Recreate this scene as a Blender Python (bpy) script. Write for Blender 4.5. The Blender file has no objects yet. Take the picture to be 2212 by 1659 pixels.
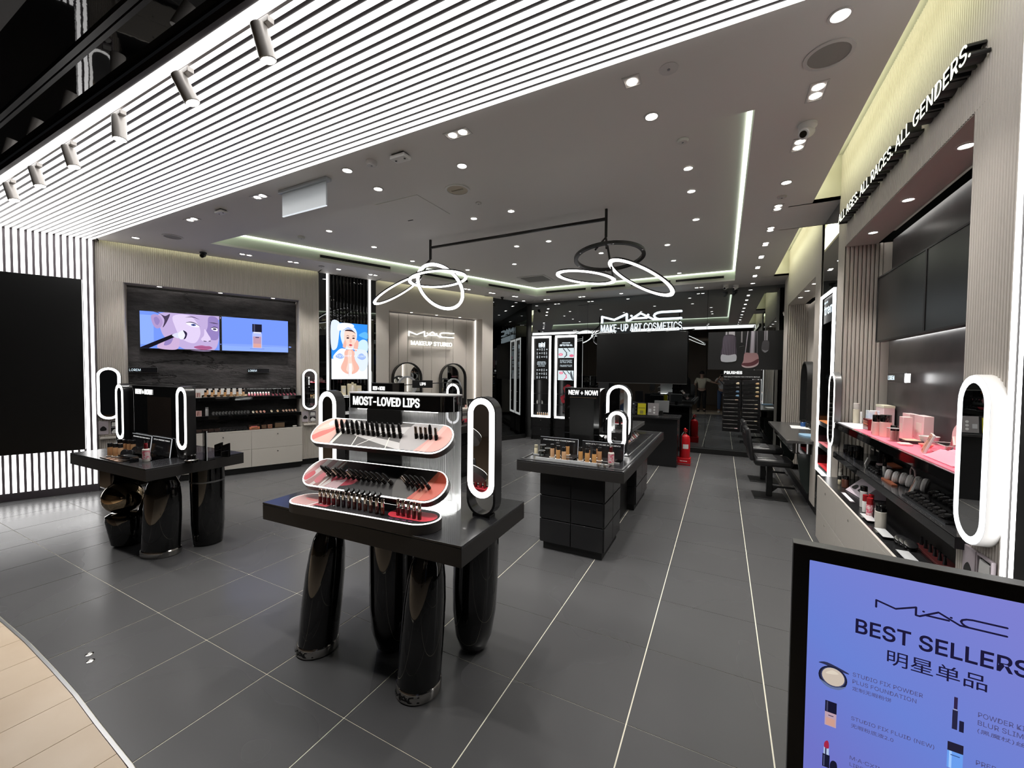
import bpy, bmesh, math, random, os
from mathutils import Matrix, Vector
from mathutils.geometry import tessellate_polygon
random.seed(7)
C = bpy.context.scene.collection
SC = bpy.context.scene
PI = math.pi
R = math.radians

# ------------------------------------------------------------------ camera, world, exposure
cam = bpy.data.objects.new('camera', bpy.data.cameras.new('camera'))
C.objects.link(cam)
cam.data.sensor_width = 36.0
cam.data.lens = 880.25 / 2212 * 36.0
cam.data.clip_start = 0.02
CAMM = ((0.888739, 0.458331, 0.008718), (-0.022022, 0.023692, 0.999477), (-0.457885, 0.888466, -0.031149))
cam.matrix_world = Matrix(((CAMM[0][0], CAMM[1][0], -CAMM[2][0], 0.0), (CAMM[0][1], CAMM[1][1], -CAMM[2][1], 0.0),
                           (CAMM[0][2], CAMM[1][2], -CAMM[2][2], 1.672), (0, 0, 0, 1)))
SC.camera = cam
w = bpy.data.worlds.new('world'); SC.world = w; w.use_nodes = True
w.node_tree.nodes['Background'].inputs[0].default_value = (0.9, 0.92, 1.0, 1)
w.node_tree.nodes['Background'].inputs[1].default_value = 0.004
vs = SC.view_settings
vs.view_transform = 'Standard'; vs.look = 'None'; vs.gamma = 1.0; vs.exposure = 0.32; vs.use_curve_mapping = False
SC.cycles.use_denoising = True
SC.cycles.max_bounces = 7; SC.cycles.glossy_bounces = 5; SC.cycles.transmission_bounces = 5
SC.cycles.transparent_max_bounces = 10; SC.cycles.diffuse_bounces = 4
SC.cycles.sample_clamp_indirect = 4.0
SC.cycles.caustics_reflective = False; SC.cycles.caustics_refractive = False
SC.cycles.use_light_tree = True
SC.cycles.filter_width = 1.15

def lamp(name, kind, M, energy, parent=None, color=(1, .97, .93), **kw):
    l = bpy.data.lights.new(name, kind); l.energy = energy; l.color = color
    for k, v in kw.items(): setattr(l, k, v)
    o = bpy.data.objects.new(name, l); C.objects.link(o)
    o.parent = parent
    o.matrix_basis = M if isinstance(M, Matrix) else Matrix.Translation(M)
    return o
def area(name, loc, aim, sx, sy, energy, color=(1, .96, .9)):
    d = (Vector(aim) - Vector(loc)).normalized()
    M = Matrix.Translation(loc) @ d.to_track_quat('-Z', 'Y').to_matrix().to_4x4()
    return lamp(name, 'AREA', M, energy, color=color, shape='RECTANGLE', size=sx, size_y=sy)
# the mall concourse behind the viewer: its own ceiling lights
area('mall_light', (-2.0, -3.0, 4.6), (-2.0, -1.5, 0), 5.0, 2.0, 90)
area('mall_light', (3.5, -2.5, 4.6), (2.5, 0, 0), 3.0, 2.0, 40)

# ------------------------------------------------------------------ mesh builder
class MB:
    def __init__(s): s.v = []; s.f = []; s.m = []; s.cur = 0
    def add(s, vs, fs):
        o = len(s.v); s.v += [tuple(p) for p in vs]
        for f in fs: s.f.append(tuple(i + o for i in f)); s.m.append(s.cur)
        return s
    def mat(s, i): s.cur = i; return s
    def box(s, x0, x1, y0, y1, z0, z1):
        return s.add([(x0, y0, z0), (x1, y0, z0), (x1, y1, z0), (x0, y1, z0), (x0, y0, z1), (x1, y0, z1), (x1, y1, z1), (x0, y1, z1)],
                     [(0, 3, 2, 1), (4, 5, 6, 7), (0, 1, 5, 4), (1, 2, 6, 5), (2, 3, 7, 6), (3, 0, 4, 7)])
    def prism(s, poly, a, b, ax='z'):
        n = len(poly)
        ar = sum(poly[i][0] * poly[(i + 1) % n][1] - poly[(i + 1) % n][0] * poly[i][1] for i in range(n))
        if ar < 0: poly = poly[::-1]
        k = {'z': lambda p, h: (p[0], p[1], h), 'y': lambda p, h: (p[0], h, p[1]), 'x': lambda p, h: (h, p[0], p[1])}[ax]
        s_, t_ = (max(a, b), min(a, b)) if ax == 'y' else (min(a, b), max(a, b))
        v = [k(p, s_) for p in poly] + [k(p, t_) for p in poly]
        f = [tuple(range(n - 1, -1, -1)), tuple(range(n, 2 * n))] + [(i, (i + 1) % n, n + (i + 1) % n, n + i) for i in range(n)]
        return s.add(v, f)
    def ring(s, out, inn, a, b, ax='y'):
        n = len(out); k = {'y': lambda p, h: (p[0], h, p[1]), 'z': lambda p, h: (p[0], p[1], h)}[ax]
        v = [k(p, a) for p in out] + [k(p, a) for p in inn] + [k(p, b) for p in out] + [k(p, b) for p in inn]
        f = []
        for i in range(n):
            j = (i + 1) % n
            f += [(i, j, n + j, n + i), (2 * n + i, 3 * n + i, 3 * n + j, 2 * n + j), (i, 2 * n + i, 2 * n + j, j), (n + i, n + j, 3 * n + j, 3 * n + i)]
        return s.add(v, f)
    def lathe(s, prof, n=16, c=(0, 0, 0), M=None, sx=1, sy=1):
        v = []; f = []; rows = []
        for r, z in prof:
            if r < 1e-6: rows.append([len(v)]); v.append((c[0], c[1], c[2] + z))
            else:
                rows.append(list(range(len(v), len(v) + n)))
                v += [(c[0] + sx * r * math.cos(2 * PI * i / n), c[1] + sy * r * math.sin(2 * PI * i / n), c[2] + z) for i in range(n)]
        for a, b in zip(rows, rows[1:]):
            for i in range(n):
                j = (i + 1) % n
                if len(a) == 1 and len(b) == 1: continue
                if len(a) == 1: f.append((a[0], b[j], b[i]))
                elif len(b) == 1: f.append((a[i], a[j], b[0]))
                else: f.append((a[i], a[j], b[j], b[i]))
        if M: v = [M @ Vector(p) for p in v]
        return s.add(v, f)
    def tube(s, path, r, n=8, closed=False):
        P = [Vector(p) for p in path]; m = len(P); rows = []; v = []
        up = None
        for i, p in enumerate(P):
            a = P[i - 1] if (i or closed) else p; b = P[(i + 1) % m] if (i < m - 1 or closed) else p
            t = (b - a).normalized()
            if up is None: up = t.orthogonal().normalized()
            up = (up - t * up.dot(t)).normalized(); q = t.cross(up)
            rr = r[i] if isinstance(r, (list, tuple)) else r
            rows.append(list(range(len(v), len(v) + n)))
            v += [p + up * (rr * math.cos(2 * PI * k / n)) + q * (rr * math.sin(2 * PI * k / n)) for k in range(n)]
        f = []
        for i in range(m if closed else m - 1):
            a, b = rows[i], rows[(i + 1) % m]
            f += [(a[k], a[(k + 1) % n], b[(k + 1) % n], b[k]) for k in range(n)]
        if not closed: f += [tuple(reversed(rows[0])), tuple(rows[-1])]
        return s.add(v, f)
    def xf(s, M, i0=0): s.v[i0:] = [tuple(M @ Vector(p)) for p in s.v[i0:]]; return s
    def mesh(s, name, mats, smooth=True):
        me = bpy.data.meshes.new(name); me.from_pydata(s.v, [], s.f)
        for m in (mats if isinstance(mats, (list, tuple)) else [mats]): me.materials.append(m)
        if any(s.m): me.polygons.foreach_set('material_index', s.m)
        if smooth:
            me.polygons.foreach_set('use_smooth', [True] * len(me.polygons)); me.set_sharp_from_angle(angle=R(35))
        me.update(); return me

def stad(w, h, n=10, cx=0, cz=0):          # stadium outline (long side along the second axis if h > w)
    r = min(w, h) / 2; p = []
    if h >= w:
        d = h / 2 - r
        p = [(cx + r * math.cos(PI * i / n), cz + d + r * math.sin(PI * i / n)) for i in range(n + 1)]
        p += [(cx - r * math.cos(PI * i / n), cz - d - r * math.sin(PI * i / n)) for i in range(n + 1)]
    else:
        d = w / 2 - r
        p = [(cx + d + r * math.cos(-PI / 2 + PI * i / n), cz + r * math.sin(-PI / 2 + PI * i / n)) for i in range(n + 1)]
        p += [(cx - d + r * math.cos(PI / 2 + PI * i / n), cz + r * math.sin(PI / 2 + PI * i / n)) for i in range(n + 1)]
    return p
def circ(r, n=24, cx=0, cz=0): return [(cx + r * math.cos(2 * PI * i / n), cz + r * math.sin(2 * PI * i / n)) for i in range(n)]
def spl(pts, k=5):                         # closed Catmull-Rom outline
    n = len(pts); o = []
    for i in range(n):
        p0, p1, p2, p3 = (pts[(i + j - 1) % n] for j in range(4))
        for q in range(k):
            t = q / k
            o.append(tuple(.5 * (2 * p1[c] + (p2[c] - p0[c]) * t + (2 * p0[c] - 5 * p1[c] + 4 * p2[c] - p3[c]) * t * t + (3 * p1[c] - p0[c] - 3 * p2[c] + p3[c]) * t ** 3) for c in (0, 1)))
    return o

def link(name, me, parent=None, M=None):
    o = bpy.data.objects.new(name, me); C.objects.link(o); o.parent = parent
    if M is not None: o.matrix_basis = M if isinstance(M, Matrix) else Matrix.Translation(M)
    return o
def obj(name, mb, m, parent=None, M=None, smooth=True, bev=0):
    o = link(name, mb.mesh(name, m, smooth), parent, M)
    if bev:
        b = o.modifiers.new('bevel', 'BEVEL'); b.width = bev; b.segments = 2; b.limit_method = 'ANGLE'
    return o
def box(name, m, parent, x0, x1, y0, y1, z0, z1, bev=0):
    return obj(name, MB().box(x0, x1, y0, y1, z0, z1), m, parent, smooth=bool(bev), bev=bev)
def tag(o, label, cat, group=None):
    o['label'] = label; o['category'] = cat
    if group: o['group'] = group
    return o
def thing(name, label, cat, M=(0, 0, 0), group=None):
    return tag(link(name, None, None, M), label, cat, group)
def stuff(o): o['kind'] = 'stuff'; return o
def struct(o): o['kind'] = 'structure'; return o
def dup(root, M, label=None, group=None, mats=None):
    def cp(o, par):
        c = o.copy(); C.objects.link(c); c.parent = par
        for ch in kids.get(o.name, []): cp(ch, c)
        return c
    kids = {}
    for ch in root.children_recursive: kids.setdefault(ch.parent.name, []).append(ch)
    r = cp(root, None); r.matrix_basis = M if isinstance(M, Matrix) else Matrix.Translation(M)
    if label: r['label'] = label
    if group: r['group'] = group
    return r
ORD = ['first', 'second', 'third', 'fourth', 'fifth', 'sixth', 'seventh', 'eighth', 'ninth', 'tenth', 'eleventh', 'twelfth', 'thirteenth', 'fourteenth', 'fifteenth', 'sixteenth']

# ------------------------------------------------------------------ materials
_mc = {}
def mat(name, col=(.5, .5, .5), rough=.5, metal=0., emit=0., ecol=None, spec=.5, coat=0., trans=0., alpha=1., bump=None, noise=None, ior=1.45):
    if name in _mc: return _mc[name]
    m = bpy.data.materials.new(name); m.use_nodes = True; _mc[name] = m
    nt = m.node_tree; b = nt.nodes['Principled BSDF']; I = b.inputs
    I['Base Color'].default_value = (*col, 1); I['Roughness'].default_value = rough; I['Metallic'].default_value = metal
    I['Specular IOR Level'].default_value = spec; I['Coat Weight'].default_value = coat; I['Coat Roughness'].default_value = .03
    I['Transmission Weight'].default_value = trans; I['Alpha'].default_value = alpha; I['IOR'].default_value = ior
    if emit: I['Emission Color'].default_value = (*(ecol or col), 1); I['Emission Strength'].default_value = emit
    if bump or noise:
        tc = nt.nodes.new('ShaderNodeTexCoord')
        n = nt.nodes.new('ShaderNodeTexNoise'); sc_, amt = (bump or noise)[:2]
        n.inputs['Scale'].default_value = sc_; n.inputs['Detail'].default_value = 6
        nt.links.new(tc.outputs['Object'], n.inputs['Vector'])
        if bump:
            bp = nt.nodes.new('ShaderNodeBump'); bp.inputs['Strength'].default_value = amt; bp.inputs['Distance'].default_value = .01
            nt.links.new(n.outputs['Fac'], bp.inputs['Height']); nt.links.new(bp.outputs['Normal'], I['Normal'])
        if noise:
            r = nt.nodes.new('ShaderNodeValToRGB'); c2 = noise[2]
            r.color_ramp.elements[0].color = (*col, 1); r.color_ramp.elements[1].color = (*c2, 1)
            r.color_ramp.elements[0].position = .5 - amt; r.color_ramp.elements[1].position = .5 + amt
            nt.links.new(n.outputs['Fac'], r.inputs[0]); nt.links.new(r.outputs[0], I['Base Color'])
    return m
def glow(name, col, s):                    # something that gives off light: a lamp, a screen, a backlit sign
    if name in _mc: return _mc[name]
    m = bpy.data.materials.new(name); m.use_nodes = True; _mc[name] = m; nt = m.node_tree
    nt.nodes.remove(nt.nodes['Principled BSDF']); e = nt.nodes.new('ShaderNodeEmission')
    e.inputs[0].default_value = (*col, 1); e.inputs[1].default_value = s
    nt.links.new(e.outputs[0], nt.nodes['Material Output'].inputs[0]); return m
def srgb(h):
    c = [int(h[i:i + 2], 16) / 255 for i in (0, 2, 4)]
    return tuple(x / 12.92 if x <= .04045 else ((x + .055) / 1.055) ** 2.4 for x in c)
def pic(h, s=1.0): return glow('lit_' + h + ('' if s == 1 else str(s)), srgb(h), s)      # a screen pixel colour
def ink(h): return mat('print_' + h, srgb(h), .45)                                        # a printed colour
def glassy(name, col, k, rough=.02):       # thin clear plastic or glass: mostly see-through, with a gloss layer
    if name in _mc: return _mc[name]
    m = bpy.data.materials.new(name); m.use_nodes = True; _mc[name] = m; nt = m.node_tree
    nt.nodes.remove(nt.nodes['Principled BSDF'])
    t = nt.nodes.new('ShaderNodeBsdfTransparent'); t.inputs[0].default_value = (*col, 1)
    g = nt.nodes.new('ShaderNodeBsdfGlossy'); g.inputs['Roughness'].default_value = rough
    fr = nt.nodes.new('ShaderNodeLayerWeight'); fr.inputs[0].default_value = k
    mx = nt.nodes.new('ShaderNodeMixShader')
    nt.links.new(fr.outputs['Fresnel'], mx.inputs[0]); nt.links.new(t.outputs[0], mx.inputs[1]); nt.links.new(g.outputs[0], mx.inputs[2])
    nt.links.new(mx.outputs[0], nt.nodes['Material Output'].inputs[0]); return m

LED = glow('led_white', (1, .985, .97), 3.0)
LEDS = glow('led_slat', (1, .985, .975), 3.4)
LEDM = glow('led_mirror_ring', (1, .98, .95), 2.6)
LEDC = glow('led_cove', (.97, 1.0, .70), 3.6)
LEDK = glow('led_coffer', (.9, 1, .82), 2.6)
LENS = glow('lamp_lens', (1, .97, .92), 14)
SIGN = glow('sign_white', (1, 1, .97), 1.6)
CEILM = mat('ceiling_paint', (.72, .69, .66), .6)
RIM = glow('led_rim', (1, .98, .93), 1.7)
BEIGE = mat('beige_panel', (.56, .515, .465), .5)
BEIGE2 = mat('beige_laminate', (.60, .56, .505), .42)
BLK = mat('black_matte', (.012, .012, .012), .45)
BLKS = mat('black_satin', (.016, .016, .017), .22)
BLKG = mat('black_gloss', (.004, .004, .004), .03, coat=.5)
BLKM = mat('black_metal', (.02, .02, .02), .35, .4)
GREYM = mat('grey_metal', (.22, .22, .22), .35, .7)
DKGREY = mat('dark_grey_paint', (.035, .035, .036), .4)
CHROME = mat('chrome', (.8, .78, .74), .12, 1)
STEEL = mat('steel', (.6, .6, .6), .3, 1)
WHITE = mat('white_plastic', (.78, .77, .75), .4)
MIR = mat('mirror_glass', (.82, .83, .82), .0, 1)
MIRD = mat('smoked_mirror', (.25, .265, .265), .0, 1)
MIRX = mat('dark_mirror', (.085, .09, .09), .0, 1)
SCRN = mat('screen_off', (.012, .012, .012), .28)
ACR = glassy('clear_acrylic', (.93, .94, .94), .18)
GLS = glassy('clear_glass', (.9, .92, .91), .25)
WLET = mat('white_lettering', (.8, .8, .8), .5, emit=.25)
GOLD = mat('gold_metal', (.62, .46, .30), .1, 1)
RED = mat('red_paint', (.55, .012, .018), .25)

# ------------------------------------------------------------------ lettering
try: FONT = bpy.data.fonts.load(os.path.join(bpy.utils.resource_path('LOCAL'), 'datafiles', 'fonts', 'Inter.woff2'))
except Exception: FONT = None
try: CJK = bpy.data.fonts.load(os.path.join(bpy.utils.resource_path('LOCAL'), 'datafiles', 'fonts', 'Noto Sans CJK Regular.woff2'))
except Exception: CJK = None
_tc = {}
def textgeo(s, ext, font=True, res=3, off=0.0):
    key = (s, ext, font, off)
    if key in _tc: return _tc[key]
    c = bpy.data.curves.new('t', 'FONT'); c.body = s; c.resolution_u = res; c.extrude = ext; c.offset = off
    f_ = CJK if any(ord(q) > 0x2e00 for q in s) else FONT
    if f_ and font: c.font = f_
    o = bpy.data.objects.new('t', c); C.objects.link(o)
    me = bpy.data.meshes.new_from_object(o.evaluated_get(bpy.context.evaluated_depsgraph_get()))
    v = [tuple(p.co) for p in me.vertices]; f = [tuple(p.vertices) for p in me.polygons]
    bpy.data.objects.remove(o); bpy.data.curves.remove(c); bpy.data.meshes.remove(me)
    _tc[key] = (v, f); return v, f
def text(s, m, parent, x0, x1, z0, z1, y=0, depth=.002, M=None, name='lettering', font=True, bold=0.0, flip=1):
    """flat lettering in the x-z plane facing -y, fitted to the given box"""
    v, f = textgeo(s, .05, font, off=bold)
    ax, bx = min(p[0] for p in v), max(p[0] for p in v); ay, by = min(p[1] for p in v), max(p[1] for p in v)
    sx, sz = (x1 - x0) / (bx - ax), (z1 - z0) / (by - ay)
    V = [(x0 + (p[0] - ax) * sx, y - (p[2] + .05) / .1 * depth, z0 + (p[1] - ay) * sz) for p in v]
    if depth < .01: return obj(name, MB().add(V, f), m, parent, M, smooth=False)
    par = list(range(len(V)))              # thick letters: one object per letter
    def fd(i):
        while par[i] != i: par[i] = par[par[i]]; i = par[i]
        return i
    for q in f:
        for k in q[1:]: par[fd(k)] = fd(q[0])
    isl = {}
    for i, p in enumerate(V): isl.setdefault(fd(i), []).append(i)
    R_ = sorted([min(V[i][0] for i in g), max(V[i][0] for i in g), [r]] for r, g in isl.items()); G_ = []
    for r in R_:
        if G_ and r[0] < G_[-1][1] - 1e-6: G_[-1][1] = max(G_[-1][1], r[1]); G_[-1][2] += r[2]
        else: G_.append(r)
    for g in G_:
        ids = [i for r in g[2] for i in isl[r]]; ix = {i: k for k, i in enumerate(ids)}
        obj('letter' if name == 'lettering' else name, MB().add([V[i] for i in ids], [tuple(ix[i] for i in q) for q in f if q[0] in ix]), m, parent, M, smooth=False)
def strokes(mb, lines, wd, y0, y1, X=lambda p: p):
    """flat ribbons with round ends following polylines (x, z)"""
    for L in lines:
        L = [Vector(X(p)) for p in L]
        for a, b in zip(L, L[1:]):
            d = (b - a)
            if d.length < 1e-6: continue
            d.normalize(); an = math.atan2(d.y, d.x); r = wd / 2; p = []
            for i in range(7): t = an - PI / 2 + PI * i / 6; p.append((b.x + r * math.cos(t), b.y + r * math.sin(t)))
            for i in range(7): t = an + PI / 2 + PI * i / 6; p.append((a.x + r * math.cos(t), a.y + r * math.sin(t)))
            mb.prism(p, y0, y1, 'y')
    return mb
LOGO = [[(0, 0), (0, .8), (.165, .30), (.33, 1), (.33, .12)], [(.33, .12), (.36, .10), (.505, 1), (.67, .12), (.715, .12), (1, .12)], [(.41, .36), (.585, .36)],
        [(1, 1), (.76, 1), (.715, .93), (.685, .78), (.675, .58), (.685, .38), (.705, .22), (.735, .12)], [(.388, .72), (.392, .72)], [(.60, .74), (.604, .74)]]
def logo(m, parent, x0, x1, z0, z1, y=0, depth=.004, wd=.012, M=None, name='logo_lettering'):
    mb = strokes(MB(), LOGO, wd, y - depth, y, lambda p: (x0 + p[0] * (x1 - x0), z0 + p[1] * (z1 - z0)))
    return obj(name, mb, m, parent, M, smooth=False)
def picture(name, items, parent, y=0, dy=.0006, M=None, X=lambda p: p):
    """a printed or displayed picture: flat shapes laid one over another; items = (outline, material)"""
    mats = []; mb = MB()
    for k, (o, m) in enumerate(items):
        if m not in mats: mats.append(m)
        mb.mat(mats.index(m)); p = [X(q) for q in o]
        n = len(p); ar = sum(p[i][0] * p[(i + 1) % n][1] - p[(i + 1) % n][0] * p[i][1] for i in range(n))
        if ar < 0: p = p[::-1]
        v = [Vector((a, b, 0)) for a, b in p]
        mb.add([(a, y - k * dy, b) for a, b in p], [t for t in tessellate_polygon([v])])
    return obj(name, mb, mats, parent, M, smooth=False)
def rect(x0, x1, z0, z1): return [(x0, z0), (x1, z0), (x1, z1), (x0, z1)]

# ------------------------------------------------------------------ wall frames: x along the wall (to the right), y into the wall, z up
def frame(ox, oy, dx, dy):
    return Matrix(((dx, -dy, 0, ox), (dy, dx, 0, oy), (0, 0, 1, 0), (0, 0, 0, 1)))
LW = frame(-7.563, 2.344, .4195, .9078)      # left wall
RW = frame(1.0, 5.09, 0, -1)                 # right wall
BW = frame(0, 9.4, 1, 0)                     # back wall
H = 3.39
T = Matrix.Translation
def at(F, x, y, z, rz=0): return F @ T((x, y, z)) @ Matrix.Rotation(rz, 4, 'Z')
# ================================================================== STRUCTURE
# ---- floor: grout bed with dark tiles let into it, stone floor of the mall in front
def tilemat():
    m = mat('floor_tile', (.078, .078, .080), .27, spec=.45, noise=(.9, .3, (.092, .092, .094)))
    nt = m.node_tree; b = nt.nodes['Principled BSDF']
    n = nt.nodes.new('ShaderNodeTexNoise'); n.inputs['Scale'].default_value = 1.1; n.inputs['Detail'].default_value = 1.5
    tc = nt.nodes.new('ShaderNodeTexCoord'); mp = nt.nodes.new('ShaderNodeMapRange')
    g = nt.nodes.new('ShaderNodeNewGeometry'); nt.links.new(g.outputs['Position'], n.inputs['Vector']); nt.links.new(n.outputs['Fac'], mp.inputs[0])
    for q in nt.nodes:
        if q.type == 'TEX_NOISE': nt.links.new(g.outputs['Position'], q.inputs['Vector'])
    mp.inputs[1].default_value = .35; mp.inputs[2].default_value = .65; mp.inputs[3].default_value = .23; mp.inputs[4].default_value = .30
    nt.links.new(mp.outputs[0], b.inputs['Roughness']); return m
TILE = tilemat()
GROUT = mat('tile_grout', (.78, .75, .62), .7)
EDGE = [(-9.2, .79), (-5.5, .805), (-4.22, .807), (-3.74, .811), (-3.27, .801), (-2.91, .789), (-2.57, .768), (-2.18, .748), (-1.7, .70), (-1.1, .62), (-.4, .5), (.4, .36), (1.3, .2), (3.2, -.1)]
def edge_y(x):
    for (a, c), (b, d) in zip(EDGE, EDGE[1:]):
        if a <= x <= b: return c + (d - c) * (x - a) / (b - a)
    return EDGE[0][1] if x < EDGE[0][0] else EDGE[-1][1]
fl = MB(); fl.prism(EDGE + [(3.2, 10.6), (-9.2, 10.6)], -.12, -.0025)
FLOOR = struct(obj('floor', fl, GROUT, smooth=False))
def clip(poly, keep):                      # clip a convex polygon by a half-plane function
    o = []
    for i in range(len(poly)):
        a, b = poly[i], poly[(i + 1) % len(poly)]; fa, fb = keep(a), keep(b)
        if fa >= 0: o.append(a)
        if fa * fb < 0: t = fa / (fa - fb); o.append((a[0] + (b[0] - a[0]) * t, a[1] + (b[1] - a[1]) * t))
    return o
GX, GY = .6051, .6
tile_me = MB().box(0, GX - .0066, 0, GY - .004, -.004, 0).mesh('floor_tile', TILE, False)
for i in range(-13, 6):
    for j in range(-1, 17):
        x0, y0 = i * GX - 1.5798 + .0033, .7318 + j * GY + .002 - GY
        x1, y1 = x0 + GX - .0066, y0 + GY - .004
        inside = lambda p: (p[0] + 7.563) * .9078 - (p[1] - 2.344) * .4195 + .35
        cs = [(x0, y0), (x1, y0), (x1, y1), (x0, y1)]
        if all(inside(p) < 0 for p in cs) or y1 < edge_y(x0) + .01 or x0 > 1.6: continue
        if y0 > edge_y(x0) + .012 and y0 > edge_y(x1) + .012:
            link('floor_tile', tile_me, FLOOR, (x0, y0, 0))
        else:
            up = [(x0 + (x1 - x0) * k / 6, max(y0, min(y1, edge_y(x0 + (x1 - x0) * k / 6) + .012))) for k in range(7)]
            poly = up + [(x1, y1), (x0, y1)]
            obj('floor_tile', MB().prism(poly, -.004, 0), TILE, FLOOR, smooth=False)
# metal edging strip and stone floor
def stone_mat():
    m = mat('beige_marble', (.60, .47, .335), .3, noise=(3.0, .28, (.70, .575, .44)))
    return m
BST = stone_mat(); STJ = mat('stone_joint', (.33, .23, .15), .7)
ms = MB(); ms.prism([(a, b - .016) for a, b in EDGE] + [(3.2, -5), (-9.2, -5)], -.12, -.003)
MALL = struct(obj('floor_mall', ms, STJ, smooth=False))
st = MB(); st.prism([(a, b - .006) for a, b in EDGE] + [(a, b + .008) for a, b in EDGE[::-1]], -.05, .0015)
obj('edging_strip', st, STEEL, MALL, smooth=False)
sx = -4.685
while sx < 2.9:
    x0, x1 = sx + .002, sx + .297
    yt = min(edge_y(x0), edge_y(x1)) ; k = 0; y = None
    tops = [(x0 + (x1 - x0) * q / 4, edge_y(x0 + (x1 - x0) * q / 4) - .008) for q in range(5)]
    cut = -.14 - .32 * ((round(sx * 10) * 37) % 10) / 10
    obj('marble_tile', MB().prism([(x0, cut)] + [(x1, cut)] + tops[::-1], -.02, 0), BST, MALL, smooth=False)
    for y0 in (cut - .602, cut - 1.204): obj('marble_tile', MB().prism(rect(x0, x1, y0, y0 + .6), -.02, 0), BST, MALL, smooth=False)
    sx += .2985
def disc(name, label, x, y):
    o = obj(name, MB().lathe([(.019, -.004), (.019, .002), (.013, .003), (.012, .0015), (0, .0015)], 18, (x, y, 0)), CHROME)
    return tag(o, label, 'floor socket')
disc('floor_socket', 'small chrome disc in the floor tile, farther of the pair near the marble edge', -3.244, .945)
disc('floor_socket', 'small chrome disc in the floor tile, nearer of the pair near the marble edge', -3.164, .925)
disc('floor_socket', 'small round metal cap in the marble floor outside the shop', -3.83, .655)

# ---- ceiling
COFF = [(-6.285, 3.119), (.153, 3.128), (.169, 8.651), (-3.83, 8.628)]
outer = [(-8.6, 2.302), (1.6, 2.302), (1.6, 10.0), (-8.6, 10.0)]
def lwp(t, off): return (-7.563 + .4195 * t + .9078 * off, 2.344 + .9078 * t - .4195 * off)
COV = [[(.77, 2.33), (1.02, 2.33), (1.02, 5.07), (.77, 5.07)], [(.77, 5.86), (1.02, 5.86), (1.02, 8.55), (.77, 8.55)],
       [lwp(.05, -.3), lwp(.05, .06), lwp(2.78, .06), lwp(2.78, -.3)], [lwp(3.84, -.3), lwp(3.84, .06), lwp(6.57, .06), lwp(6.57, -.3)]]
def slab(mb, loops, z0, z1):
    L = [[Vector((a, b, 0)) for a, b in l] for l in loops]; tr = tessellate_polygon(L)
    flat = [p for l in L for p in l]; n = len(flat)
    def up(t): a, b, c = (flat[i] for i in t); return (b - a).cross(c - a).z > 0
    f = []
    for t in tr:
        t = tuple(t) if up(t) else tuple(reversed(t))
        f.append(tuple(i + n for i in t)); f.append(tuple(reversed(t)))
    o = 0
    for l in L:
        k = len(l); f += [(o + i, o + (i + 1) % k, n + o + (i + 1) % k, n + o + i) for i in range(k)]; o += k
    return mb.add([(p.x, p.y, z0) for p in flat] + [(p.x, p.y, z1) for p in flat], f)
CEIL = struct(obj('ceiling', slab(MB(), [outer, COFF] + COV, H, H + .03), CEILM, smooth=False))
def inset(poly, d):
    cx = sum(p[0] for p in poly) / len(poly); cy = sum(p[1] for p in poly) / len(poly); o = []
    n = len(poly)
    for i in range(n):
        a, b, c = (Vector(poly[(i + k) % n]) for k in (-1, 0, 1))
        d1 = (b - a).normalized(); d2 = (c - b).normalized(); n1 = Vector((-d1.y, d1.x)); n2 = Vector((-d2.y, d2.x))
        m = (n1 + n2).normalized(); o.append(tuple(b + m * d / max(.3, m.dot(n1))))
    return o
RZ = 3.575
# coffer: lit fascia, light slot, raised panel
obj('coffer_fascia', MB().ring(inset(COFF, -.03), COFF, H + .03, RZ - .012, 'z'), mat('coffer_paint', (.62, .66, .56), .6), CEIL, smooth=False)
obj('coffer_light_strip', MB().ring(inset(COFF, -.012), inset(COFF, .035), RZ - .012, RZ + .002, 'z'), LEDK, CEIL, smooth=False)
obj('raised_panel', MB().prism(inset(COFF, -.03), RZ + .002, RZ + .03), CEILM, CEIL, smooth=False)
LIDM = mat('cove_paint', (.60, .58, .5), .6)
for c, (x, dx) in zip(COV, [(None, 1)] * 4):
    pass
def cove(F, x0, x1, lip):
    """light cove above a wall unit: box above the ceiling slot with a hidden strip behind the lip"""
    r = link('cove', None, CEIL, F)
    obj('cove_lid', MB().box(x0, x1, -lip - .18, .3, 3.82, 3.84).box(x0, x1, -lip - .2, -lip - .18, H + .03, 3.84)
        .box(x0 - .02, x0, -lip - .2, .3, H, 3.84).box(x1, x1 + .02, -lip - .2, .3, H, 3.84), LIDM, r, smooth=False)
    obj('cove_strip', MB().box(x0 + .02, x1 - .02, -lip + .015, -lip + .035, H + .23, H + .25).box(x0 + .02, x1 - .02, -lip - .18, -lip + .04, H + .25, H + .27), LEDC, r, smooth=False)
cove(RW, .02, 2.76, .23); cove(RW, -3.46, -.77, .23); cove(LW, .05, 2.78, .06); cove(LW, 3.84, 6.57, .06)
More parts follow.
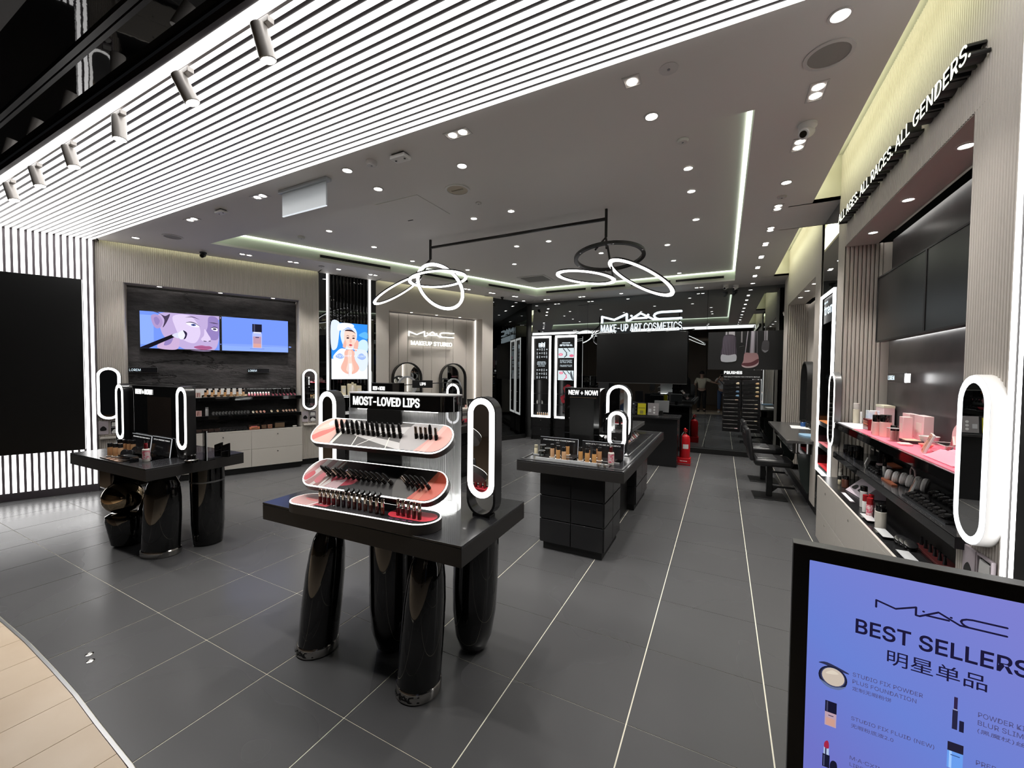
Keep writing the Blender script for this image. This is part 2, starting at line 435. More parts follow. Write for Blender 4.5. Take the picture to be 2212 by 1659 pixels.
# air slots in the coffer fascia, access panel, grilles
SLOT = mat('air_slot_black', (.003, .003, .003), .6)
def slot(p, q, a, b, label):
    P, Q = Vector((*p, 0)), Vector((*q, 0)); d = (Q - P).normalized(); L = (Q - P).length
    M = frame(P.x, P.y, d.x, d.y)
    r = thing('air_slot', label, 'vent', M @ T((0, 0, 3.452)))
    obj('slot_opening', MB().box(a * L, b * L, -.006, .0, 0, .042), SLOT, r, smooth=False)
    obj('slot_trim', MB().ring([(a * L - .012, -.008), (b * L + .012, -.008), (b * L + .012, .05), (a * L - .012, .05)], rect(a * L, b * L, 0, .042), -.009, .0), LIDM, r, smooth=False)
A0, A1, A2, A3 = COFF
slot(A0, A3, .232, .423, 'long black air slot in the left coffer fascia, nearest the entrance')
slot(A0, A3, .505, .690, 'long black air slot in the left coffer fascia, behind the left pendant')
slot(A0, A3, .775, .915, 'long black air slot in the left coffer fascia, farthest from the entrance')
slot(A3, A2, .06, .29, 'long black air slot in the back coffer fascia, leftmost of the four')
slot(A3, A2, .32, .50, 'long black air slot in the back coffer fascia, second from the left')
slot(A3, A2, .53, .72, 'long black air slot in the back coffer fascia, third from the left')
slot(A3, A2, .745, .955, 'long black air slot in the back coffer fascia, rightmost of the four')

# ---- outer walls (behind the units)
WB = mat('wall_void', (.05, .05, .05), .8)
struct(obj('wall_left', MB().box(-.02, 7.9, .55, .65, 0, 3.9), WB, None, LW, smooth=False))
struct(obj('wall_right', MB().box(-4.5, 4.2, .6, .7, 0, 3.9), WB, None, RW, smooth=False))
struct(obj('wall_back', MB().box(-6.2, 1.7, .03, .15, 0, 3.6), WB, None, BW, smooth=False))

# ---- entrance portal: LED bars across the ceiling and down both sides
DKB = mat('portal_brown', (.035, .028, .028), .4)
DKR = mat('portal_taupe', (.10, .085, .095), .5)
PT = thing('light_portal', 'entrance arch of white light bars running across ceiling and down the walls', 'lighting')
def fx(y): t = (y - 2.344 + .4195 * .08) / .9078; return -7.563 + .4195 * t + .9078 * .08
obj('ceiling_backing', MB().prism([(fx(1.15) - .05, 1.15), (1.3, 1.15), (1.3, 2.302), (fx(2.302) - .05, 2.302)], H - .015, H + .03), DKB, PT, smooth=False)
obj('left_backing', MB().box(-1.32, .0, -.06, .02, 0, H), DKR, PT, LW, smooth=False)
obj('right_backing', MB().box(2.79, 4.0, -.005, .06, 0, H), DKB, PT, RW, smooth=False)
for i in range(21):
    y = 2.302 - .018 - i * .0540
    x = fx(y)
    wd = .0155 if i < 20 else .024
    obj('light_bar', MB().box(x + .004, .985, y - wd, y + wd, H - .0185, H - .015), LEDS, PT, smooth=False)
    t = (y - 2.344) / .9078 + .037
    obj('light_bar', MB().box(t - .0175, t + .0175, -.0635, -.06, .10, H - .015), LEDS, PT, LW, smooth=False)
    if i < 20: obj('light_bar', MB().box(2.79 + .018 + i * .054 - .016, 2.79 + .018 + i * .054 + .016, -.0085, -.005, .10, H - .015), LEDS, PT, RW, smooth=False)
obj('track_rail', MB().box(-7.95, .98, 1.226, 1.240, H - .030, H - .015), mat('track_grey', (.55, .53, .53), .4), PT, smooth=False)
o = thing('video_wall', 'large switched-off black video panel on the left entrance wall', 'screen', at(LW, -.71, -.13, .59))
obj('panel', MB().box(-.66, .605, -.03, .03, 0, 2.235), SCRN, o, bev=.004)
o = thing('video_wall', 'tall switched-off black video panel at the right edge of the entrance', 'screen', at(RW, 3.5, -.012, .59))
obj('panel', MB().box(-.575, .5, -.02, .0, -.58, 2.79), SCRN, o, bev=.004)

# ---- dark glossy soffit of the mall outside the portal
SOF = mat('soffit_gloss', (.006, .006, .007), .02, bump=(2.2, .05))
struct(obj('ceiling_mall', MB().box(-12, 4, -4.8, 1.15, 3.44, 3.5), SOF, None, smooth=False))
BM = mat('soffit_beam', (.012, .011, .011), .3)
o = obj('soffit_beam', MB().box(-11, 3.5, .93, .955, 3.425, 3.44).box(-11, 3.5, .965, .985, 3.428, 3.44), BM, smooth=False); o['kind'] = 'structure'; o.name = 'trim_1'
o = obj('trim_2', MB().box(-11, 3.5, .52, .70, 3.40, 3.44), mat('bronze_beam', (.03, .022, .018), .4), smooth=False); struct(o)
# the mall far side (seen only by reflection)
struct(obj('wall_front', MB().box(-12, 4, -5.2, -5, 0, 5), mat('mall_wall', (.22, .17, .13), .5), smooth=False))
# ================================================================== CEILING FITTINGS
SPOTC = (1, .965, .92)
def spot(parent, M, e, ang=80, blend=.6, r=.03):
    return lamp('lamp_light', 'SPOT', M, e * 2.3, parent, SPOTC, spot_size=R(ang), spot_blend=blend, shadow_soft_size=r)
TRIM = mat('fitting_trim', (.62, .60, .58), .4)
INNER = mat('fitting_inner', (.72, .68, .64), .3)
_rt = MB().lathe([(.050, 0), (.050, -.004), (.040, -.005), (.036, .0)], 24).mesh('trim', TRIM)
_rl = MB().lathe([(0, -.001), (.035, -.001)], 20).mesh('lens', LENS)
_rl.flip_normals()
def downlight(x, y, z, label, e=16, group=None, sc=1.0):
    r = thing('downlight', label, 'ceiling light', T((x, y, z)) @ Matrix.Scale(sc, 4), group)
    link('trim', _rt, r); link('lens', _rl, r)
    if e: spot(r, T((0, 0, -.02)), e)
    return r
_df = MB().ring(rect(-.1, .1, -.047, .047), rect(-.088, .088, -.036, .036), -.004, 0, 'z').mesh('frame', TRIM, False)
_db = MB().add([(-.088, -.036, -.0005), (.088, -.036, -.0005), (.088, .036, -.0005), (-.088, .036, -.0005)], [(0, 3, 2, 1)]).mesh('inner_plate', INNER, False)
_dl = MB().lathe([(0, -.003), (.030, -.003)], 20).mesh('lens', LENS); _dl.flip_normals()
def twin(x, y, z, label, rz=0, e=22, n=2):
    r = thing('twin_downlight' if n == 2 else 'square_downlight', label, 'ceiling light', T((x, y, z)) @ Matrix.Rotation(rz, 4, 'Z') @ (Matrix.Identity(4) if n == 2 else Matrix.Scale(1, 4)))
    if n == 2:
        link('frame', _df, r); link('inner_plate', _db, r)
        for s in (-1, 1): link('lens', _dl, r, (s * .044, 0, 0))
    else:
        obj('frame', MB().ring(rect(-.05, .05, -.05, .05), rect(-.04, .04, -.04, .04), -.004, 0, 'z'), TRIM, r, smooth=False)
        obj('inner_plate', MB().add([(-.04, -.04, -.0005), (.04, -.04, -.0005), (.04, .04, -.0005), (-.04, .04, -.0005)], [(0, 3, 2, 1)]), INNER, r, smooth=False)
        link('lens', _dl, r, (0, .006, 0))
    if e: spot(r, T((0, 0, -.02)), e)
    return r
Z0 = H - .0005
for i, y in enumerate((3.095, 3.747, 5.05, 5.766, 6.398, 7.071, 7.745, 8.389)):
    twin(.474, y, Z0, 'square twin downlight, %s from the entrance in the row along the right wall' % ORD[i], PI / 2)
for x, y, l in [(.465, 2.494, 'round downlight nearest the entrance in the row along the right wall'), (.475, 4.425, 'single round downlight between twin fittings in the row along the right wall'),
                (.48, 9.058, 'round downlight at the mirror end of the row along the right wall'), (-.459, 2.901, 'round downlight behind the square downlight near the light bars'),
                (-1.976, 2.885, 'round downlight nearest the white twin-eyed sensor box, second row'), (-2.91, 2.512, 'round downlight left of the white sensor box beside the light bars'),
                (-2.938, 2.895, 'round downlight right of the hanging glass sign in the second row'), (-3.925, 2.899, 'round downlight just behind the hanging glass sign'),
                (-6.915, 2.546, 'round downlight in the corner of light bars and left wall'), (-5.866, 4.877, 'round downlight above the black ribbed poster bay'),
                (-4.343, 9.005, 'round downlight in the far left ceiling corner by the mirrors'), (-1.998, 9.04, 'round downlight above the lit store sign on the mirror wall')]:
    downlight(x, y, Z0, l)
twin(-1.742, 2.486, Z0, 'square twin downlight near the middle of the light bars')
twin(-4.131, 2.499, Z0, 'square twin downlight left of the hanging glass sign')
twin(-5.472, 2.528, Z0, 'square twin downlight beside the light bars toward the left wall')
twin(-.512, 2.504, Z0, 'square downlight with one lamp beside the light bars on the right', 0, 16, 1)
for i, (x, y) in enumerate([(-6.405, 3.655), (-6.145, 4.24), (-5.641, 5.432), (-4.801, 7.227), (-4.540, 7.815), (-4.267, 8.397)]):
    twin(x, y, Z0, 'square twin downlight, %s from the entrance in the row along the left wall' % ORD[i], R(65))
for i, x in enumerate((-3.757, -2.89, -.453)):
    twin(x, 9.058, Z0, 'square twin downlight above the mirror wall, %s from the left' % ORD[i], 0)
for i, (x, y) in enumerate([(-2.909, 4.523), (-2.362, 4.518), (-5.029, 4.021), (-5.022, 4.858), (-5.027, 5.779), (-4.478, 6.746), (-3.454, 6.754), (-2.935, 5.814), (-2.385, 5.798),
                            (-.799, 6.761), (-1.832, 6.750), (-.807, 7.751), (-.800, 8.767), (-.336, 4.333), (-.342, 4.889), (-.343, 5.806)]):
    s = (RZ - 1.672) / (3.65 - 1.672)
    where = ['front pair before the chandelier bar, left', 'front pair before the chandelier bar, right', 'far left row, first from the entrance', 'far left row, second from the entrance', 'far left row, third from the entrance',
             'behind the left pendant', 'between the pendants at back', 'behind the chandelier bar, left', 'behind the chandelier bar, right', 'near the light strip, third from back',
             'seen inside the black pendant ring', 'near the light strip, second from back', 'near the light strip, nearest the mirror', 'right row, first from the entrance', 'right row, second from the entrance', 'right row, third from the entrance'][i]
    downlight(x * s, y * s, RZ, 'small round downlight in the raised ceiling, ' + where, 15)
# speakers, sensors, detectors, cameras
def grille(x, y, z, r, label, m='speaker_mesh', col=(.30, .29, .27)):
    t = thing('ceiling_speaker', label, 'speaker', (x, y, z))
    obj('rim', MB().lathe([(r, 0), (r, -.006), (r * .84, -.008), (r * .82, -.001)], 28), TRIM, t)
    obj('mesh', MB().lathe([(r * .83, -.004), (0, -.004)], 28), mat(m, col, .7), t); return t
grille(.472, 2.771, Z0, .115, 'round grey speaker in the ceiling above the lettered wall')
grille(-6.41, 2.739, Z0, .11, 'round grey speaker in the ceiling beside the left wall')
grille(-4.80, 8.05, Z0, .07, 'small grey round ceiling grille by the far left mirrors')
t = grille(-2.617 * .962, 3.734 * .962, RZ, .13, 'yellowed round diffuser in the raised ceiling near the light bars', 'diffuser_cream', (.50, .44, .34))
obj('diffuser_bar', MB().box(-.07, .07, -.008, .008, -.009, -.004), mat('diffuser_slot', (.30, .26, .2), .6), t, smooth=False)
def puck(x, y, z, r, h, label, m=TRIM, dot=True):
    t = thing('ceiling_sensor', label, 'sensor', (x, y, z))
    obj('base', MB().lathe([(r, 0), (r, -h * .4), (r * .8, -h), (0, -h)], 22), m, t)
    if dot: obj('eye', MB().lathe([(.008, -h), (.008, -h - .003), (0, -h - .003)], 10), mat('sensor_eye', (.25, .25, .27), .3), t)
    return t
for x, y, z, r, h, l in [(-.307, 2.496, Z0, .052, .004, 'flat blank round plate in the ceiling beside the square downlight'), (-2.607, 2.497, Z0, .045, .035, 'white dome detector beside the white sensor box'),
                         (-.329, 3.652, RZ, .045, .02, 'grey disc detector in the raised ceiling right of the middle'), (.477, 4.757, Z0, .04, .015, 'small grey disc in the row of lights along the right wall'),
                         (-5.41, 3.86, RZ, .05, .03, 'white smoke detector near the coffer corner on the left'), (-2.498, 3.98, RZ, .035, .012, 'small pale disc beside the yellowed diffuser'),
                         (-5.956, 4.61, Z0, .045, .015, 'grey disc in the ceiling before the black poster bay'), (-4.06, 9.0, Z0, .03, .02, 'tiny disc detector in the far left ceiling corner')]:
    puck(x, y, z, r, h, l)
def sensorbox(x, y, z, label, s=1.0, rz=0):
    t = thing('people_counter', label, 'sensor', T((x, y, z)) @ Matrix.Rotation(rz, 4, 'Z') @ Matrix.Scale(s, 4))
    obj('housing', MB().box(-.075, .075, -.045, .045, -.04, -.012), WHITE, t, bev=.008)
    obj('mount', MB().box(-.06, .06, -.035, .035, -.012, 0), DKGREY, t, smooth=False)
    for s_ in (-1, 1): obj('lens', MB().lathe([(.008, -.043), (.008, -.039)], 12, (s_ * .045, 0, 0)).lathe([(0, -.043), (.008, -.043)], 12, (s_ * .045, 0, 0)), BLK, t)
sensorbox(-2.317, 2.52, Z0, 'white sensor box with two black eyes on the ceiling by the light bars')
sensorbox(-4.865, 2.523, Z0, 'grey sensor box with two black eyes on the ceiling, far left by the light bars', .85)
def domecam(x, y, z, label, aim, body=WHITE, s=1.0):
    t = thing('security_camera', label, 'camera', T((x, y, z)) @ Matrix.Scale(s, 4))
    obj('mount', MB().lathe([(.055, 0), (.055, -.02), (.035, -.04), (0, -.04)], 22), body, t)
    d = Vector(aim).normalized(); M = d.to_track_quat('Z', 'Y').to_matrix().to_4x4()
    obj('barrel', MB().lathe([(0, -.045), (.03, -.045), (.036, -.02), (.036, .055), (.03, .06), (0, .06)], 20, M=T((0, 0, -.055)) @ M), body, t)
    obj('lens', MB().lathe([(.022, .061), (.022, .066), (0, .066)], 16, M=T((0, 0, -.055)) @ M), BLKG, t)
domecam(.485, 3.467, Z0, 'white dome camera with black lens in the row of lights by the right wall', (-.5, -.8, -.5))
domecam(-6.775, 3.266, Z0 - .02, 'black ball camera under the ceiling at the left wall', (.6, -.7, -.4), BLK, .8)
domecam(-4.57, 8.336, Z0, 'black ball camera under the ceiling by the far left mirrors', (.5, -.8, -.4), BLK, .7)
domecam(.03, 9.0, Z0, 'white bullet camera before the mirror wall, left of two', (-.5, -.8, -.45), WHITE, .9)
domecam(.20, 9.1, Z0, 'white bullet camera before the mirror wall, right of two', (-.7, -.5, -.5), WHITE, .9)
# return-air grille and access hatch
t = thing('air_grille', 'grey square return-air grille in the raised ceiling at the back', 'vent', (-3.45, 7.72, RZ))
obj('frame', MB().ring(rect(-.3, .3, -.28, .28), rect(-.25, .25, -.23, .23), -.006, 0, 'z'), TRIM, t, smooth=False)
g = MB()
for k in range(18): g.box(-.25, .25, -.23 + k * .0258, -.216 + k * .0258, -.004, -.001)
stuff(obj('louvres', g, mat('grille_grey', (.34, .33, .31), .5), t, smooth=False))
obj('backing', MB().add([(-.25, -.23, -.0005), (.25, -.23, -.0005), (.25, .23, -.0005), (-.25, .23, -.0005)], [(0, 3, 2, 1)]), mat('grille_back', (.16, .155, .15), .6), t, smooth=False)
t = thing('access_hatch', 'square access hatch with a black latch slot in the raised ceiling', 'hatch', (-3.29, 3.8, RZ))
obj('panel', MB().prism(rect(-.31, .31, -.30, .30), -.0035, 0), CEILM, t, smooth=False)
obj('latch', MB().prism(rect(-.30, -.22, .235, .255), -.005, -.0035), SLOT, t, smooth=False)
# hanging glass exit plate
t = thing('hanging_sign', 'blank clear glass plate sign hanging from the ceiling by the light bars', 'sign', (-3.5, 2.525, Z0))
obj('bracket', MB().box(-.34, .34, -.03, .03, -.03, 0), mat('bracket_grey', (.42, .45, .48), .35), t, bev=.004)
obj('plate', MB().box(-.31, .31, -.006, .006, -.24, -.03), mat('frosted_plate', (.42, .45, .47), .25), t, smooth=False)
obj('edge_light', MB().box(-.31, .31, -.007, .007, -.247, -.24), glow('edge_glow', (.8, .85, .9), .8), t, smooth=False)

# ---- track spotlights under the first light bar
TRK = mat('spot_body', (.50, .47, .44), .35, .2)
_b = MB().lathe([(0, .075), (.036, .075), (.038, .07), (.038, -.075), (.034, -.079)], 22)
_e = MB().lathe([(.034, -.077), (0, -.077)], 20)
aims = [(.10, .25), (.30, .35), (.10, -.02), (.22, .15), (.22, .15), (.28, .15), (.2, .2)]
for i, x in enumerate((-2.0, -2.72, -3.55, -4.36, -5.07, -5.72, -1.2)):
    if i == 6: continue
    t = thing('track_spotlight', 'grey cylinder spotlight on the track, %s from the right' % ORD[i], 'spotlight', (x, 1.234, H - .045))
    obj('adapter', MB().box(-.06, .06, -.017, .017, -.03, 0), TRK, t, bev=.003)
    obj('stem', MB().lathe([(.008, -.075), (.008, -.03)], 10), TRK, t)
    a, b = aims[i]; d = Vector((a, b, -1)).normalized(); M = T((0, 0, -.10)) @ (-d).to_track_quat('Z', 'Y').to_matrix().to_4x4()
    q = MB(); q.v = list(_b.v); q.f = list(_b.f); q.m = list(_b.m); obj('barrel', q.xf(M), TRK, t)
    q = MB(); q.v = list(_e.v); q.f = list(_e.f); q.m = list(_e.m); obj('lens', q.xf(M), LENS, t)
    spot(t, M @ T((0, 0, -.09)), 20, 60)

# ---- pendants: two clusters of tilted LED hoops on one black bar
RODM = mat('pendant_black', (.012, .010, .010), .35)
def hoop(parent, c, rad, nrm, up_only=False, xdir=None):
    """a flat hoop: black channel with a light-giving face below"""
    nrm = Vector(nrm).normalized(); M = T(c) @ nrm.to_track_quat('Z', 'X').to_matrix().to_4x4()
    w_ = .021
    o = obj('hoop', MB().lathe([(rad - w_, -.012), (rad - w_, .018), (rad + w_, .018), (rad + w_, -.012)], 56), RODM, parent, M)
    l = MB().lathe([(rad - w_ + .001, -.013), (rad + w_ - .001, -.013), (rad + w_ - .001, -.0125), (rad - w_ + .001, -.0125), (rad - w_ + .001, -.013)], 56)
    l.lathe([(rad - w_ - .0012, -.013), (rad - w_ - .0012, .004)], 56); l.lathe([(rad + w_ + .0012, .002), (rad + w_ + .0012, -.013)], 56)
    obj('light_face', l, LED if not up_only else RODM, o)
    return o
PEN = thing('pendant_chandelier', 'black ceiling bar carrying two clusters of tilted glowing hoops', 'chandelier', (0, 0, 0))
PY = 4.78
obj('crossbar', MB().box(-3.816, -1.241, PY - .016, PY + .016, 3.444, 3.476), RODM, PEN, bev=.003)
for x, zb in ((-3.82, 3.294), (-1.243, 3.251)):
    obj('drop_rod', MB().box(x - .014, x + .014, PY - .014, PY + .014, zb, RZ), RODM, PEN, bev=.003)
HOOPS = [((-3.683, 4.78, 2.995), .40, (-.124, -.008, .992)), ((-3.658, 4.80, 2.879), .36, (-.003, .757, .653)), ((-4.458, 4.78, 2.899), .39, (-.415, -.327, .849)),
         ((-1.202, 4.78, 3.011), .385, (-.073, .11, .991)), ((-1.482, 4.78, 2.807), .335, (.139, .023, .99)), ((-.841, 4.78, 2.74), .385, (.454, .154, .878))]
for i, (c, rad, nn) in enumerate(HOOPS):
    h = hoop(PEN, c, rad, nn, i == 3)
    x, zb = ((-3.82, 3.294), (-1.243, 3.251))[i // 3]
    P = Vector((x, PY, zb)); N = Vector(nn).normalized(); best = None
    for k in range(24):
        q = N.orthogonal().normalized(); q = Matrix.Rotation(2 * PI * k / 24, 3, N) @ q
        e = Vector(c) + q * rad
        if best is None or (e - P).length < (best - P).length: best = e
    if i == 3:
        for k in range(6):
            a = 2 * PI * (k + .3) / 6
            strokes(mb := MB(), LOGO[:1], .003, -.0005, 0, lambda p: ((p[0] - .5) * .03, p[1] * .016))
            mb.xf(Matrix.Rotation(a, 4, 'Z') @ T((0, -rad, -.0145)) @ Matrix.Rotation(PI / 2, 4, 'X'))
            obj('hoop_mark', mb, WLET, h, smooth=False)
        for s in (-1, 1):
            obj('strut', MB().tube([P, Vector(c) + Vector((s * .06, -rad * .95, 0))], .011, 6), RODM, PEN)
    else:
        obj('strut', MB().tube([P, best], .011, 6), RODM, PEN)
for x, y, z, r in ((-3.7, 4.78, 2.9, .25), (-1.1, 4.78, 2.72, .25)):
    pass
# ================================================================== WALL BAYS
def flute(mb, x0, x1, z0, z1, y, pitch=.0205, dep=.007):
    n = max(1, round((x1 - x0) / pitch)); p = (x1 - x0) / n; P = []
    for i in range(n):
        for a, b in ((.06, 0), (.22, -.75), (.5, -1), (.78, -.75), (.94, 0)): P.append((x0 + (i + a) * p, y + b * dep))
    P = [(x0, y)] + P + [(x1, y)]; m = len(P)
    return mb.add([(a, b, z0) for a, b in P] + [(a, b, z1) for a, b in P], [(i, i + 1, m + i + 1, m + i) for i in range(m - 1)])
def slate():
    m = mat('slate_stone', (.042, .039, .040), .6); nt = m.node_tree; b = nt.nodes['Principled BSDF']; N = nt.nodes.new; L = nt.links.new
    tc = N('ShaderNodeTexCoord'); mp = N('ShaderNodeMapping'); L(tc.outputs['Object'], mp.inputs[0]); mp.inputs['Rotation'].default_value = (0, R(38), 0); mp.inputs['Scale'].default_value = (.8, 1, 2.4)
    def noise(sc, det, ro, src=mp):
        n = N('ShaderNodeTexNoise'); n.inputs['Scale'].default_value = sc; n.inputs['Detail'].default_value = det; n.inputs['Roughness'].default_value = ro; L(src.outputs[0], n.inputs['Vector']); return n
    def ramp(src, p0, p1, c0, c1):
        r = N('ShaderNodeValToRGB'); r.color_ramp.elements[0].position = p0; r.color_ramp.elements[1].position = p1; r.color_ramp.elements[0].color = (*c0, 1); r.color_ramp.elements[1].color = (*c1, 1); L(src, r.inputs[0]); return r
    def math_(op, a, b_):
        q = N('ShaderNodeMath'); q.operation = op
        for i, v in enumerate((a, b_)):
            if isinstance(v, float): q.inputs[i].default_value = v
            else: L(v, q.inputs[i])
        return q.outputs[0]
    base = noise(3.2, 10, .66); big = noise(1.1, 4, .6); ridge = noise(1.25, 5, .62); mask = noise(1.7, 3, .5, tc)
    rd = math_('ABSOLUTE', math_('SUBTRACT', ridge.outputs['Fac'], .5), 0.0)
    crack = ramp(rd, .0, .022, (0, 0, 0), (1, 1, 1)); mk = ramp(mask.outputs['Fac'], .46, .54, (1, 1, 1), (0, 0, 0))
    line = math_('MAXIMUM', crack.outputs[0], mk.outputs[0])
    col = ramp(base.outputs['Fac'], .36, .70, (.032, .030, .031), (.098, .090, .092)); patch = ramp(big.outputs['Fac'], .40, .60, (.55, .55, .55), (1.25, 1.25, 1.25))
    m1 = N('ShaderNodeMixRGB'); m1.blend_type = 'MULTIPLY'; m1.inputs[0].default_value = 1; L(col.outputs[0], m1.inputs[1]); L(patch.outputs[0], m1.inputs[2])
    m2 = N('ShaderNodeMixRGB'); m2.blend_type = 'MULTIPLY'; m2.inputs[0].default_value = .85; L(m1.outputs[0], m2.inputs[1]); L(line, m2.inputs[2]); L(m2.outputs[0], b.inputs['Base Color'])
    bp = N('ShaderNodeBump'); bp.inputs['Strength'].default_value = .7; bp.inputs['Distance'].default_value = .03
    L(math_('MULTIPLY', base.outputs['Fac'], line), bp.inputs['Height']); L(bp.outputs['Normal'], b.inputs['Normal']); return m
SLATE = slate()
HALO = glow('led_halo', (1, .98, .95), 3.2)
SLOTL = glow('led_slot', (1, .98, .95), 5)
OT = 2.868
def soffit_lights(t, xs, y, z, e=9):
    for x in xs:
        d = link('soffit_lamp', None, t, (x, y, z)); d.scale = (.8, .8, .8)
        link('trim', _rt, d); link('lens', _rl, d); spot(d, T((0, 0, -.015)), e, 70)
def bay(F, name, label, W, a, b, fl=True, y_in=.3):
    """fluted wall bay with a recessed opening a..b"""
    t = thing(name, label, 'wall unit', F)
    m = BEIGE; q = flute if fl else (lambda mb, x0, x1, z0, z1, y, *k: mb.box(x0, x1, y, y + .01, z0, z1))
    for x0, x1 in ((0, a), (b, W)):
        mb = q(MB(), x0, x1, .10, OT, 0); mb.box(x0, x1, .012, .06, .10, OT)
        stuff(obj('fluted_pilaster' if fl else 'pilaster', mb, m, t))
    mb = q(MB(), 0, W, OT, 3.8, 0); mb.box(0, W, .012, .05, OT, 3.8)
    stuff(obj('fluted_header' if fl else 'header', mb, m, t))
    obj('soffit', MB().box(a - .01, b + .01, -.001, .235, OT - .004, OT + .02).box(a - .01, b + .01, .012, y_in + .06, OT + .10, OT + .11), BEIGE, t, smooth=False)
    obj('slot_light', MB().box(a + .02, b - .02, .205, .225, OT + .05, OT + .065), SLOTL, t, smooth=False)
    for x0, x1, s in ((a - .02, a, 1), (b, b + .02, -1)):
        mb = MB().box(x0, x1, .008, y_in + .06, .1, OT)
        if fl:
            g = flute(MB(), .01, y_in - .02, .1, OT, 0, .03, .008); xx = x1 if s > 0 else x0
            mb.add([(xx + s * -p[1], p[0] if s > 0 else p[0], p[2]) for p in g.v], [f if s > 0 else f[::-1] for f in g.f])
        obj('reveal', mb, BEIGE, t)
    obj('kick_board', MB().box(0, W, .02, .05, 0, .10), BLK, t, smooth=False)
    return t
def cabinet(F, x0, x1, ncol, label, yf=-.16, kick=True):
    t = thing('drawer_cabinet', label, 'cabinet', at(F, x0, yf, 0)); W = x1 - x0; D = .30 - yf - .02
    obj('carcass', MB().box(.0, W, .02, D, .10, .655), BEIGE2, t, smooth=False)
    obj('worktop', MB().box(-.005, W + .005, .012, D, .655, .69), BLKS, t, bev=.003)
    obj('front_edge', MB().box(-.005, W + .005, 0, .014, .668, .694), BEIGE2, t, smooth=False)
    obj('kick_board', MB().box(.01, W - .01, .05, D, 0, .10), BLK, t, smooth=False)
    c = W / ncol
    for i in range(ncol):
        for z0, z1 in ((.10, .381), (.385, .666)):
            d = box('drawer', BEIGE2, t, i * c + .0015, (i + 1) * c - .0015, 0, .018, z0, z1, .0015)
            obj('lock', MB().lathe([(.010, 0), (.010, .004), (.006, .005), (0, .005)], 14, M=T((i * c + c / 2, 0, z1 - .06)) @ Matrix.Rotation(PI / 2, 4, 'X')), CHROME, d)
    return t
def shelf(F, x0, x1, z, label, yf=-.05, d=.33, th=.055, lit=False):
    t = thing('shelf', label, 'shelf', at(F, x0, yf, z)); W = x1 - x0
    obj('board', MB().box(0, W, .006, d, -th, -.004), BLKS, t, smooth=False)
    obj('glass_top', MB().box(0, W, .0, d, -.004, 0), mat('dark_glass_top', (.04, .04, .042), .08, coat=.4), t, smooth=False)
    obj('label_strip', MB().box(0, W, -.002, .006, -th, -.006), BLKG, t, smooth=False)
    if lit: obj('under_light', MB().box(.03, W - .03, .03, .042, -th - .004, -th), glow('led_shelf', (1, .96, .9), 2.4), t, smooth=False)
    return t
def tv(F, x, z, w, h, label, y=.2, items=None, off=False, bord=.012):
    t = thing('wall_screen', label, 'screen', at(F, x, y, z))
    obj('housing', MB().box(0, w, .004, .06, 0, h), BLKM, t, smooth=False)
    obj('bezel', MB().ring(rect(0, w, 0, h), rect(bord, w - bord, bord, h - bord), -.004, .004), BLK, t, smooth=False)
    if off: obj('display', MB().box(bord, w - bord, .0, .003, bord, h - bord), SCRN, t, smooth=False)
    else: picture('display', items, t, 0, .0005, None, lambda p: (bord + p[0] * (w - 2 * bord), bord + p[1] * (h - 2 * bord)))
    return t
def oval_mirror(M, w, h, label, depth=.05, ring=.036, body=None, back_y=None, glass=MIR, led=None):
    """stadium mirror: shell, lit ring, mirror glass; origin at its centre, front face at y=0"""
    t = thing('oval_mirror', label, 'mirror', M)
    o = stad(w, h, 12); i = stad(w - 2 * ring, h - 2 * ring, 12); k = stad(w - .006, h - .006, 12)
    obj('shell', MB().prism(o, .002, depth, 'y'), body or GREYM, t)
    obj('light_ring', MB().ring(k, i, -.003, .003), led or LEDM, t)
    obj('glass', MB().prism(i, -.0005, .002, 'y'), glass, t, smooth=False)
    return t

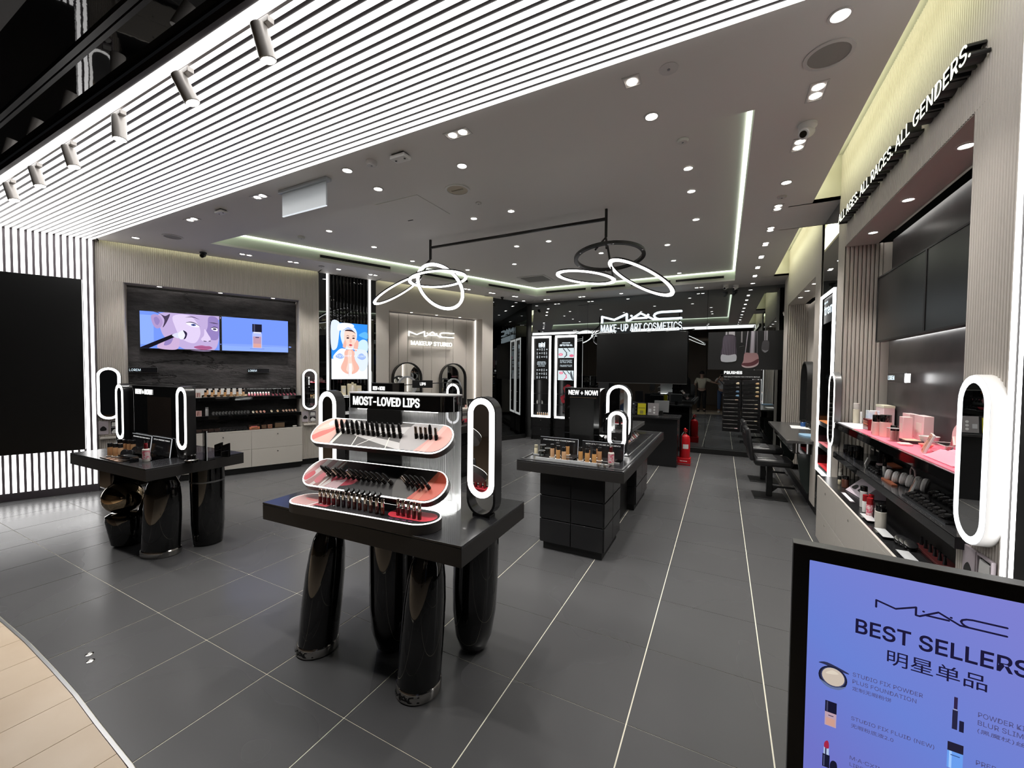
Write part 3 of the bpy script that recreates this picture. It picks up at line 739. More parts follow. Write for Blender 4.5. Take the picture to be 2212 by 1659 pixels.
# ---- left bay with the two lit screens
bay(LW, 'display_bay', 'beige fluted wall bay on the left with a recessed dark slate panel', 2.80, .277, 2.489)
t = thing('slate_panel', 'dark cracked slate panel at the back of the left wall bay', 'panel', LW)
obj('slab', MB().box(.285, 2.48, .30, .33, .1, OT - .02), SLATE, t, smooth=False)
soff = thing('soffit_lights', 'row of three small round lamps in the left bay soffit', 'ceiling light', LW); soffit_lights(soff, (.656, 1.383, 2.10), .06, OT - .005)
SK = {k: pic(v) for k, v in dict(bg='6f8ff2', bg2='86a4fa', skin='b6a3cf', lite='d3c3e4', shade='8d7bb4', dark='2c2440', hair='453a52', lip='a25a86', lip2='8c4574', eye='e4e0f2', iris='5a6aa8', brush='17151f', metal='cfd0e8', white='dfe0f5', ear='a68fc0', hand='c0a5cb').items()}
face = [(rect(0, 1, 0, 1), SK['bg']), (rect(0, .16, .1, .9), SK['bg2']),
        (spl([(.30, 1.0), (.22, .80), (.24, .55), (.30, .30), (.48, .06), (.60, -.02), (.90, -.02), (.985, .25), (.985, .60), (.94, .80), (.99, 1.0)]), SK['skin']),
        (spl([(.40, .92), (.42, .62), (.50, .30), (.66, .18), (.74, .42), (.72, .70), (.60, .96)]), SK['lite']),
        (spl([(.86, .96), (.84, .66), (.80, .42), (.88, .30), (.985, .36), (.985, .9)]), SK['shade']),
        (spl([(.16, 1.0), (.23, .96), (.30, .90), (.36, .96), (.32, .74), (.27, .58), (.29, .80), (.22, .99)]), SK['hair']),
        (spl([(.13, .86), (.17, .93), (.24, .88), (.27, .72), (.24, .58), (.19, .55), (.15, .66)]), SK['ear']), (spl([(.165, .82), (.20, .86), (.235, .76), (.21, .64), (.18, .68)]), SK['shade']),
        (spl([(.555, .735), (.61, .765), (.68, .74), (.735, .655), (.68, .635), (.61, .665)]), SK['eye']), (circ(.032, 14, .655, .70), SK['iris']), (circ(.016, 12, .655, .70), SK['dark']),
        (spl([(.55, .745), (.61, .785), (.68, .755), (.745, .655), (.68, .735), (.61, .765)]), SK['dark']),
        (spl([(.55, .90), (.64, .935), (.74, .86), (.64, .915)]), SK['hair']),
        (spl([(.885, .625), (.93, .66), (.975, .63), (.97, .56), (.92, .57)]), SK['eye']), (circ(.024, 14, .935, .615), SK['dark']), (spl([(.875, .63), (.93, .685), (.985, .655), (.93, .66)]), SK['dark']),
        (spl([(.86, .80), (.93, .80), (.985, .77), (.93, .775)]), SK['hair']),
        (spl([(.80, .60), (.79, .42), (.75, .30), (.79, .245), (.86, .255), (.88, .33), (.85, .44)]), SK['lite']), (spl([(.78, .262), (.80, .238), (.83, .25)]), SK['dark']), (spl([(.845, .255), (.87, .248), (.88, .275)]), SK['dark']),
        (spl([(.655, .075), (.75, .125), (.81, .11), (.865, .11), (.90, .05), (.82, .0), (.72, .01)]), SK['lip']), (spl([(.655, .075), (.76, .078), (.90, .055), (.80, .06)]), SK['lip2']),
        (spl([(.20, .02), (.27, .26), (.36, .40), (.46, .34), (.47, .12), (.42, -.02)]), SK['hand']), (spl([(.28, .10), (.33, .32), (.40, .36), (.36, .14)]), SK['shade']),
        ([(.0, .02), (.0, -.0), (.10, .0), (.44, .36), (.40, .42)], SK['brush']), (spl([(.38, .38), (.46, .46), (.52, .40), (.46, .30)]), SK['metal']),
        (spl([(.455, .42), (.50, .52), (.545, .52), (.565, .42), (.53, .30), (.48, .28)]), SK['white']), (spl([(.52, .53), (.57, .46), (.555, .32), (.525, .28), (.545, .40)]), SK['dark'])]
tv(LW, .413, 1.955, .967, .567, 'lit wall screen showing a close-up of a made-up face on blue, left of the pair', .2, face)
bot = [(rect(0, 1, 0, 1), SK['bg']), (rect(0, 1, 0, .16), SK['bg2']), (spl([(.0, .16), (.3, .14), (.6, .17), (1, .15), (1, .2), (.5, .21), (0, .2)]), pic('7d9af5')),
       (rect(.44, .585, .10, .56), pic('a9b4ea')), (rect(.452, .573, .12, .46), pic('b58fa4')), (rect(.452, .573, .12, .24), pic('d09c96')), (rect(.44, .585, .60, .84), pic('1d1c2c')), (rect(.46, .48, .60, .84), pic('4a4a66')),
       (rect(.455, .57, .56, .60), pic('d5d8f2')), (rect(.485, .54, .42, .45), pic('4c4870')), (rect(.40, .62, .07, .10), pic('7a90dc'))]
tv(LW, 1.388, 1.955, .967, .567, 'lit wall screen showing a makeup bottle on blue, right of the pair', .2, bot)
TAGM = mat('tag_black', (.01, .01, .012), .2); TXT = glow('tag_white', (.75, .9, 1), 1.1)
def wall_tag(F, x0, x1, z0, z1, y, label):
    t = thing('name_plate', label, 'sign', at(F, x0, y, z0)); W = x1 - x0; h = z1 - z0
    obj('plate', MB().box(0, W, .0, .02, 0, h), TAGM, t, bev=.002); obj('plate_rim', MB().ring(rect(-.004, W + .004, -.004, h + .004), rect(0, W, 0, h), .006, .012), GREYM, t, smooth=False)
    text('LOREM', TXT, t, .012, .42 * W, h * .25, h * .75, -.0005, .001); return t
wall_tag(LW, .285, .606, 1.61, 1.68, .25, 'black LOREM plate on slate under the face screen'); wall_tag(LW, 1.744, 2.06, 1.61, 1.68, .25, 'black LOREM plate on slate under the bottle screen')
cabinet(LW, .277, 2.49, 3, 'beige drawer cabinet below the lit screens on the left wall')
shelf(LW, .30, 2.50, 1.225, 'upper black shelf below the lit screens', -.03); shelf(LW, .30, 2.50, .94, 'lower black shelf below the lit screens', -.03)
LMIR = mat('mirror_glass_b', (.7, .7, .68), 0, 1)
oval_mirror(at(LW, .115, -.05, 1.32), .246, .72, 'glowing oval mirror on the fluted pilaster beside the entrance light bars', .044)
oval_mirror(at(LW, 2.635, -.05, 1.322), .24, .72, 'glowing oval mirror on the fluted pilaster beside the poster bay', .044)
LIL = mat('mauve_card', (.50, .44, .47), .5)
def niche(F, x, z, label, s=1):
    t = thing('tissue_niche', label, 'dispenser', at(F, x, -.008, z))
    obj('bin_flap', MB().ring(rect(0, .10, 0, .185), stad(.055, .055, 6, .05, .10), -.012, -.002) if False else MB().box(0, .10, -.012, 0, 0, .185), LIL, t, bev=.003)
    obj('bin_hole', MB().prism(spl([(.025, .055), (.075, .055), (.08, .085), (.05, .115), (.02, .085)], 3), -.0135, -.0122, 'y'), BLK, t, smooth=False)
    obj('slot_frame', MB().ring(rect(.118, .225, 0, .185), rect(.124, .219, .008, .177), -.014, 0).box(.124, .219, -.012, 0, .088, .096), LIL, t, smooth=False)
    obj('slot_recess', MB().box(.124, .219, -.003, 0, .008, .177), BLK, t, smooth=False)
    obj('tissue', MB().prism(spl([(.13, .02), (.16, .07), (.20, .055), (.215, .02), (.18, .012)], 3), -.02, -.004, 'y').prism([(.13, .105), (.213, .105), (.208, .16), (.136, .165)], -.012, -.004, 'y'), WHITE, t)
    obj('ledge', MB().box(.02, .22, -.05, 0, -.06, -.035), BEIGE2, t, bev=.003)
    return t
niche(LW, .0, .755, 'mauve tissue and waste niche under the left-hand oval mirror'); niche(LW, 2.515, .755, 'mauve tissue and waste niche under the oval mirror by the poster')

# ---- poster bay
PB = thing('poster_bay', 'black ribbed gloss bay with two tall light strips between the beige bays', 'wall unit', LW)
obj('mirror_strip', MB().box(2.802, 2.935, .0, .02, .1, H), MIRX, PB, smooth=False); obj('mirror_strip', MB().box(3.70, 3.818, .0, .02, .1, H), MIRX, PB, smooth=False)
obj('light_strip', MB().box(2.925, 2.958, -.012, .01, .69, H), LED, PB, smooth=False); obj('light_strip', MB().box(3.685, 3.718, -.012, .01, .69, H), LED, PB, smooth=False)
for i in range(12):
    x0 = 2.962 + i * .060
    obj('gloss_rib', MB().prism([(x0 + .004, .03), (x0 + .008, .006), (x0 + .02, -.008), (x0 + .036, -.008), (x0 + .05, .006), (x0 + .056, .03)][::-1], .1, H, 'z'), BLKG, PB)
obj('backing', MB().box(2.935, 3.70, .03, .05, .1, H), BLKG, PB, smooth=False); obj('kick_board', MB().box(2.80, 3.82, -.01, .02, 0, .1), BLK, PB, smooth=False)
PO = {k: pic(v, 1.15) for k, v in dict(sky='2f82e6', sky2='5aa6f2', cloud='b8d2f6', cloth='c9d3ee', cloth2='e6ebf8', fold='93a9da', skin='d7a596', skin2='e6bfb2', shade='b97f74', eye='3a2a30', lip='b8434e', hair='35262a', snow='dfe6f6', prod='f3ecec', prodsh='cdbfc6').items()}
pst = [(rect(0, 1, 0, 1), PO['sky']), (rect(0, 1, .0, .36), PO['snow']), (spl([(0, .55), (0, 1), (.22, 1), (.20, .75), (.14, .55)]), PO['cloth']), (spl([(.70, .62), (.85, .72), (1, .68), (1, .52), (.8, .5)]), PO['cloud']), (spl([(.75, .80), (.9, .86), (1, .84), (1, .74), (.85, .76)]), PO['sky2']),
       (spl([(.06, .42), (.05, .34), (.02, .22), (.16, .18), (.30, .26), (.36, .40), (.40, .52), (.24, .54)]), PO['cloth2']), (spl([(.64, .52), (.62, .38), (.68, .24), (.84, .14), (1.0, .24), (1.0, .48), (.86, .54)]), PO['cloth']),
       (spl([(.36, .50), (.34, .36), (.25, .20), (.40, .10), (.62, .10), (.76, .20), (.64, .36), (.62, .50), (.5, .54)]), PO['skin']), (spl([(.45, .50), (.44, .30), (.40, .16), (.52, .12), (.60, .18), (.55, .34), (.55, .50)]), PO['skin2']),
       (spl([(.28, .66), (.24, .80), (.30, .92), (.46, .97), (.62, .93), (.70, .82), (.66, .64), (.60, .56), (.50, .53), (.36, .56)]), PO['cloth']), (spl([(.18, .86), (.20, .98), (.50, 1.0), (.62, .95), (.40, .90)]), PO['cloth2']), (spl([(.30, .86), (.44, .90), (.60, .86), (.46, .93)]), PO['fold']),
       (spl([(.36, .86), (.34, .72), (.38, .62), (.50, .555), (.60, .60), (.66, .70), (.67, .82), (.56, .87), (.44, .88)]), PO['skin2']), (spl([(.36, .86), (.42, .885), (.56, .88), (.66, .82), (.58, .85), (.46, .86)]), PO['hair']),
       (spl([(.40, .735), (.445, .752), (.485, .735), (.44, .722)]), PO['eye']), (spl([(.56, .735), (.60, .752), (.64, .737), (.60, .722)]), PO['eye']), (spl([(.39, .765), (.44, .785), (.49, .765), (.44, .775)]), PO['hair']), (spl([(.55, .767), (.60, .787), (.65, .77), (.60, .777)]), PO['hair']),
       (spl([(.50, .72), (.49, .665), (.52, .65), (.55, .665), (.535, .72)]), PO['skin']), (spl([(.47, .612), (.515, .630), (.565, .612), (.52, .592)]), PO['lip']),
       (spl([(.60, .58), (.68, .70), (.74, .68), (.72, .56), (.66, .50)]), PO['skin']), (spl([(.30, .58), (.36, .70), (.40, .64), (.38, .56)]), PO['skin']), (spl([(.33, .542), (.5, .552), (.72, .542), (.72, .53), (.5, .54), (.33, .53)]), PO['cloth2']),
       (spl([(.10, .40), (.22, .46), (.34, .40), (.24, .36)]), PO['fold']), (spl([(.70, .40), (.82, .47), (.95, .40), (.84, .35)]), PO['fold']), (rect(.455, .545, .06, .28), PO['prod']), (rect(.455, .475, .06, .28), PO['prodsh']), (rect(.47, .53, .195, .2), PO['prodsh'])]
t = thing('poster_screen', 'bright backlit portrait poster of a white-wrapped model against blue sky', 'poster', at(LW, 2.995, -.045, 1.50))
obj('housing', MB().box(0, .645, .003, .03, 0, 1.03), BLKM, t, smooth=False); picture('display', pst, t, 0, .0005, None, lambda p: (p[0] * .645, p[1] * 1.03))
text('hyper real', pic('dfe8fb', 1.1), t, .06, .59, .40, .455, -.013, .0005, bold=-.008)
WSH = mat('white_shelf', (.72, .72, .73), .35)
for z, l in ((1.21, 'upper white shelf under the backlit poster'), (.905, 'lower white shelf under the backlit poster'), (.60, 'lowest white shelf under the backlit poster')):
    t = thing('shelf', l, 'shelf', at(LW, 2.965, -.20, z)); obj('board', MB().box(0, .715, 0, .2, -.035, 0), WSH, t, bev=.003); obj('under_light', MB().box(.03, .68, .02, .03, -.039, -.035), glow('led_shelf', (1, .96, .9), 2.4), t, smooth=False)

# ---- makeup studio bay
t = bay(LW @ T((3.82, 0, 0)), 'studio_bay', 'plain beige wall bay with a lit recess for the makeup studio sign', 2.76, .256, 2.462, False)
soff = thing('soffit_lights', 'row of three small round lamps in the makeup studio soffit', 'ceiling light', LW); soffit_lights(soff, (4.58, 5.153, 5.727), .07, OT - .005)
sp = thing('boarded_panel', 'beige panel of vertical boards behind the makeup studio sign', 'panel', LW)
gx = [4.08, 4.20, 4.399, 4.592, 4.950, 5.148, 5.501, 5.690, 6.033, 6.27]
obj('panel_backing', MB().box(4.08, 6.27, .318, .33, .1, OT), mat('groove_dark', (.10, .09, .085), .7), sp, smooth=False)
for a, b in zip(gx, gx[1:]): box('board', BEIGE, sp, a + .004, b - .004, .296, .318, .1, OT - .02, .002)
obj('glow_strip', MB().box(6.262, 6.272, .27, .285, .7, OT - .01), glow('led_halo2', (1, .98, .95), 3), sp, smooth=False)
SG = glow('sign_warm_white', (1, 1, .92), 1.7)
t = thing('wall_sign', 'backlit raised brand lettering with MAKEUP STUDIO on the boarded panel', 'sign', at(LW, 4.60, .25, 2.2))
logo(SG, t, .0, 1.07, .20, .31, .0, .02, .024); text('MAKEUP STUDIO', SG, t, .045, 1.025, .01, .10, 0, .02, bold=.012)
DARKS = mat('sign_return', (.3, .29, .27), .5)
obj('standoff', MB().box(.0, 1.07, .03, .046, .24, .25).box(.05, 1.02, .03, .046, .05, .06), DARKS, t, smooth=False)
def arch(M, w, h, label):
    t = thing('arch_mirror', label, 'mirror', M); n = 14; r = w / 2
    P = lambda r, d: [(-r, 0), (r, 0)] + [(r * math.cos(PI * i / n), h - w / 2 + r * math.sin(PI * i / n)) for i in range(n + 1)] + ([] if d else [])
    obj('frame', MB().ring(P(r, 0), [(a, max(b, .02)) for a, b in P(r - .02, 0)], -.05, .05), BLK, t); obj('back', MB().prism(P(r - .005, 0), .045, .05, 'y'), BLK, t); obj('glass', MB().prism([(a, max(b, .02)) for a, b in P(r - .018, 0)], -.005, .0, 'y'), MIR, t, smooth=False); return t
arch(at(LW, 4.545, .2, .85), .64, .99, 'tall black-framed arch mirror under the studio sign, left of two'); arch(at(LW, 5.635, .2, .85), .65, .99, 'tall black-framed arch mirror under the studio sign, right of two')
t = thing('makeup_table', 'long pale counter below the two arch mirrors', 'table', at(LW, 4.10, -.14, 0))
obj('top', MB().box(0, 2.15, 0, .42, .80, .84), BEIGE2, t, bev=.004); obj('front_panel', MB().box(.02, 2.13, .06, .08, .1, .80), BEIGE2, t, smooth=False); obj('plinth', MB().box(.04, 2.11, .1, .4, 0, .1), BLK, t, smooth=False)
RG = mat('ring_grey', (.34, .35, .36), .35)
def round_mirror(M, r, label):
    t = thing('round_mirror', label, 'mirror', M)
    obj('ring', MB().ring(circ(r, 28, 0, r + .05), circ(r * .82, 28, 0, r + .05), -.02, .02), RG, t); obj('glass', MB().prism(circ(r * .83, 28, 0, r + .05), -.002, .004, 'y'), MIR, t, smooth=False)
    obj('stand', MB().box(-.06, .06, -.05, .05, 0, .012).box(-.012, .012, -.012, .012, .01, .06 + r * .1), RG, t, smooth=False); return t
round_mirror(at(LW, 4.45, -.02, .84 + .26), .205, 'round grey-framed mirror on a stand before the left arch mirror'); round_mirror(at(LW, 5.53, -.02, .84 + .26), .18, 'round grey-framed mirror on a stand before the right arch mirror')
for x, r in ((4.45, .2), (5.53, .2)):
    t = thing('mirror_riser', 'pale riser block under the round mirror before the %s arch' % ('left' if x < 5 else 'right'), 'riser', at(LW, x, -.02, .84)); box('block', BEIGE2, t, -.14, .14, -.09, .09, 0, .26, .004)
# ---- far left smoked mirror
t = thing('smoked_mirror', 'dark mirrored wall panel beside the makeup studio bay', 'mirror', LW)
obj('glass', MB().box(6.585, 7.62, .02, .04, .1, H), MIRX, t, smooth=False); obj('kick_board', MB().box(6.585, 7.60, .0, .04, 0, .1), BLK, t, smooth=False)
# ================================================================== RIGHT WALL
bay(RW, 'display_bay', 'beige fluted wall bay on the right under the raised lettering', 2.79, .228, 2.447, True, .3)
soff = thing('soffit_lights', 'row of three small round lamps in the right bay soffit', 'ceiling light', RW); soffit_lights(soff, (.63, 1.36, 2.10), .10, OT - .005)
t = thing('slate_panel', 'dark slate panel behind the two black screens on the right wall', 'panel', RW)
obj('slab', MB().box(.38, 2.43, .30, .33, .1, OT - .02), mat('polished_slate', (.040, .038, .039), .32, noise=(3.5, .12, (.075, .070, .071))), t, smooth=False); obj('back_board', MB().box(.22, 2.46, .34, .36, .1, OT), BLK, t, smooth=False)
obj('glow_strip', MB().box(.45, 2.3, .262, .272, 1.968, 1.978), glow('led_halo3', (1, .99, .97), 9), t, smooth=False)
tv(RW, .41, 1.955, .965, .567, 'switched-off black wall screen on the right wall, farther of two', .2, off=True)
tv(RW, 1.375, 1.955, .965, .567, 'switched-off black wall screen on the right wall, nearer of two', .2, off=True)
t = wall_tag(RW, .66, 1.01, 1.61, 1.684, .22, 'small lit LOREM plate on slate under the black screens')
obj('end_lamp', MB().box(.352, .362, .0, .03, .004, .07), glow('tag_lamp', (1, 1, 1), 8), t, smooth=False)
cabinet(RW, .25, 2.46, 3, 'beige drawer cabinet under the product shelves on the right wall')
RSH = shelf(RW, .29, 2.55, 1.222, 'upper black product shelf on the right wall with pink glow', -.05)
obj('pink_inlay', MB().box(.55, 2.22, .02, .31, 0, .003), mat('pink_gloss', (.80, .16, .22), .25, emit=.35, ecol=(1, .22, .30)), RSH, smooth=False)
obj('pale_inlay', MB().box(.03, .54, .02, .31, 0, .003), mat('pale_gloss', (.75, .75, .8), .25, emit=.12), RSH, smooth=False)
shelf(RW, .29, 2.56, .945, 'lower black product shelf on the right wall', -.05)
t = thing('beige_board', 'beige panel between lower shelf and cabinet on the right wall', 'panel', at(RW, .30, .24, .70)); box('board', BEIGE2, t, .35, 2.14, 0, .02, 0, .17, .003)
oval_mirror(at(RW, 2.67, -.055, 1.315), .245, .72, 'big glowing oval mirror on the fluted pilaster by the right screens', .052, .034, WHITE, None, MIR, glow('led_mirror_cool', (.93, .96, 1), 1.5))
oval_mirror(at(RW, .17, -.055, 1.33), .245, .72, 'narrow-looking oval mirror at the far end of the right shelves', .052, .03, None)
niche(RW, 2.545, .735, 'mauve tissue niche under the big oval mirror on the right')
t = thing('raised_lettering', 'raised lit letters reading ALL AGES, ALL RACES, ALL GENDERS over the right bay', 'sign', RW)
text('ALL AGES. ALL RACES. ALL GENDERS.', BLK, t, .30, 2.57, 3.06, 3.145, -.008, .062, name='letter_returns', bold=.012)
text('ALL AGES. ALL RACES. ALL GENDERS.', glow('sign_cream', (.98, 1, .80), 1.35), t, .302, 2.568, 3.0615, 3.1435, -.0705, .002)
# ---- lit shelving niche between the two bays
t = thing('shelf_niche', 'narrow black shelving niche with glowing frame in the right wall', 'shelving', RW)
obj('mirror_face', MB().box(-.785, .0, .008, .02, 2.56, H), MIRD, t, smooth=False)
obj('side_panel', MB().box(-.785, -.735, .0, .3, .1, 2.56), BLKG, t, smooth=False); obj('side_panel', MB().box(-.12, .0, .0, .3, .1, 2.56), BLKG, t, smooth=False)
obj('back_panel', MB().box(-.735, -.12, .28, .3, .1, 2.56), MIRX, t, smooth=False); obj('base_panel', MB().box(-.735, -.12, .0, .3, .1, .56), BLKS, t, smooth=False)
obj('light_frame', MB().ring(rect(-.745, -.11, .565, 2.555), rect(-.712, -.143, .598, 2.522), -.012, .004), LED, t, smooth=False)
for z, c in ((1.14, (.62, .20, .06)), (.89, (.75, .22, .25)), (.64, (.72, .04, .05))):
    b = box('shelf_board', BLKS, t, -.735, -.12, .0, .28, z - .05, z - .004); box('coloured_top', mat('shelf_top_%d' % (c[0] * 100), c, .35, emit=.12), b, -.73, -.125, .005, .275, z - .004, z)
obj('header_card', MB().box(-.715, -.14, .02, .03, 2.24, 2.52), BLK, t, smooth=False); text('hyper real', glow('tag_white', (.75, .9, 1), 1.1), t, -.69, -.52, 2.455, 2.485, .019, .001); text('trend', glow('tag_white', (.75, .9, 1), 1.1), t, -.69, -.17, 2.33, 2.44, .019, .001, bold=.02)
strokes(q := MB(), [[(-.66, 1.62), (-.60, 1.66), (-.58, 1.60), (-.52, 1.66), (-.50, 1.60), (-.44, 1.66), (-.43, 1.60), (-.30, 1.59)], [(-.62, 1.50), (-.42, 1.51)], [(-.62, 1.42), (-.45, 1.43)]], .014, .27, .279)
obj('script_mark', q, TXT, t, smooth=False)
# ---- second bay: makeup bar
B2 = RW @ T((-3.945, 0, 0))
bay(B2, 'makeup_bay', 'plain-faced beige bay with fluted inner sides above the makeup bar', 3.15, .484, 2.854, True, .3)
soff = thing('soffit_lights', 'row of three small round lamps above the makeup bar', 'ceiling light', B2); soffit_lights(soff, (1.29, 1.86, 2.395), .06, OT - .005)
t = thing('boarded_panel', 'beige fluted panel behind the makeup bar', 'panel', B2)
stuff(obj('fluting', flute(MB(), .49, 2.85, .1, OT - .02, .30, .03, .008), BEIGE, t))
obj('side_light', MB().box(2.80, 2.815, .24, .29, .9, 2.62), glow('led_halo2', (1, .98, .95), 3), t, smooth=False)
arch(at(B2, 1.05, .22, .88), .64, .99, 'tall black-framed arch mirror above the makeup bar, farther of two'); arch(at(B2, 2.2, .22, .88), .64, .99, 'tall black-framed arch mirror above the makeup bar, nearer of two')
BARM = mat('bar_grey', (.055, .054, .052), .25)
t = thing('makeup_bar', 'dark grey wall table with tapered leg under the arch mirrors on the right', 'table')
obj('top', MB().prism([(.71, 5.94), (.715, 8.16), (1.28, 8.16), (1.28, 6.02)], .825, .862), BARM, t, bev=.004)
obj('apron', MB().box(.80, 1.26, 6.10, 8.06, .68, .825), BLKG, t, bev=.004)
for x in (.835, .95): obj('apron_trim', MB().box(x, x + .006, 6.094, 6.102, .69, .82), STEEL, t, smooth=False)
for y in (6.2, 7.9): obj('leg', MB().prism([(.86, .68), (1.10, .68), (1.06, .30), (.98, .16), (.91, .30)], y, y + .05, 'y'), mat('leg_green_grey', (.035, .045, .042), .2), t, bev=.003)
t = thing('paper_mat', 'white paper sheet lying on the makeup bar', 'paper', (1.08, 7.45, .863)); obj('sheet', MB().prism([(-.15, -.2), (.08, -.22), (.10, .2), (-.12, .22)], 0, .003), WHITE, t, smooth=False)
t = thing('paper_mat', 'pale blue pouch at the near end of the makeup bar', 'pouch', (1.05, 6.42, .863)); obj('pouch', MB().prism(spl([(-.10, -.12), (.10, -.14), (.12, .10), (-.12, .14)], 3), 0, .02), mat('pouch_blue', (.30, .48, .66), .3), t)
for i, (x, y, c, h, l) in enumerate([(1.12, 7.58, (.03, .10, .30), .11, 'dark blue bottle standing on the makeup bar'), (1.17, 7.48, BLK, .10, 'black jar on the makeup bar behind the white sheet'), (1.19, 7.36, BLKG, .07, 'low black pot on the makeup bar behind the white sheet')]):
    t = thing('cosmetic_jar', l, 'jar', (x, y, .862)); r = .035
    obj('body', MB().lathe([(0, 0), (r, 0), (r, h * .6), (r * .8, h * .66), (0, h * .66)], 16), mat('jar_blue', c, .2) if isinstance(c, tuple) else c, t); obj('lid', MB().lathe([(r * .85, h * .66), (r * .85, h), (0, h)], 16), BLKS, t)
# stools
def stool(x, y, rz, label):
    t = thing('bar_stool', label, 'stool', T((x, y, 0)) @ Matrix.Rotation(rz, 4, 'Z'))
    LE = mat('black_leather', (.018, .018, .019), .28, bump=(60, .15))
    obj('base_plate', MB().box(-.19, .19, -.19, .19, 0, .012), BLKM, t, bev=.004)
    obj('post', MB().box(-.035, .035, -.035, .035, .012, .44), BLKM, t, bev=.006)
    obj('seat', MB().box(-.20, .24, -.20, .20, .44, .54), LE, t, bev=.035)
    obj('seat_pad', MB().box(-.17, .06, -.17, .17, .53, .552), mat('leather_pad', (.05, .05, .052), .18, bump=(40, .2)), t, bev=.012)
    b = obj('backrest', MB().box(-.03, .03, -.19, .19, 0, .44), LE, t, T((-.22, 0, .50)) @ Matrix.Rotation(-.16, 4, 'Y'), bev=.025)
    obj('top_band', MB().box(-.034, .034, -.12, .12, .35, .41), mat('leather_band', (.10, .10, .10), .25), b, bev=.01)
    obj('foot_arm', MB().box(.03, .30, -.012, .012, .13, .155), BLKM, t, bev=.004); obj('foot_bar', MB().tube([(.30, -.15, .1425), (.30, .15, .1425)], .012, 8), STEEL, t)
    obj('gusset', MB().prism([(.03, .06), (.03, .13), (.10, .13)], -.008, .008, 'y'), BLKM, t, smooth=False); return t
stool(.60, 6.50, .05, 'black leather bar stool at the makeup bar, nearer of two'); stool(.60, 7.46, .05, 'black leather bar stool at the makeup bar, farther of two')
# ================================================================== BACK WALL
t = thing('smoked_mirror', 'big smoked mirror covering the whole back wall', 'mirror', BW)
for a, b in ((-4.30, -2.85), (-2.845, -.30), (-.295, 1.30)): obj('glass', MB().box(a, b, 0, .02, .10, H), MIRD, t, smooth=False)
obj('kick_board', MB().box(-4.25, 1.3, -.10, .02, 0, .10), BLK, t, smooth=False)
t = thing('store_sign', 'lit brand sign with MAKE-UP ART COSMETICS on the back mirror', 'sign', BW)
SB = glow('sign_blue_white', (.80, .92, 1), 1.25)
logo(SB, t, -2.50, -.80, 2.815, 2.985, -.02, .02, .045); text('MAKE-UP ART COSMETICS', SB, t, -2.525, -.785, 2.60, 2.765, -.02, .02, bold=.004)
obj('standoff', MB().box(-2.4, -.9, -.02, -.0, 2.85, 2.86), BLK, t, smooth=False)
t = thing('video_wall', 'big switched-off black screen hanging before the back mirror', 'screen', at(BW, -2.575, -.16, 1.44)); obj('panel', MB().box(0, 1.92, 0, .06, 0, 1.105), SCRN, t, bev=.004)
obj('bracket', MB().box(.4, 1.5, .06, .158, .4, .7), BLKM, t, smooth=False); obj('lower_trim', MB().box(0, 1.92, .002, .06, -.012, 0), GREYM, t, smooth=False)
# lit shelving cabinets
def led_cab(x, w, label, title, boxes):
    t = thing('lit_cabinet', label, 'cabinet', at(BW, x, -.22, 0)); W = w
    obj('side_panel', MB().box(0, .02, .0, .215, .0, 2.56), BLKG, t, smooth=False); obj('side_panel', MB().box(W - .02, W, .0, .215, .0, 2.56), BLKG, t, smooth=False)
    obj('top_panel', MB().box(0, W, 0, .215, 2.54, 2.56), BLKG, t, smooth=False); obj('back_panel', MB().box(.02, W - .02, .20, .215, .0, 2.54), BLKS, t, smooth=False)
    for z0, z1 in ((.10, .32), (.325, .545)):
        d = box('drawer', BLKS, t, .022, W - .022, .0, .19, z0, z1, .002); obj('lock', MB().lathe([(.009, 0), (.009, .004), (0, .004)], 12, M=T((W / 2, 0, z1 - .06)) @ Matrix.Rotation(PI / 2, 4, 'X')), CHROME, d)
    obj('kick_board', MB().box(.02, W - .02, .03, .19, 0, .1), BLK, t, smooth=False)
    obj('light_frame', MB().ring(rect(.0, W, .553, 2.535), rect(.05, W - .05, .603, 2.485), -.014, .004), LED, t, smooth=False)
    obj('header_card', MB().box(.05, W - .05, .02, .03, 1.47, 2.485), mat('card_black', (.008, .008, .009), .4), t, smooth=False)
    for z in (.88, 1.14): obj('shelf_board', MB().box(.05, W - .05, .01, .20, z - .012, z), mat('dark_glass_top', (.04, .04, .042), .08, coat=.4), t, smooth=False)
    return t
CB1 = led_cab(-4.184, .508, 'tall black cabinet with glowing white frame at the back, left of two', 'mini', 0)
text('mini', SB, CB1, .17, .34, 2.28, 2.39, .018, .002, bold=.05); text('TRAVEL SIZE', SB, CB1, .17, .34, 2.255, 2.272, .018, .002)
g = MB()
for z0 in (1.50, 2.0):
    for r_ in range(3):
        for c_ in range(5):
            x = .125 + c_ * .062; z = z0 + r_ * .09; k = (r_ * 5 + c_) % 4
            if k == 0: g.prism(rect(x, x + .026, z, z + .06), .014, .019, 'y')
            elif k == 1: g.prism(rect(x, x + .02, z, z + .045), .014, .019, 'y'); g.prism(rect(x + .004, x + .016, z + .048, z + .066), .014, .019, 'y')
            elif k == 2: g.prism(circ(.019, 12, x + .014, z + .03), .014, .019, 'y')
            else: g.ring(circ(.022, 14, x + .014, z + .032), circ(.013, 14, x + .014, z + .032), .014, .019)
obj('product_prints', g, glow('print_pale', (.62, .68, .72), .55), CB1, smooth=False)
for k, (z, a, b) in enumerate(((1.90, .13, .36), (1.87, .12, .37), (1.84, .125, .365), (1.80, .15, .34))): text(('ADVENTURE-READY MUST-', 'HAVES IN TRAVEL-SIZED', 'SIZES FOR PLAY', 'SHOP MINI')[k], SB, CB1, a + .01, b, z, z + .018, .018, .001)
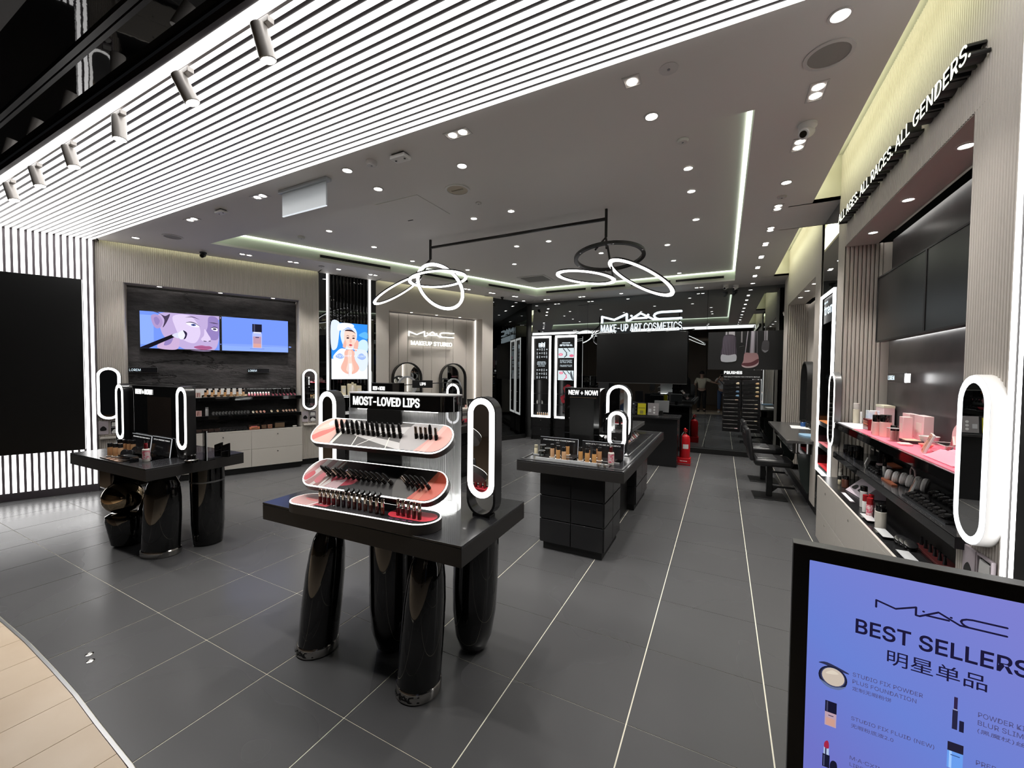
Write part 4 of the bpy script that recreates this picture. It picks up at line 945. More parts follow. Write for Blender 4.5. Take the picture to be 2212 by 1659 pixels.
CB2 = led_cab(-3.575, .54, 'tall black cabinet with glowing white frame at the back, right of two', 'gifts', 0)
text('PERSONALISED', SB, CB2, .17, .37, 2.345, 2.37, .018, .002); text('GIFTS FOR ALL', SB, CB2, .11, .43, 2.28, 2.325, .018, .002, bold=.02)
for z, z1 in ((2.0, 2.235), (1.47, 1.70)):
    W_ = pic('c9d6da'); P_ = pic('d9708a'); K_ = pic('50565c')
    picture('print', [(rect(0, 1, 0, 1), W_), (circ(.14, 16, .16, .35) if z > 1.9 else circ(.13, 16, .2, .75), P_), (circ(.09, 12, .16, .35) if z > 1.9 else circ(.07, 12, .2, .75), pic('eaa3b2')), ([(.28, .95), (.33, 1), (.52, .62), (.48, .56)], K_), ([(.55, 1), (.6, 1), (.78, .66), (.72, .62)], K_), ([(.36, .06), (.42, .02), (.60, .30), (.55, .36)], K_ if z > 1.9 else P_), ([(.50, .22), (.57, .22), (.57, .6), (.50, .6)], K_ if z > 1.9 else P_), (circ(.14, 16, .86, .22) if z > 1.9 else spl([(.78, .6), (.84, .98), (.92, .6), (1, .1), (.9, .08)], 3), P_ if z > 1.9 else K_)], CB2, .016, .0006, None, lambda p: (.075 + p[0] * .39, z + p[1] * (z1 - z)))
for k, z in enumerate((1.94, 1.91, 1.88, 1.82, 1.79)): text(('MIX AND MATCH YOUR FAVOURITES', 'FOR A ONE-OF-A-KIND GIFT', 'ANY TIME OF YEAR', 'ASK OUR ARTISTS FOR', 'A PERSONAL TOUCH')[k], SB, CB2, .12, .42, z, z + .016, .018, .001)
for i, z in enumerate((1.25, 1.02)):
    t = thing('red_flower', 'red paper flower decoration in the right lit cabinet, %s' % ('upper' if i == 0 else 'lower'), 'decoration', at(BW, -3.575 + .30 - i * .07, -.10, z))
    q = MB()
    for k in range(5): a = 2 * PI * k / 5 + .3; q.lathe([(0, -.05), (.05, -.02), (.066, .01), (.05, .035), (0, .03)], 10, M=T((.06 * math.cos(a), 0, .06 * math.sin(a))) @ Matrix.Rotation(PI / 2, 4, 'X'))
    obj('petals', q, mat('flower_red', (.55, .03, .05), .5), t); obj('centre', MB().lathe([(0, -.02), (.03, 0), (0, .03)], 10, M=T((0, -.045, 0)) @ Matrix.Rotation(PI / 2, 4, 'X')), mat('flower_dark', (.1, .01, .02), .6), t); obj('stem', MB().tube([(0, .02, 0), (.0, .06, -.1), (.0, .07, -.12 if i else -.10)], .004, 6), BLK, t)
# brush poster and brush racks on the mirror
t = thing('brush_poster', 'black hanging poster with four giant makeup brushes on the back mirror', 'poster', BW)
obj('sheet', MB().box(-.27, 1.06, -.03, -.015, 1.745, 2.51), mat('poster_black', (.016, .016, .017), .5), t, smooth=False)
I = ink
def brush(name, items): picture(name, items, t, -.0305, .0006)
brush('brush_print', [(rect(.02, .21, 2.42, 2.51), I('c9c6cc')), (rect(.02, .045, 2.42, 2.51), I('2a2a2c')), (rect(.075, .10, 2.42, 2.51), I('4a4a4c')), (spl([(.02, 2.43), (-.015, 2.20), (-.02, 2.02), (.23, 2.02), (.235, 2.22), (.21, 2.43)], 4), I('4c4450'))] +
      [([(.02 + k * .024, 2.43), (-.01 + k * .031, 2.03), (.002 + k * .031, 2.03), (.028 + k * .024, 2.43)], I('7a7280')) for k in range(8)] + [(spl([(-.02, 2.05), (-.03, 1.93), (.02, 1.90), (.10, 1.895), (.19, 1.905), (.245, 1.935), (.235, 2.05), (.1, 2.035)], 4), I('c8cad2'))])
brush('brush_print', [(rect(.305, .355, 2.28, 2.51), I('9a989c')), (rect(.305, .32, 2.28, 2.51), I('262627')), (rect(.345, .355, 2.28, 2.51), I('262627')), (spl([(.30, 2.28), (.285, 2.20), (.32, 2.20), (.37, 2.22), (.36, 2.28)], 4), I('1c1c1e')), ([(.29, 2.205), (.29, 2.198), (.37, 2.215), (.37, 2.222)], I('6a6a6e'))])
brush('brush_print', [([(.43, 2.51), (.39, 2.06), (.61, 2.05), (.60, 2.51)], I('77747a')), ([(.43, 2.51), (.392, 2.06), (.40, 2.06), (.445, 2.51)], I('c7c2c9')), ([(.445, 2.51), (.41, 2.06), (.47, 2.06), (.49, 2.51)], I('201f21')), ([(.50, 2.51), (.485, 2.06), (.545, 2.055), (.55, 2.51)], I('c2bcc6')), ([(.57, 2.51), (.565, 2.055), (.595, 2.05), (.585, 2.51)], I('1b1a1c')),
      (spl([(.39, 2.075), (.37, 1.93), (.34, 1.83), (.40, 1.785), (.52, 1.785), (.61, 1.83), (.635, 1.90), (.61, 2.06), (.5, 2.075)], 4), I('b78f92')), (spl([(.36, 1.875), (.345, 1.83), (.45, 1.80), (.60, 1.86), (.63, 1.92), (.62, 1.96), (.50, 1.89)], 4), I('6b3b42')), (spl([(.345, 1.835), (.40, 1.785), (.52, 1.785), (.61, 1.83), (.632, 1.89), (.56, 1.835), (.44, 1.81)], 4), I('c9b3b6'))])
brush('brush_print', [(rect(.70, .79, 2.30, 2.51), I('a39fa6')), (rect(.70, .715, 2.30, 2.51), I('1e1e20')), (rect(.735, .745, 2.30, 2.51), I('3c3c3f')), (rect(.775, .79, 2.30, 2.51), I('2c2c2e')), (spl([(.70, 2.31), (.675, 2.20), (.68, 2.12), (.735, 2.08), (.79, 2.12), (.80, 2.20), (.79, 2.31)], 4), I('57555a')), (spl([(.685, 2.14), (.735, 2.08), (.79, 2.13), (.74, 2.12)], 4), I('98969c'))])
t = thing('brush_header', 'black header board reading BRUSHES above the brush racks', 'sign', at(BW, -.0, -.045, 1.56)); obj('board', MB().box(.02, .70, 0, .04, 0, .18), BLK, t, bev=.003)
text('BRUSHES', SIGN, t, .035, .355, .095, .155, -.001, .002, bold=.025); text('HIGH QUALITY HYGIENIC TOOLS SYNTHETIC BRISTLES', WLET, t, .035, .66, .03, .05, -.001, .001)
bc = {0: (.72, .60, .42), 1: (.05, .05, .05), 2: (.12, .22, .36), 3: (.16, .30, .45), 4: (.80, .55, .42), 5: (.62, .40, .20), 6: (.70, .62, .38), 7: (.6, .45, .25), 8: (.75, .55, .58)}
for s, (x0, seq, lbl) in enumerate([(.02, [0, 1, 2, 3, 4, 1, 1, 1, 1, 1, 1, 8], 'left'), (.36, [5, 6, 7, 5, 1, 0, 4, 1, 1, 0, 1, 1], 'right')]):
    t = thing('brush_rack', 'tall black brush rack on the back mirror, %s of two' % lbl, 'rack', at(BW, x0, -.06, .49)); obj('panel', MB().box(0, .325, .0, .055, 0, 1.05), BLKS, t, bev=.003)
    for k in range(12):
        z = 1.0 - k * .082
        obj('tray', MB().box(.03, .305, -.012, 0, z - .058, z - .046), BLKM, t, smooth=False); obj('card', MB().box(.008, .016, -.004, 0, z - .04, z), GREYM, t, smooth=False) if k % 3 == 0 else None
        L = .13 if k < 4 else .2
        br = thing('makeup_brush', 'makeup brush on the %s rack, %s row from the top' % (lbl, ORD[k]), 'brush', at(BW, x0 + (.285 if k < 4 else .27), -.072, .49 + z - .025), 'brushes on the %s rack' % lbl)
        Mx = Matrix.Rotation(-PI / 2, 4, 'Y'); hd = .045 if k < 4 else .018
        obj('bristles', MB().lathe([(0, -.012), (hd * .55, 0), (hd * .5, .035), (hd * .22, .055), (0, .055)], 10, M=Mx), mat('bristle_%d' % seq[k], bc[seq[k]], .6), br)
        obj('handle', MB().lathe([(0, .05), (.006, .05), (.007, .09), (.004, L + .05), (0, L + .05)], 8, M=Mx), mat('brush_handle', (.3, .29, .28), .2, .5) if k > 3 else BLKG, br)
# cash desk
t = thing('cash_desk', 'long black cash desk before the back mirror', 'counter'); obj('body', MB().box(-2.75, -.68, 7.66, 8.15, .0, .85), BLKS, t, bev=.003); obj('top', MB().box(-2.80, -.655, 7.62, 8.20, .85, .885), mat('desk_top', (.03, .03, .032), .12, coat=.3), t, bev=.003)
for i, (px, w_, h_, c, l) in enumerate([(-1.93, .20, .30, '3b3a3d', 'tall dark grey leaflet stand at the left end of the cash desk'), (-1.70, .17, .24, '26262a', 'dark leaflet with a small face photo on the cash desk'), (-1.505, .185, .25, '1d1f27', 'black notice with a grey square on the cash desk'), (-1.30, .145, .22, 'c9c018', 'yellow notice stand on the cash desk'), (-1.10, .19, .235, '8f8a8c', 'grey notice stand with white dots, rightmost on the cash desk')]):
    t = thing('notice_stand', l, 'sign', T((px, 7.72, .885)) @ Matrix.Rotation(-.12, 4, 'X')); obj('card', MB().box(-w_ / 2, w_ / 2, 0, .008, .012, h_), ink(c), t, smooth=False); obj('foot', MB().box(-w_ / 2, w_ / 2, -.03, .06, 0, .012), ACR, t, smooth=False)
    if i == 1: picture('photo', [(rect(-.08, .08, .12, .235), I('d8b3a0')), (spl([(-.05, .12), (-.06, .2), (0, .23), (.06, .2), (.05, .12)], 3), I('8d5a48')), (spl([(-.04, .14), (-.035, .19), (0, .205), (.04, .19), (.03, .14)], 3), I('e6c2ae'))], t, -.0005)
    if i == 2: picture('square', [(rect(-.05, .05, .03, .12), I('9aa0a6'))], t, -.0005); text('PAY HERE', WLET, t, -.07, .07, .20, .215, -.0005, .001)
    if i == 3: picture('panel', [(rect(-.06, .06, .13, .14), I('5a5610')), (rect(-.03, .03, .03, .09), I('8a8640'))], t, -.0005)
    if i == 4: picture('dots', [(circ(.018, 12, .02, z_), I('dcdcdc')) for z_ in (.06, .11, .16)] + [(rect(-.08, -.03, .07, .13), I('c4c4c8'))], t, -.0005)
    if i == 0: [text('MEMBERSHIP', ink('8f8f94'), t, -.08, .08, z_, z_ + .012, -.0005, .001) for z_ in (.26, .21, .17)]
t = thing('payment_terminal', 'grey screen terminal at the right of the cash desk', 'till', (-.99, 7.98, .885)); obj('screen', MB().box(-.13, .13, -.01, .015, .05, .27), mat('till_grey', (.14, .145, .15), .35), t, Matrix.Rotation(-.2, 4, 'X'), bev=.006); obj('stand', MB().box(-.03, .03, -.03, .05, 0, .08), BLKM, t, smooth=False)
t = thing('tool_box', 'black box with pale knobs on the cash desk behind the notices', 'box', (-1.45, 7.95, .885)); box('case', BLKS, t, -.16, .16, -.08, .1, 0, .22, .006)
for k in range(6): obj('knob', MB().lathe([(.014, 0), (.014, .02), (0, .02)], 10, M=T((.02 + .09 * (k % 2), -.08, .05 + .06 * (k // 2))) @ Matrix.Rotation(PI / 2, 4, 'X')), STEEL, t)
# fire extinguisher on its red stand
t = thing('fire_extinguisher', 'red fire extinguisher on a red stand beside the cash desk', 'extinguisher', (-.578, 8.03, 0))
obj('stand', MB().box(-.105, .105, -.09, .09, .0, .13), RED, t, bev=.004); obj('stand_rim', MB().box(-.106, .106, -.094, -.09, .02, .032), GREYM, t, smooth=False)
obj('cylinder', MB().lathe([(0, .13), (.085, .13), (.09, .15), (.09, .47), (.075, .52), (.04, .545), (.03, .56), (0, .56)], 24), RED, t); obj('valve', MB().lathe([(.02, .55), (.02, .60), (.012, .61), (0, .61)], 12), GOLD, t)
obj('handle', MB().box(-.012, .012, -.07, .04, .60, .612).box(-.012, .012, -.08, .03, .635, .645).box(-.012, .012, .02, .045, .60, .645), RED, t, Matrix.Rotation(.5, 4, 'Z'), smooth=False); obj('red_cap', MB().lathe([(.014, .60), (.016, .66), (0, .67)], 12), mat('red_plastic', (.75, .06, .06), .4), t)
obj('hose', MB().tube([(-.02, -.03, .59), (-.05, -.085, .54), (-.055, -.102, .42), (-.05, -.104, .28)], .011, 8), BLK, t); obj('label', MB().ring([(math.sin(a / 6 * 1.1 - .3) * .0912, -math.cos(a / 6 * 1.1 - .3) * .0912) for a in range(7)] + [(math.sin(a / 6 * 1.1 - .3) * .0905, -math.cos(a / 6 * 1.1 - .3) * .0905) for a in range(6, -1, -1)], [(math.sin(.2) * .0908, -math.cos(.2) * .0908)] * 14, .30, .38, 'z'), WHITE, t, smooth=False)
text('FIRE EXTINGUISHER', WLET, t, -.07, .05, .07, .082, -.0905, .001)
# ================================================================== DISPLAY TABLES AND ISLANDS
TOPM = mat('table_black', (.020, .020, .022), .24, coat=.15)
EDGM = mat('table_edge', (.022, .020, .019), .5)
SILV = mat('silver_band', (.55, .53, .50), .14, 1)
def giant(name, parent, prof, c, m, lean=(0, 0), sx=1, sy=1, rz=0, n=36):
    mb = MB().lathe(prof, n, sx=sx, sy=sy)
    M = Matrix(((1, 0, lean[0], 0), (0, 1, lean[1], 0), (0, 0, 1, 0), (0, 0, 0, 1)))
    mb.xf(Matrix.Rotation(rz, 4, 'Z')).xf(M).xf(T(c)); return obj(name, mb, m, parent)
def table_top(t, w, d, z=.85, th=.105):
    obj('top', MB().box(-w / 2, w / 2, -d / 2, d / 2, z - .012, z), TOPM, t, bev=.002)
    obj('edge_band', MB().box(-w / 2, w / 2, -d / 2, d / 2, z - th, z - .013), EDGM, t, bev=.002)
# ---- centre table on giant lipsticks
CT = T((-1.80, 1.91, 0)) @ Matrix.Rotation(R(2.2), 4, 'Z')
t = thing('display_table', 'black display table on giant gloss lipstick legs, front centre', 'table', CT); table_top(t, 1.44, .74)
bul = [(0, .06), (.112, .06), (.113, .10), (.113, .30), (.108, .48), (.098, .60), (.085, .68), (.065, .725), (.03, .744), (0, .744)]
band = [(0, 0), (.112, 0), (.118, .006), (.118, .052), (.113, .06), (0, .06)]
def lipleg(c, lean, rz=0):
    l = giant('leg', t, bul, c, BLKG, lean); giant('silver_base', l, band, c, SILV, lean)
    q = strokes(MB(), LOGO, .007, 0, .0012, lambda p: ((p[0] - .5) * .16, .014 + p[1] * .03))
    q.v = [((.1188 + .0008) * math.sin(x / .118) + c[0], -(.1188 + (.0012 - y)) * math.cos(x / .118) + c[1], z) for x, y, z in q.v]; obj('logo_mark', q, BLK, l, smooth=False); return l
lipleg((.405, -.285, 0), (.07, .02)); lipleg((-.345, -.29, 0), (.12, .03))
l = giant('leg', t, [(0, .0), (.07, .0), (.10, .03), (.125, .12), (.14, .28), (.142, .66), (.142, .67), (0, .67)], (.06, -.08, 0), BLKG); giant('collar', l, [(.13, .66), (.143, .664), (.143, .744), (0, .744)], (.06, -.08, 0), mat('rose_silver', (.75, .62, .54), .12, 1))
q = strokes(MB(), LOGO[:1], .008, 0, .001, lambda p: ((p[0] - .15) * .30, .684 + p[1] * .045)); q.v = [(.1442 * math.sin(x / .142 - .35) + .06, -.1442 * math.cos(x / .142 - .35) - .08, z) for x, y, z in q.v]; obj('logo_mark', q, BLK, l, smooth=False)
giant('leg', t, [(0, .0), (.05, .004), (.085, .03), (.11, .10), (.13, .25), (.135, .42), (.132, .744), (0, .744)], (.50, .12, 0), BLKG, (.03, 0))
# ---- left table
LT = T((-4.87, 1.93, 0)) @ Matrix.Rotation(R(1.8), 4, 'Z')
t = thing('display_table', 'black display table on giant gloss bottle legs, left near the entrance wall', 'table', LT); table_top(t, 1.41, .78)
l = giant('leg', t, [(0, .06), (.118, .06), (.118, .35), (.112, .52), (.098, .64), (.07, .715), (.03, .744), (0, .744)], (.39, -.16, 0), BLKG, (.10, .0), 1.35, 1.0, .35)
giant('silver_base', l, [(0, 0), (.12, 0), (.124, .006), (.124, .05), (.118, .06), (0, .06)], (.39, -.16, 0), SILV, (.10, 0), 1.35, 1.0, .35)
l = giant('leg', t, [(0, .0), (.11, 0), (.12, .012), (.135, .2), (.138, .64), (.138, .744), (0, .744)], (.50, .17, 0), BLKG, (.0, 0)); giant('seam_ring', l, [(.139, .60), (.140, .603), (.140, .612), (.139, .615)], (.50, .17, 0), GREYM)
l = giant('leg', t, [(0, 0), (.10, 0), (.125, .02), (.16, .24), (.155, .28), (.12, .30), (0, .30)], (-.14, -.18, 0), BLKG, (-.06, 0)); giant('gold_ball', l, [(.155 * math.sin(PI * i / 14), .445 - .15 * math.cos(PI * i / 14)) for i in range(15)], (-.18, -.20, 0), mat('dark_gold', (.42, .32, .2), .06, 1))
giant('arm', l, [(.06, .0), (.09, .02), (.10, .2), (.10, .45), (.08, .50), (0, .50)], (-.10, -.05, .25), BLKG, (.75, .1))
obj('hanging_box', MB().box(-.50, -.24, -.26, .18, .50, .75), BLKG, l, bev=.02)
# ---- islands
def island(x0, x1, y0, y1, label):
    t = thing('display_island', label, 'island', ((x0 + x1) / 2, (y0 + y1) / 2, 0)); w, d = x1 - x0, y1 - y0; table_top(t, w, d, .85, .10)
    obj('tray_rim', MB().ring(rect(-w / 2 + .02, w / 2 - .02, -d / 2 + .05, d / 2 - .05), rect(-w / 2 + .035, w / 2 - .035, -d / 2 + .065, d / 2 - .065), .85, .856, 'z'), GREYM, t, smooth=False)
    bw_ = .30
    for ya, yb in ((-d / 2 + .12, -d / 2 + .74), (d / 2 - .95, d / 2 - .15)):
        obj('cabinet_core', MB().box(-bw_ + .006, bw_ - .006, ya + .006, yb - .006, .075, .75), BLK, t, smooth=False); obj('plinth', MB().box(-bw_ + .02, bw_ - .02, ya + .03, yb - .03, 0, .075), BLK, t, smooth=False)
        for r_ in range(3):
            z0 = .075 + r_ * .222
            for k in range(2):
                xa = -bw_ + k * bw_ + .004; box('drawer', BLKS, t, xa, xa + bw_ - .008, ya - .008, ya + .006, z0 + .004, z0 + .216, .002)
                yy = ya + k * (yb - ya) / 2
                for s in (-1, 1): box('side_door', BLKS, t, min(s * (bw_ - .006), s * (bw_ + .008)), max(s * (bw_ - .006), s * (bw_ + .008)), yy + .004, yy + (yb - ya) / 2 - .004, z0 + .004, z0 + .216, .002)
    obj('recess_panel', MB().box(-.2, .2, -d / 2 + .74, d / 2 - .95, .0, .75), BLK, t, smooth=False); return t
island(-1.69, -.70, 3.39, 5.95, 'long black display island right of centre with drawer base')
island(-4.36, -3.37, 3.45, 5.62, 'long black display island behind the centre table on the left')
# ---- stand-up display boxes
def headbox(M, w, h, d, title, label, tx, tz, strip=True, win=True):
    t = thing('display_box', label, 'display', M)
    obj('body', MB().box(0, w, 0, d, 0, h), BLKG, t, bev=.006); obj('top_edge', MB().box(0, w, -.002, .0, h - .008, h), GREYM, t, smooth=False)
    text(title, SIGN, t, tx[0], tx[1], tz[0], tz[1], -.003, .003, bold=.02)
    if win: obj('front_screen', MB().box(w * .16, w * .84, -.003, 0, h * .05, h * .83), SCRN, t, smooth=False)
    return t
t = headbox((-5.38, 1.90, .85), .985, .655, .14, 'NEW + NOW!', 'wide black display box reading NEW + NOW on the left table', (.16, .50), (.565, .615), win=False)
obj('front_screen', MB().box(.40, .86, -.003, 0, .10, .55), mat('screen_brown', (.016, .012, .010), .12), t, smooth=False)
t = headbox((-1.465, 4.05, .85), .375, .66, .22, 'NEW + NOW!', 'tall black display box reading NEW + NOW on the right island', (.045, .355), (.585, .635))
obj('gold_tips', MB().box(.06, .34, -.0035, -.001, .556, .562), GOLD, t, smooth=False)
headbox((-4.04, 3.86, .85), .36, .66, .22, 'NEW + NOW!', 'black display box reading NEW + NOW on the island behind the centre table', (.03, .235), (.565, .615))
def table_mirror(x, y, w, h, zb, label, rz=0, ring=.034, depth=.07, loop=True, z=.85):
    """lit oval mirror in a tall loop standing on a table; zb = height of the lit part above the table"""
    t = thing('oval_mirror', label, 'mirror', T((x, y, z)) @ Matrix.Rotation(rz, 4, 'Z'))
    W = w + .014; HH = zb + h + .007
    o = stad(W, HH, 12, 0, HH / 2); i = stad(W - .028, HH - .028, 12, 0, HH / 2)
    obj('loop', MB().ring(o, i, 0, depth), BLKS, t)
    c = zb + h / 2; ro = stad(w, h, 12, 0, c); ri = stad(w - 2 * ring, h - 2 * ring, 12, 0, c)
    obj('shell', MB().prism(stad(w + .004, h + .004, 12, 0, c), .004, depth - .004, 'y'), BLKS, t); obj('light_ring', MB().ring(ro, ri, -.003, .004), LEDM, t); obj('glass', MB().prism(ri, -.0005, .004, 'y'), MIR, t, smooth=False)
    if zb > .05: obj('foot', MB().box(-W * .3, W * .3, .004, depth - .004, -.0, .012), BLKS, t, smooth=False)
    return t
table_mirror(-1.195, 1.945, .175, .566, .105, 'glowing oval mirror at the right end of the centre lips table')
table_mirror(-2.44, 1.93, .175, .566, .105, 'glowing oval mirror at the left end of the lips table, partly behind trays')
table_mirror(-4.30, 1.88, .175, .566, .09, 'glowing oval mirror at the right end of the left table')
table_mirror(-5.48, 1.86, .175, .566, .09, 'thin-looking glowing oval mirror at the left end of the left table')
table_mirror(-.885, 3.92, .176, .36, .09, 'small glowing oval mirror at the front corner of the right island')
table_mirror(-1.03, 4.62, .275, .62, .06, 'larger glowing oval mirror rising behind the small one on the right island')
table_mirror(-3.37 - .05, 4.79, .225, .58, .06, 'glowing arched mirror on the island behind the centre table')
t = thing('hanging_bar_sign', 'thin black bar with a small LIPS sign above the rear island', 'sign', (-3.86, 4.5, .85)); q = MB().tube([(-.30, -.35, .60), (.44, .29, .66)], .006, 6)
obj('bar', q, BLK, t); M_ = T((.13, .0, .635)) @ Matrix.Rotation(R(35), 4, 'Z'); obj('plate', MB().box(-.14, .14, -.012, .004, -.055, .05), BLK, t, M_, bev=.003); text('LIPS', SIGN, t, -.035, .045, -.02, .02, -.013, .002, M_, bold=.03)
for dx, dy, hh in ((-.30, -.35, .60), (.44, .29, .66)): obj('post', MB().tube([(dx, dy, 0), (dx, dy, hh)], .007, 6), BLK, t)
t = thing('bar_tag', 'small grey tag sign standing behind the right island mirror', 'sign', (-1.30, 4.75, .85)); obj('plate', MB().box(0, .12, 0, .012, .44, .70), DKGREY, t, smooth=False); obj('post', MB().box(.05, .065, .012, .024, 0, .5), BLK, t, smooth=False); text('EYES', SIGN, t, .03, .08, .60, .63, -.001, .002)
# ---- the lips display on the centre table
G = T((-1.86, 1.75, .85)) @ Matrix.Rotation(R(5.5), 4, 'Z')
t = thing('lips_display', 'tiered display headed MOST-LOVED LIPS with ribbed clear panel on the centre table', 'display', G)
pl_ = lambda w, d, cx, cy: [(cx + a, cy + b) for a, b in stad(w, d, 8)]
obj('header', MB().prism(pl_(.79, .20, .128, .17), .585, .675), BLKG, t); obj('header_lid', MB().prism(pl_(.796, .206, .128, .17), .675, .681), mat('grey_lid', (.35, .35, .35), .3), t)
text('MOST-LOVED LIPS', SIGN, t, -.175, .315, .605, .66, .068, .003, bold=.018)
obj('header_light', MB().box(-.16, .42, .09, .10, .578, .584), glow('led_shelf2', (1, .97, .92), 6), t, smooth=False)
obj('column', MB().box(-.06, .19, .06, .16, 0, .585), BLK, t, smooth=False)
P = pl_(.78, .19, .125, .17); L = []
for a, b in zip(P, P[1:] + P[:1]):
    n = max(1, round(math.dist(a, b) / .011))
    for k in range(n): L.append((a[0] + (b[0] - a[0]) * k / n, a[1] + (b[1] - a[1]) * k / n))
n = len(L); L2 = []
for i, p in enumerate(L):
    c = (.125 + max(-.295, min(.295, p[0] - .125)), .17); v = Vector((p[0] - c[0], p[1] - c[1])); v.normalize()
    for k, dd in ((0, 0), (.5, .005)):
        q_ = L[(i + 1) % n]; L2.append((p[0] + (q_[0] - p[0]) * k + v.x * dd, p[1] + (q_[1] - p[1]) * k + v.y * dd))
m = bpy.data.materials.new('ribbed_acrylic'); m.use_nodes = True; nt = m.node_tree; nt.nodes.remove(nt.nodes['Principled BSDF'])
a_, b_, c_, d_ = (nt.nodes.new(k) for k in ('ShaderNodeBsdfTransparent', 'ShaderNodeBsdfTranslucent', 'ShaderNodeBsdfGlossy', 'ShaderNodeMixShader')); e_ = nt.nodes.new('ShaderNodeMixShader')
a_.inputs[0].default_value = (.80, .81, .83, 1); b_.inputs[0].default_value = (.75, .75, .76, 1); c_.inputs['Roughness'].default_value = .12; d_.inputs[0].default_value = .38; e_.inputs[0].default_value = .16
nt.links.new(a_.outputs[0], d_.inputs[1]); nt.links.new(b_.outputs[0], d_.inputs[2]); nt.links.new(d_.outputs[0], e_.inputs[1]); nt.links.new(c_.outputs[0], e_.inputs[2]); nt.links.new(e_.outputs[0], nt.nodes['Material Output'].inputs[0])
k = len(L2); stuff(obj('ribbed_panel', MB().add([(a, b, 0) for a, b in L2] + [(a, b, .585) for a, b in L2], [(i, (i + 1) % k, k + (i + 1) % k, k + i) for i in range(k)]), m, t, smooth=False))
obj('base_light', MB().prism(pl_(.74, .15, .125, .17), .004, .02), glow('led_base', (1, 1, .95), 9), t, smooth=False)
def tier(name, cy, cz, tilt, items, z_flat=None):
    M = T((.073, cy, cz)) @ Matrix.Rotation(tilt, 4, 'X'); w, d = 1.0, .215
    b = obj(name, MB().prism(stad(w, d, 14), -.038 if z_flat is None else -z_flat, -.004), mat('tray_edge', (.05, .045, .043), .4), t, M)
    obj('lit_rim', MB().prism(stad(w - .004, d - .004, 14), -.004, -.0), RIM, b)
    clipd = stad(w - .020, d - .020, 14); mats = [BLK]; mb = MB()
    mb.mat(0).prism(clipd, 0, .001)
    Pc = [Vector(p) for p in clipd]
    def hull_clip(poly):                  # clip a shape to the tray outline
        for a, b in zip(Pc, Pc[1:] + Pc[:1]):
            e = b - a
            if e.length < 1e-7 or len(poly) < 3: continue
            poly = clip(poly, lambda p: e.x * (p[1] - a.y) - e.y * (p[0] - a.x))
        return poly
    for j, (o, m_) in enumerate(items):
        o = hull_clip(o)
        if len(o) < 3: continue
        if m_ not in mats: mats.append(m_)
        ar = sum(o[i][0] * o[(i + 1) % len(o)][1] - o[(i + 1) % len(o)][0] * o[i][1] for i in range(len(o))); o = o if ar > 0 else o[::-1]
        mb.mat(mats.index(m_)).add([(x, y, .0012 + j * .0002) for x, y in o], [tt for tt in tessellate_polygon([[Vector((x, y, 0)) for x, y in o]])])
    obj('printed_insert', mb, mats, b, smooth=False); return b
I = ink
right = lambda c1, c2, c3: [(stad(.34, .30, 10, .345, 0), I(c1)), ([(.24, -.2), (.36, .0), (.52, .2), (.6, -.2)], I(c2)), ([(.30, -.2), (.44, .2), (.47, .2), (.34, -.2)], I(c3))]
tier('upper_tray', 0.0, .447, R(40), [(rect(-.6, -.30, -.2, .2), I('e2b4a6')), (spl([(-.5, -.09), (-.44, -.02), (-.36, .02), (-.32, .07), (-.34, .0), (-.42, -.07), (-.48, -.11)], 4), I('e4756c')), (spl([(-.47, .0), (-.42, .06), (-.36, .045), (-.40, .02)], 4), I('f0c9bc')), (circ(.022, 12, -.395, .06), I('ebe6e8')), ([(-.50, -.10), (-.47, -.07), (-.45, -.09), (-.48, -.12)], I('d5d2d6')),
     (rect(-.30, .25, -.2, .2), I('5a5654')), (spl([(-.28, .11), (-.10, .06), (.05, .05), (.20, .07), (.2, .02), (.0, .01), (-.2, .06)], 4), I('c9c5c3')), (spl([(-.2, -.01), (.0, -.06), (.22, -.10), (.22, -.06), (.02, -.03)], 4), I('d0ccca')), ([(-.325, -.2), (-.30, -.2), (-.20, .2), (-.222, .2)], I('eceae4')), ([(-.12, -.2), (-.112, -.2), (-.13, -.02), (-.137, -.02)], I('eceae4')), ([(-.10, -.1), (-.092, -.1), (.04, -.0), (.03, -.0)], I('eceae4')), ([(.13, -.2), (.138, -.2), (.10, -.02), (.093, -.02)], I('eceae4'))] + right('b3adac', 'e9a79b', 'efb9ae'))
tier('middle_tray', -.06, .20, R(38), [(rect(-.6, -.25, -.2, .2), I('eadfdc'))] + [(spl([(-.55 + k * .085, -.12), (-.48 + k * .085, -.02), (-.44 + k * .085, .10), (-.40 + k * .085, .10), (-.44 + k * .085, -.03), (-.50 + k * .085, -.12)], 4), I(('c98f8f', 'b98a88', 'a87874', 'c5a09c')[k])) for k in range(4)] + [(spl([(-.47, -.05), (-.44, .0), (-.41, -.02), (-.44, -.07)], 4), I('d9606a')), (spl([(-.38, -.06), (-.35, .0), (-.32, -.03), (-.34, -.08)], 4), I('e0808a')),
     ([(-.36, -.2), (-.345, -.2), (-.20, .2), (-.215, .2)], I('f2efe9')), (rect(-.19, .24, -.2, .2), I('1d1a1b')), (spl([(-.24, .11), (-.10, .10), (.02, .09), (-.06, .04), (-.2, .05)], 3), I('5c2a2c')), (spl([(-.26, -.02), (-.16, .02), (-.06, .0), (-.10, -.06), (-.22, -.08)], 4), I('b5384a')), ([(-.33, -.2), (-.22, -.2), (-.15, -.03), (-.24, -.05)], I('d9b9bd'))] + right('4a4644', 'e8644c', 'f07f64'))
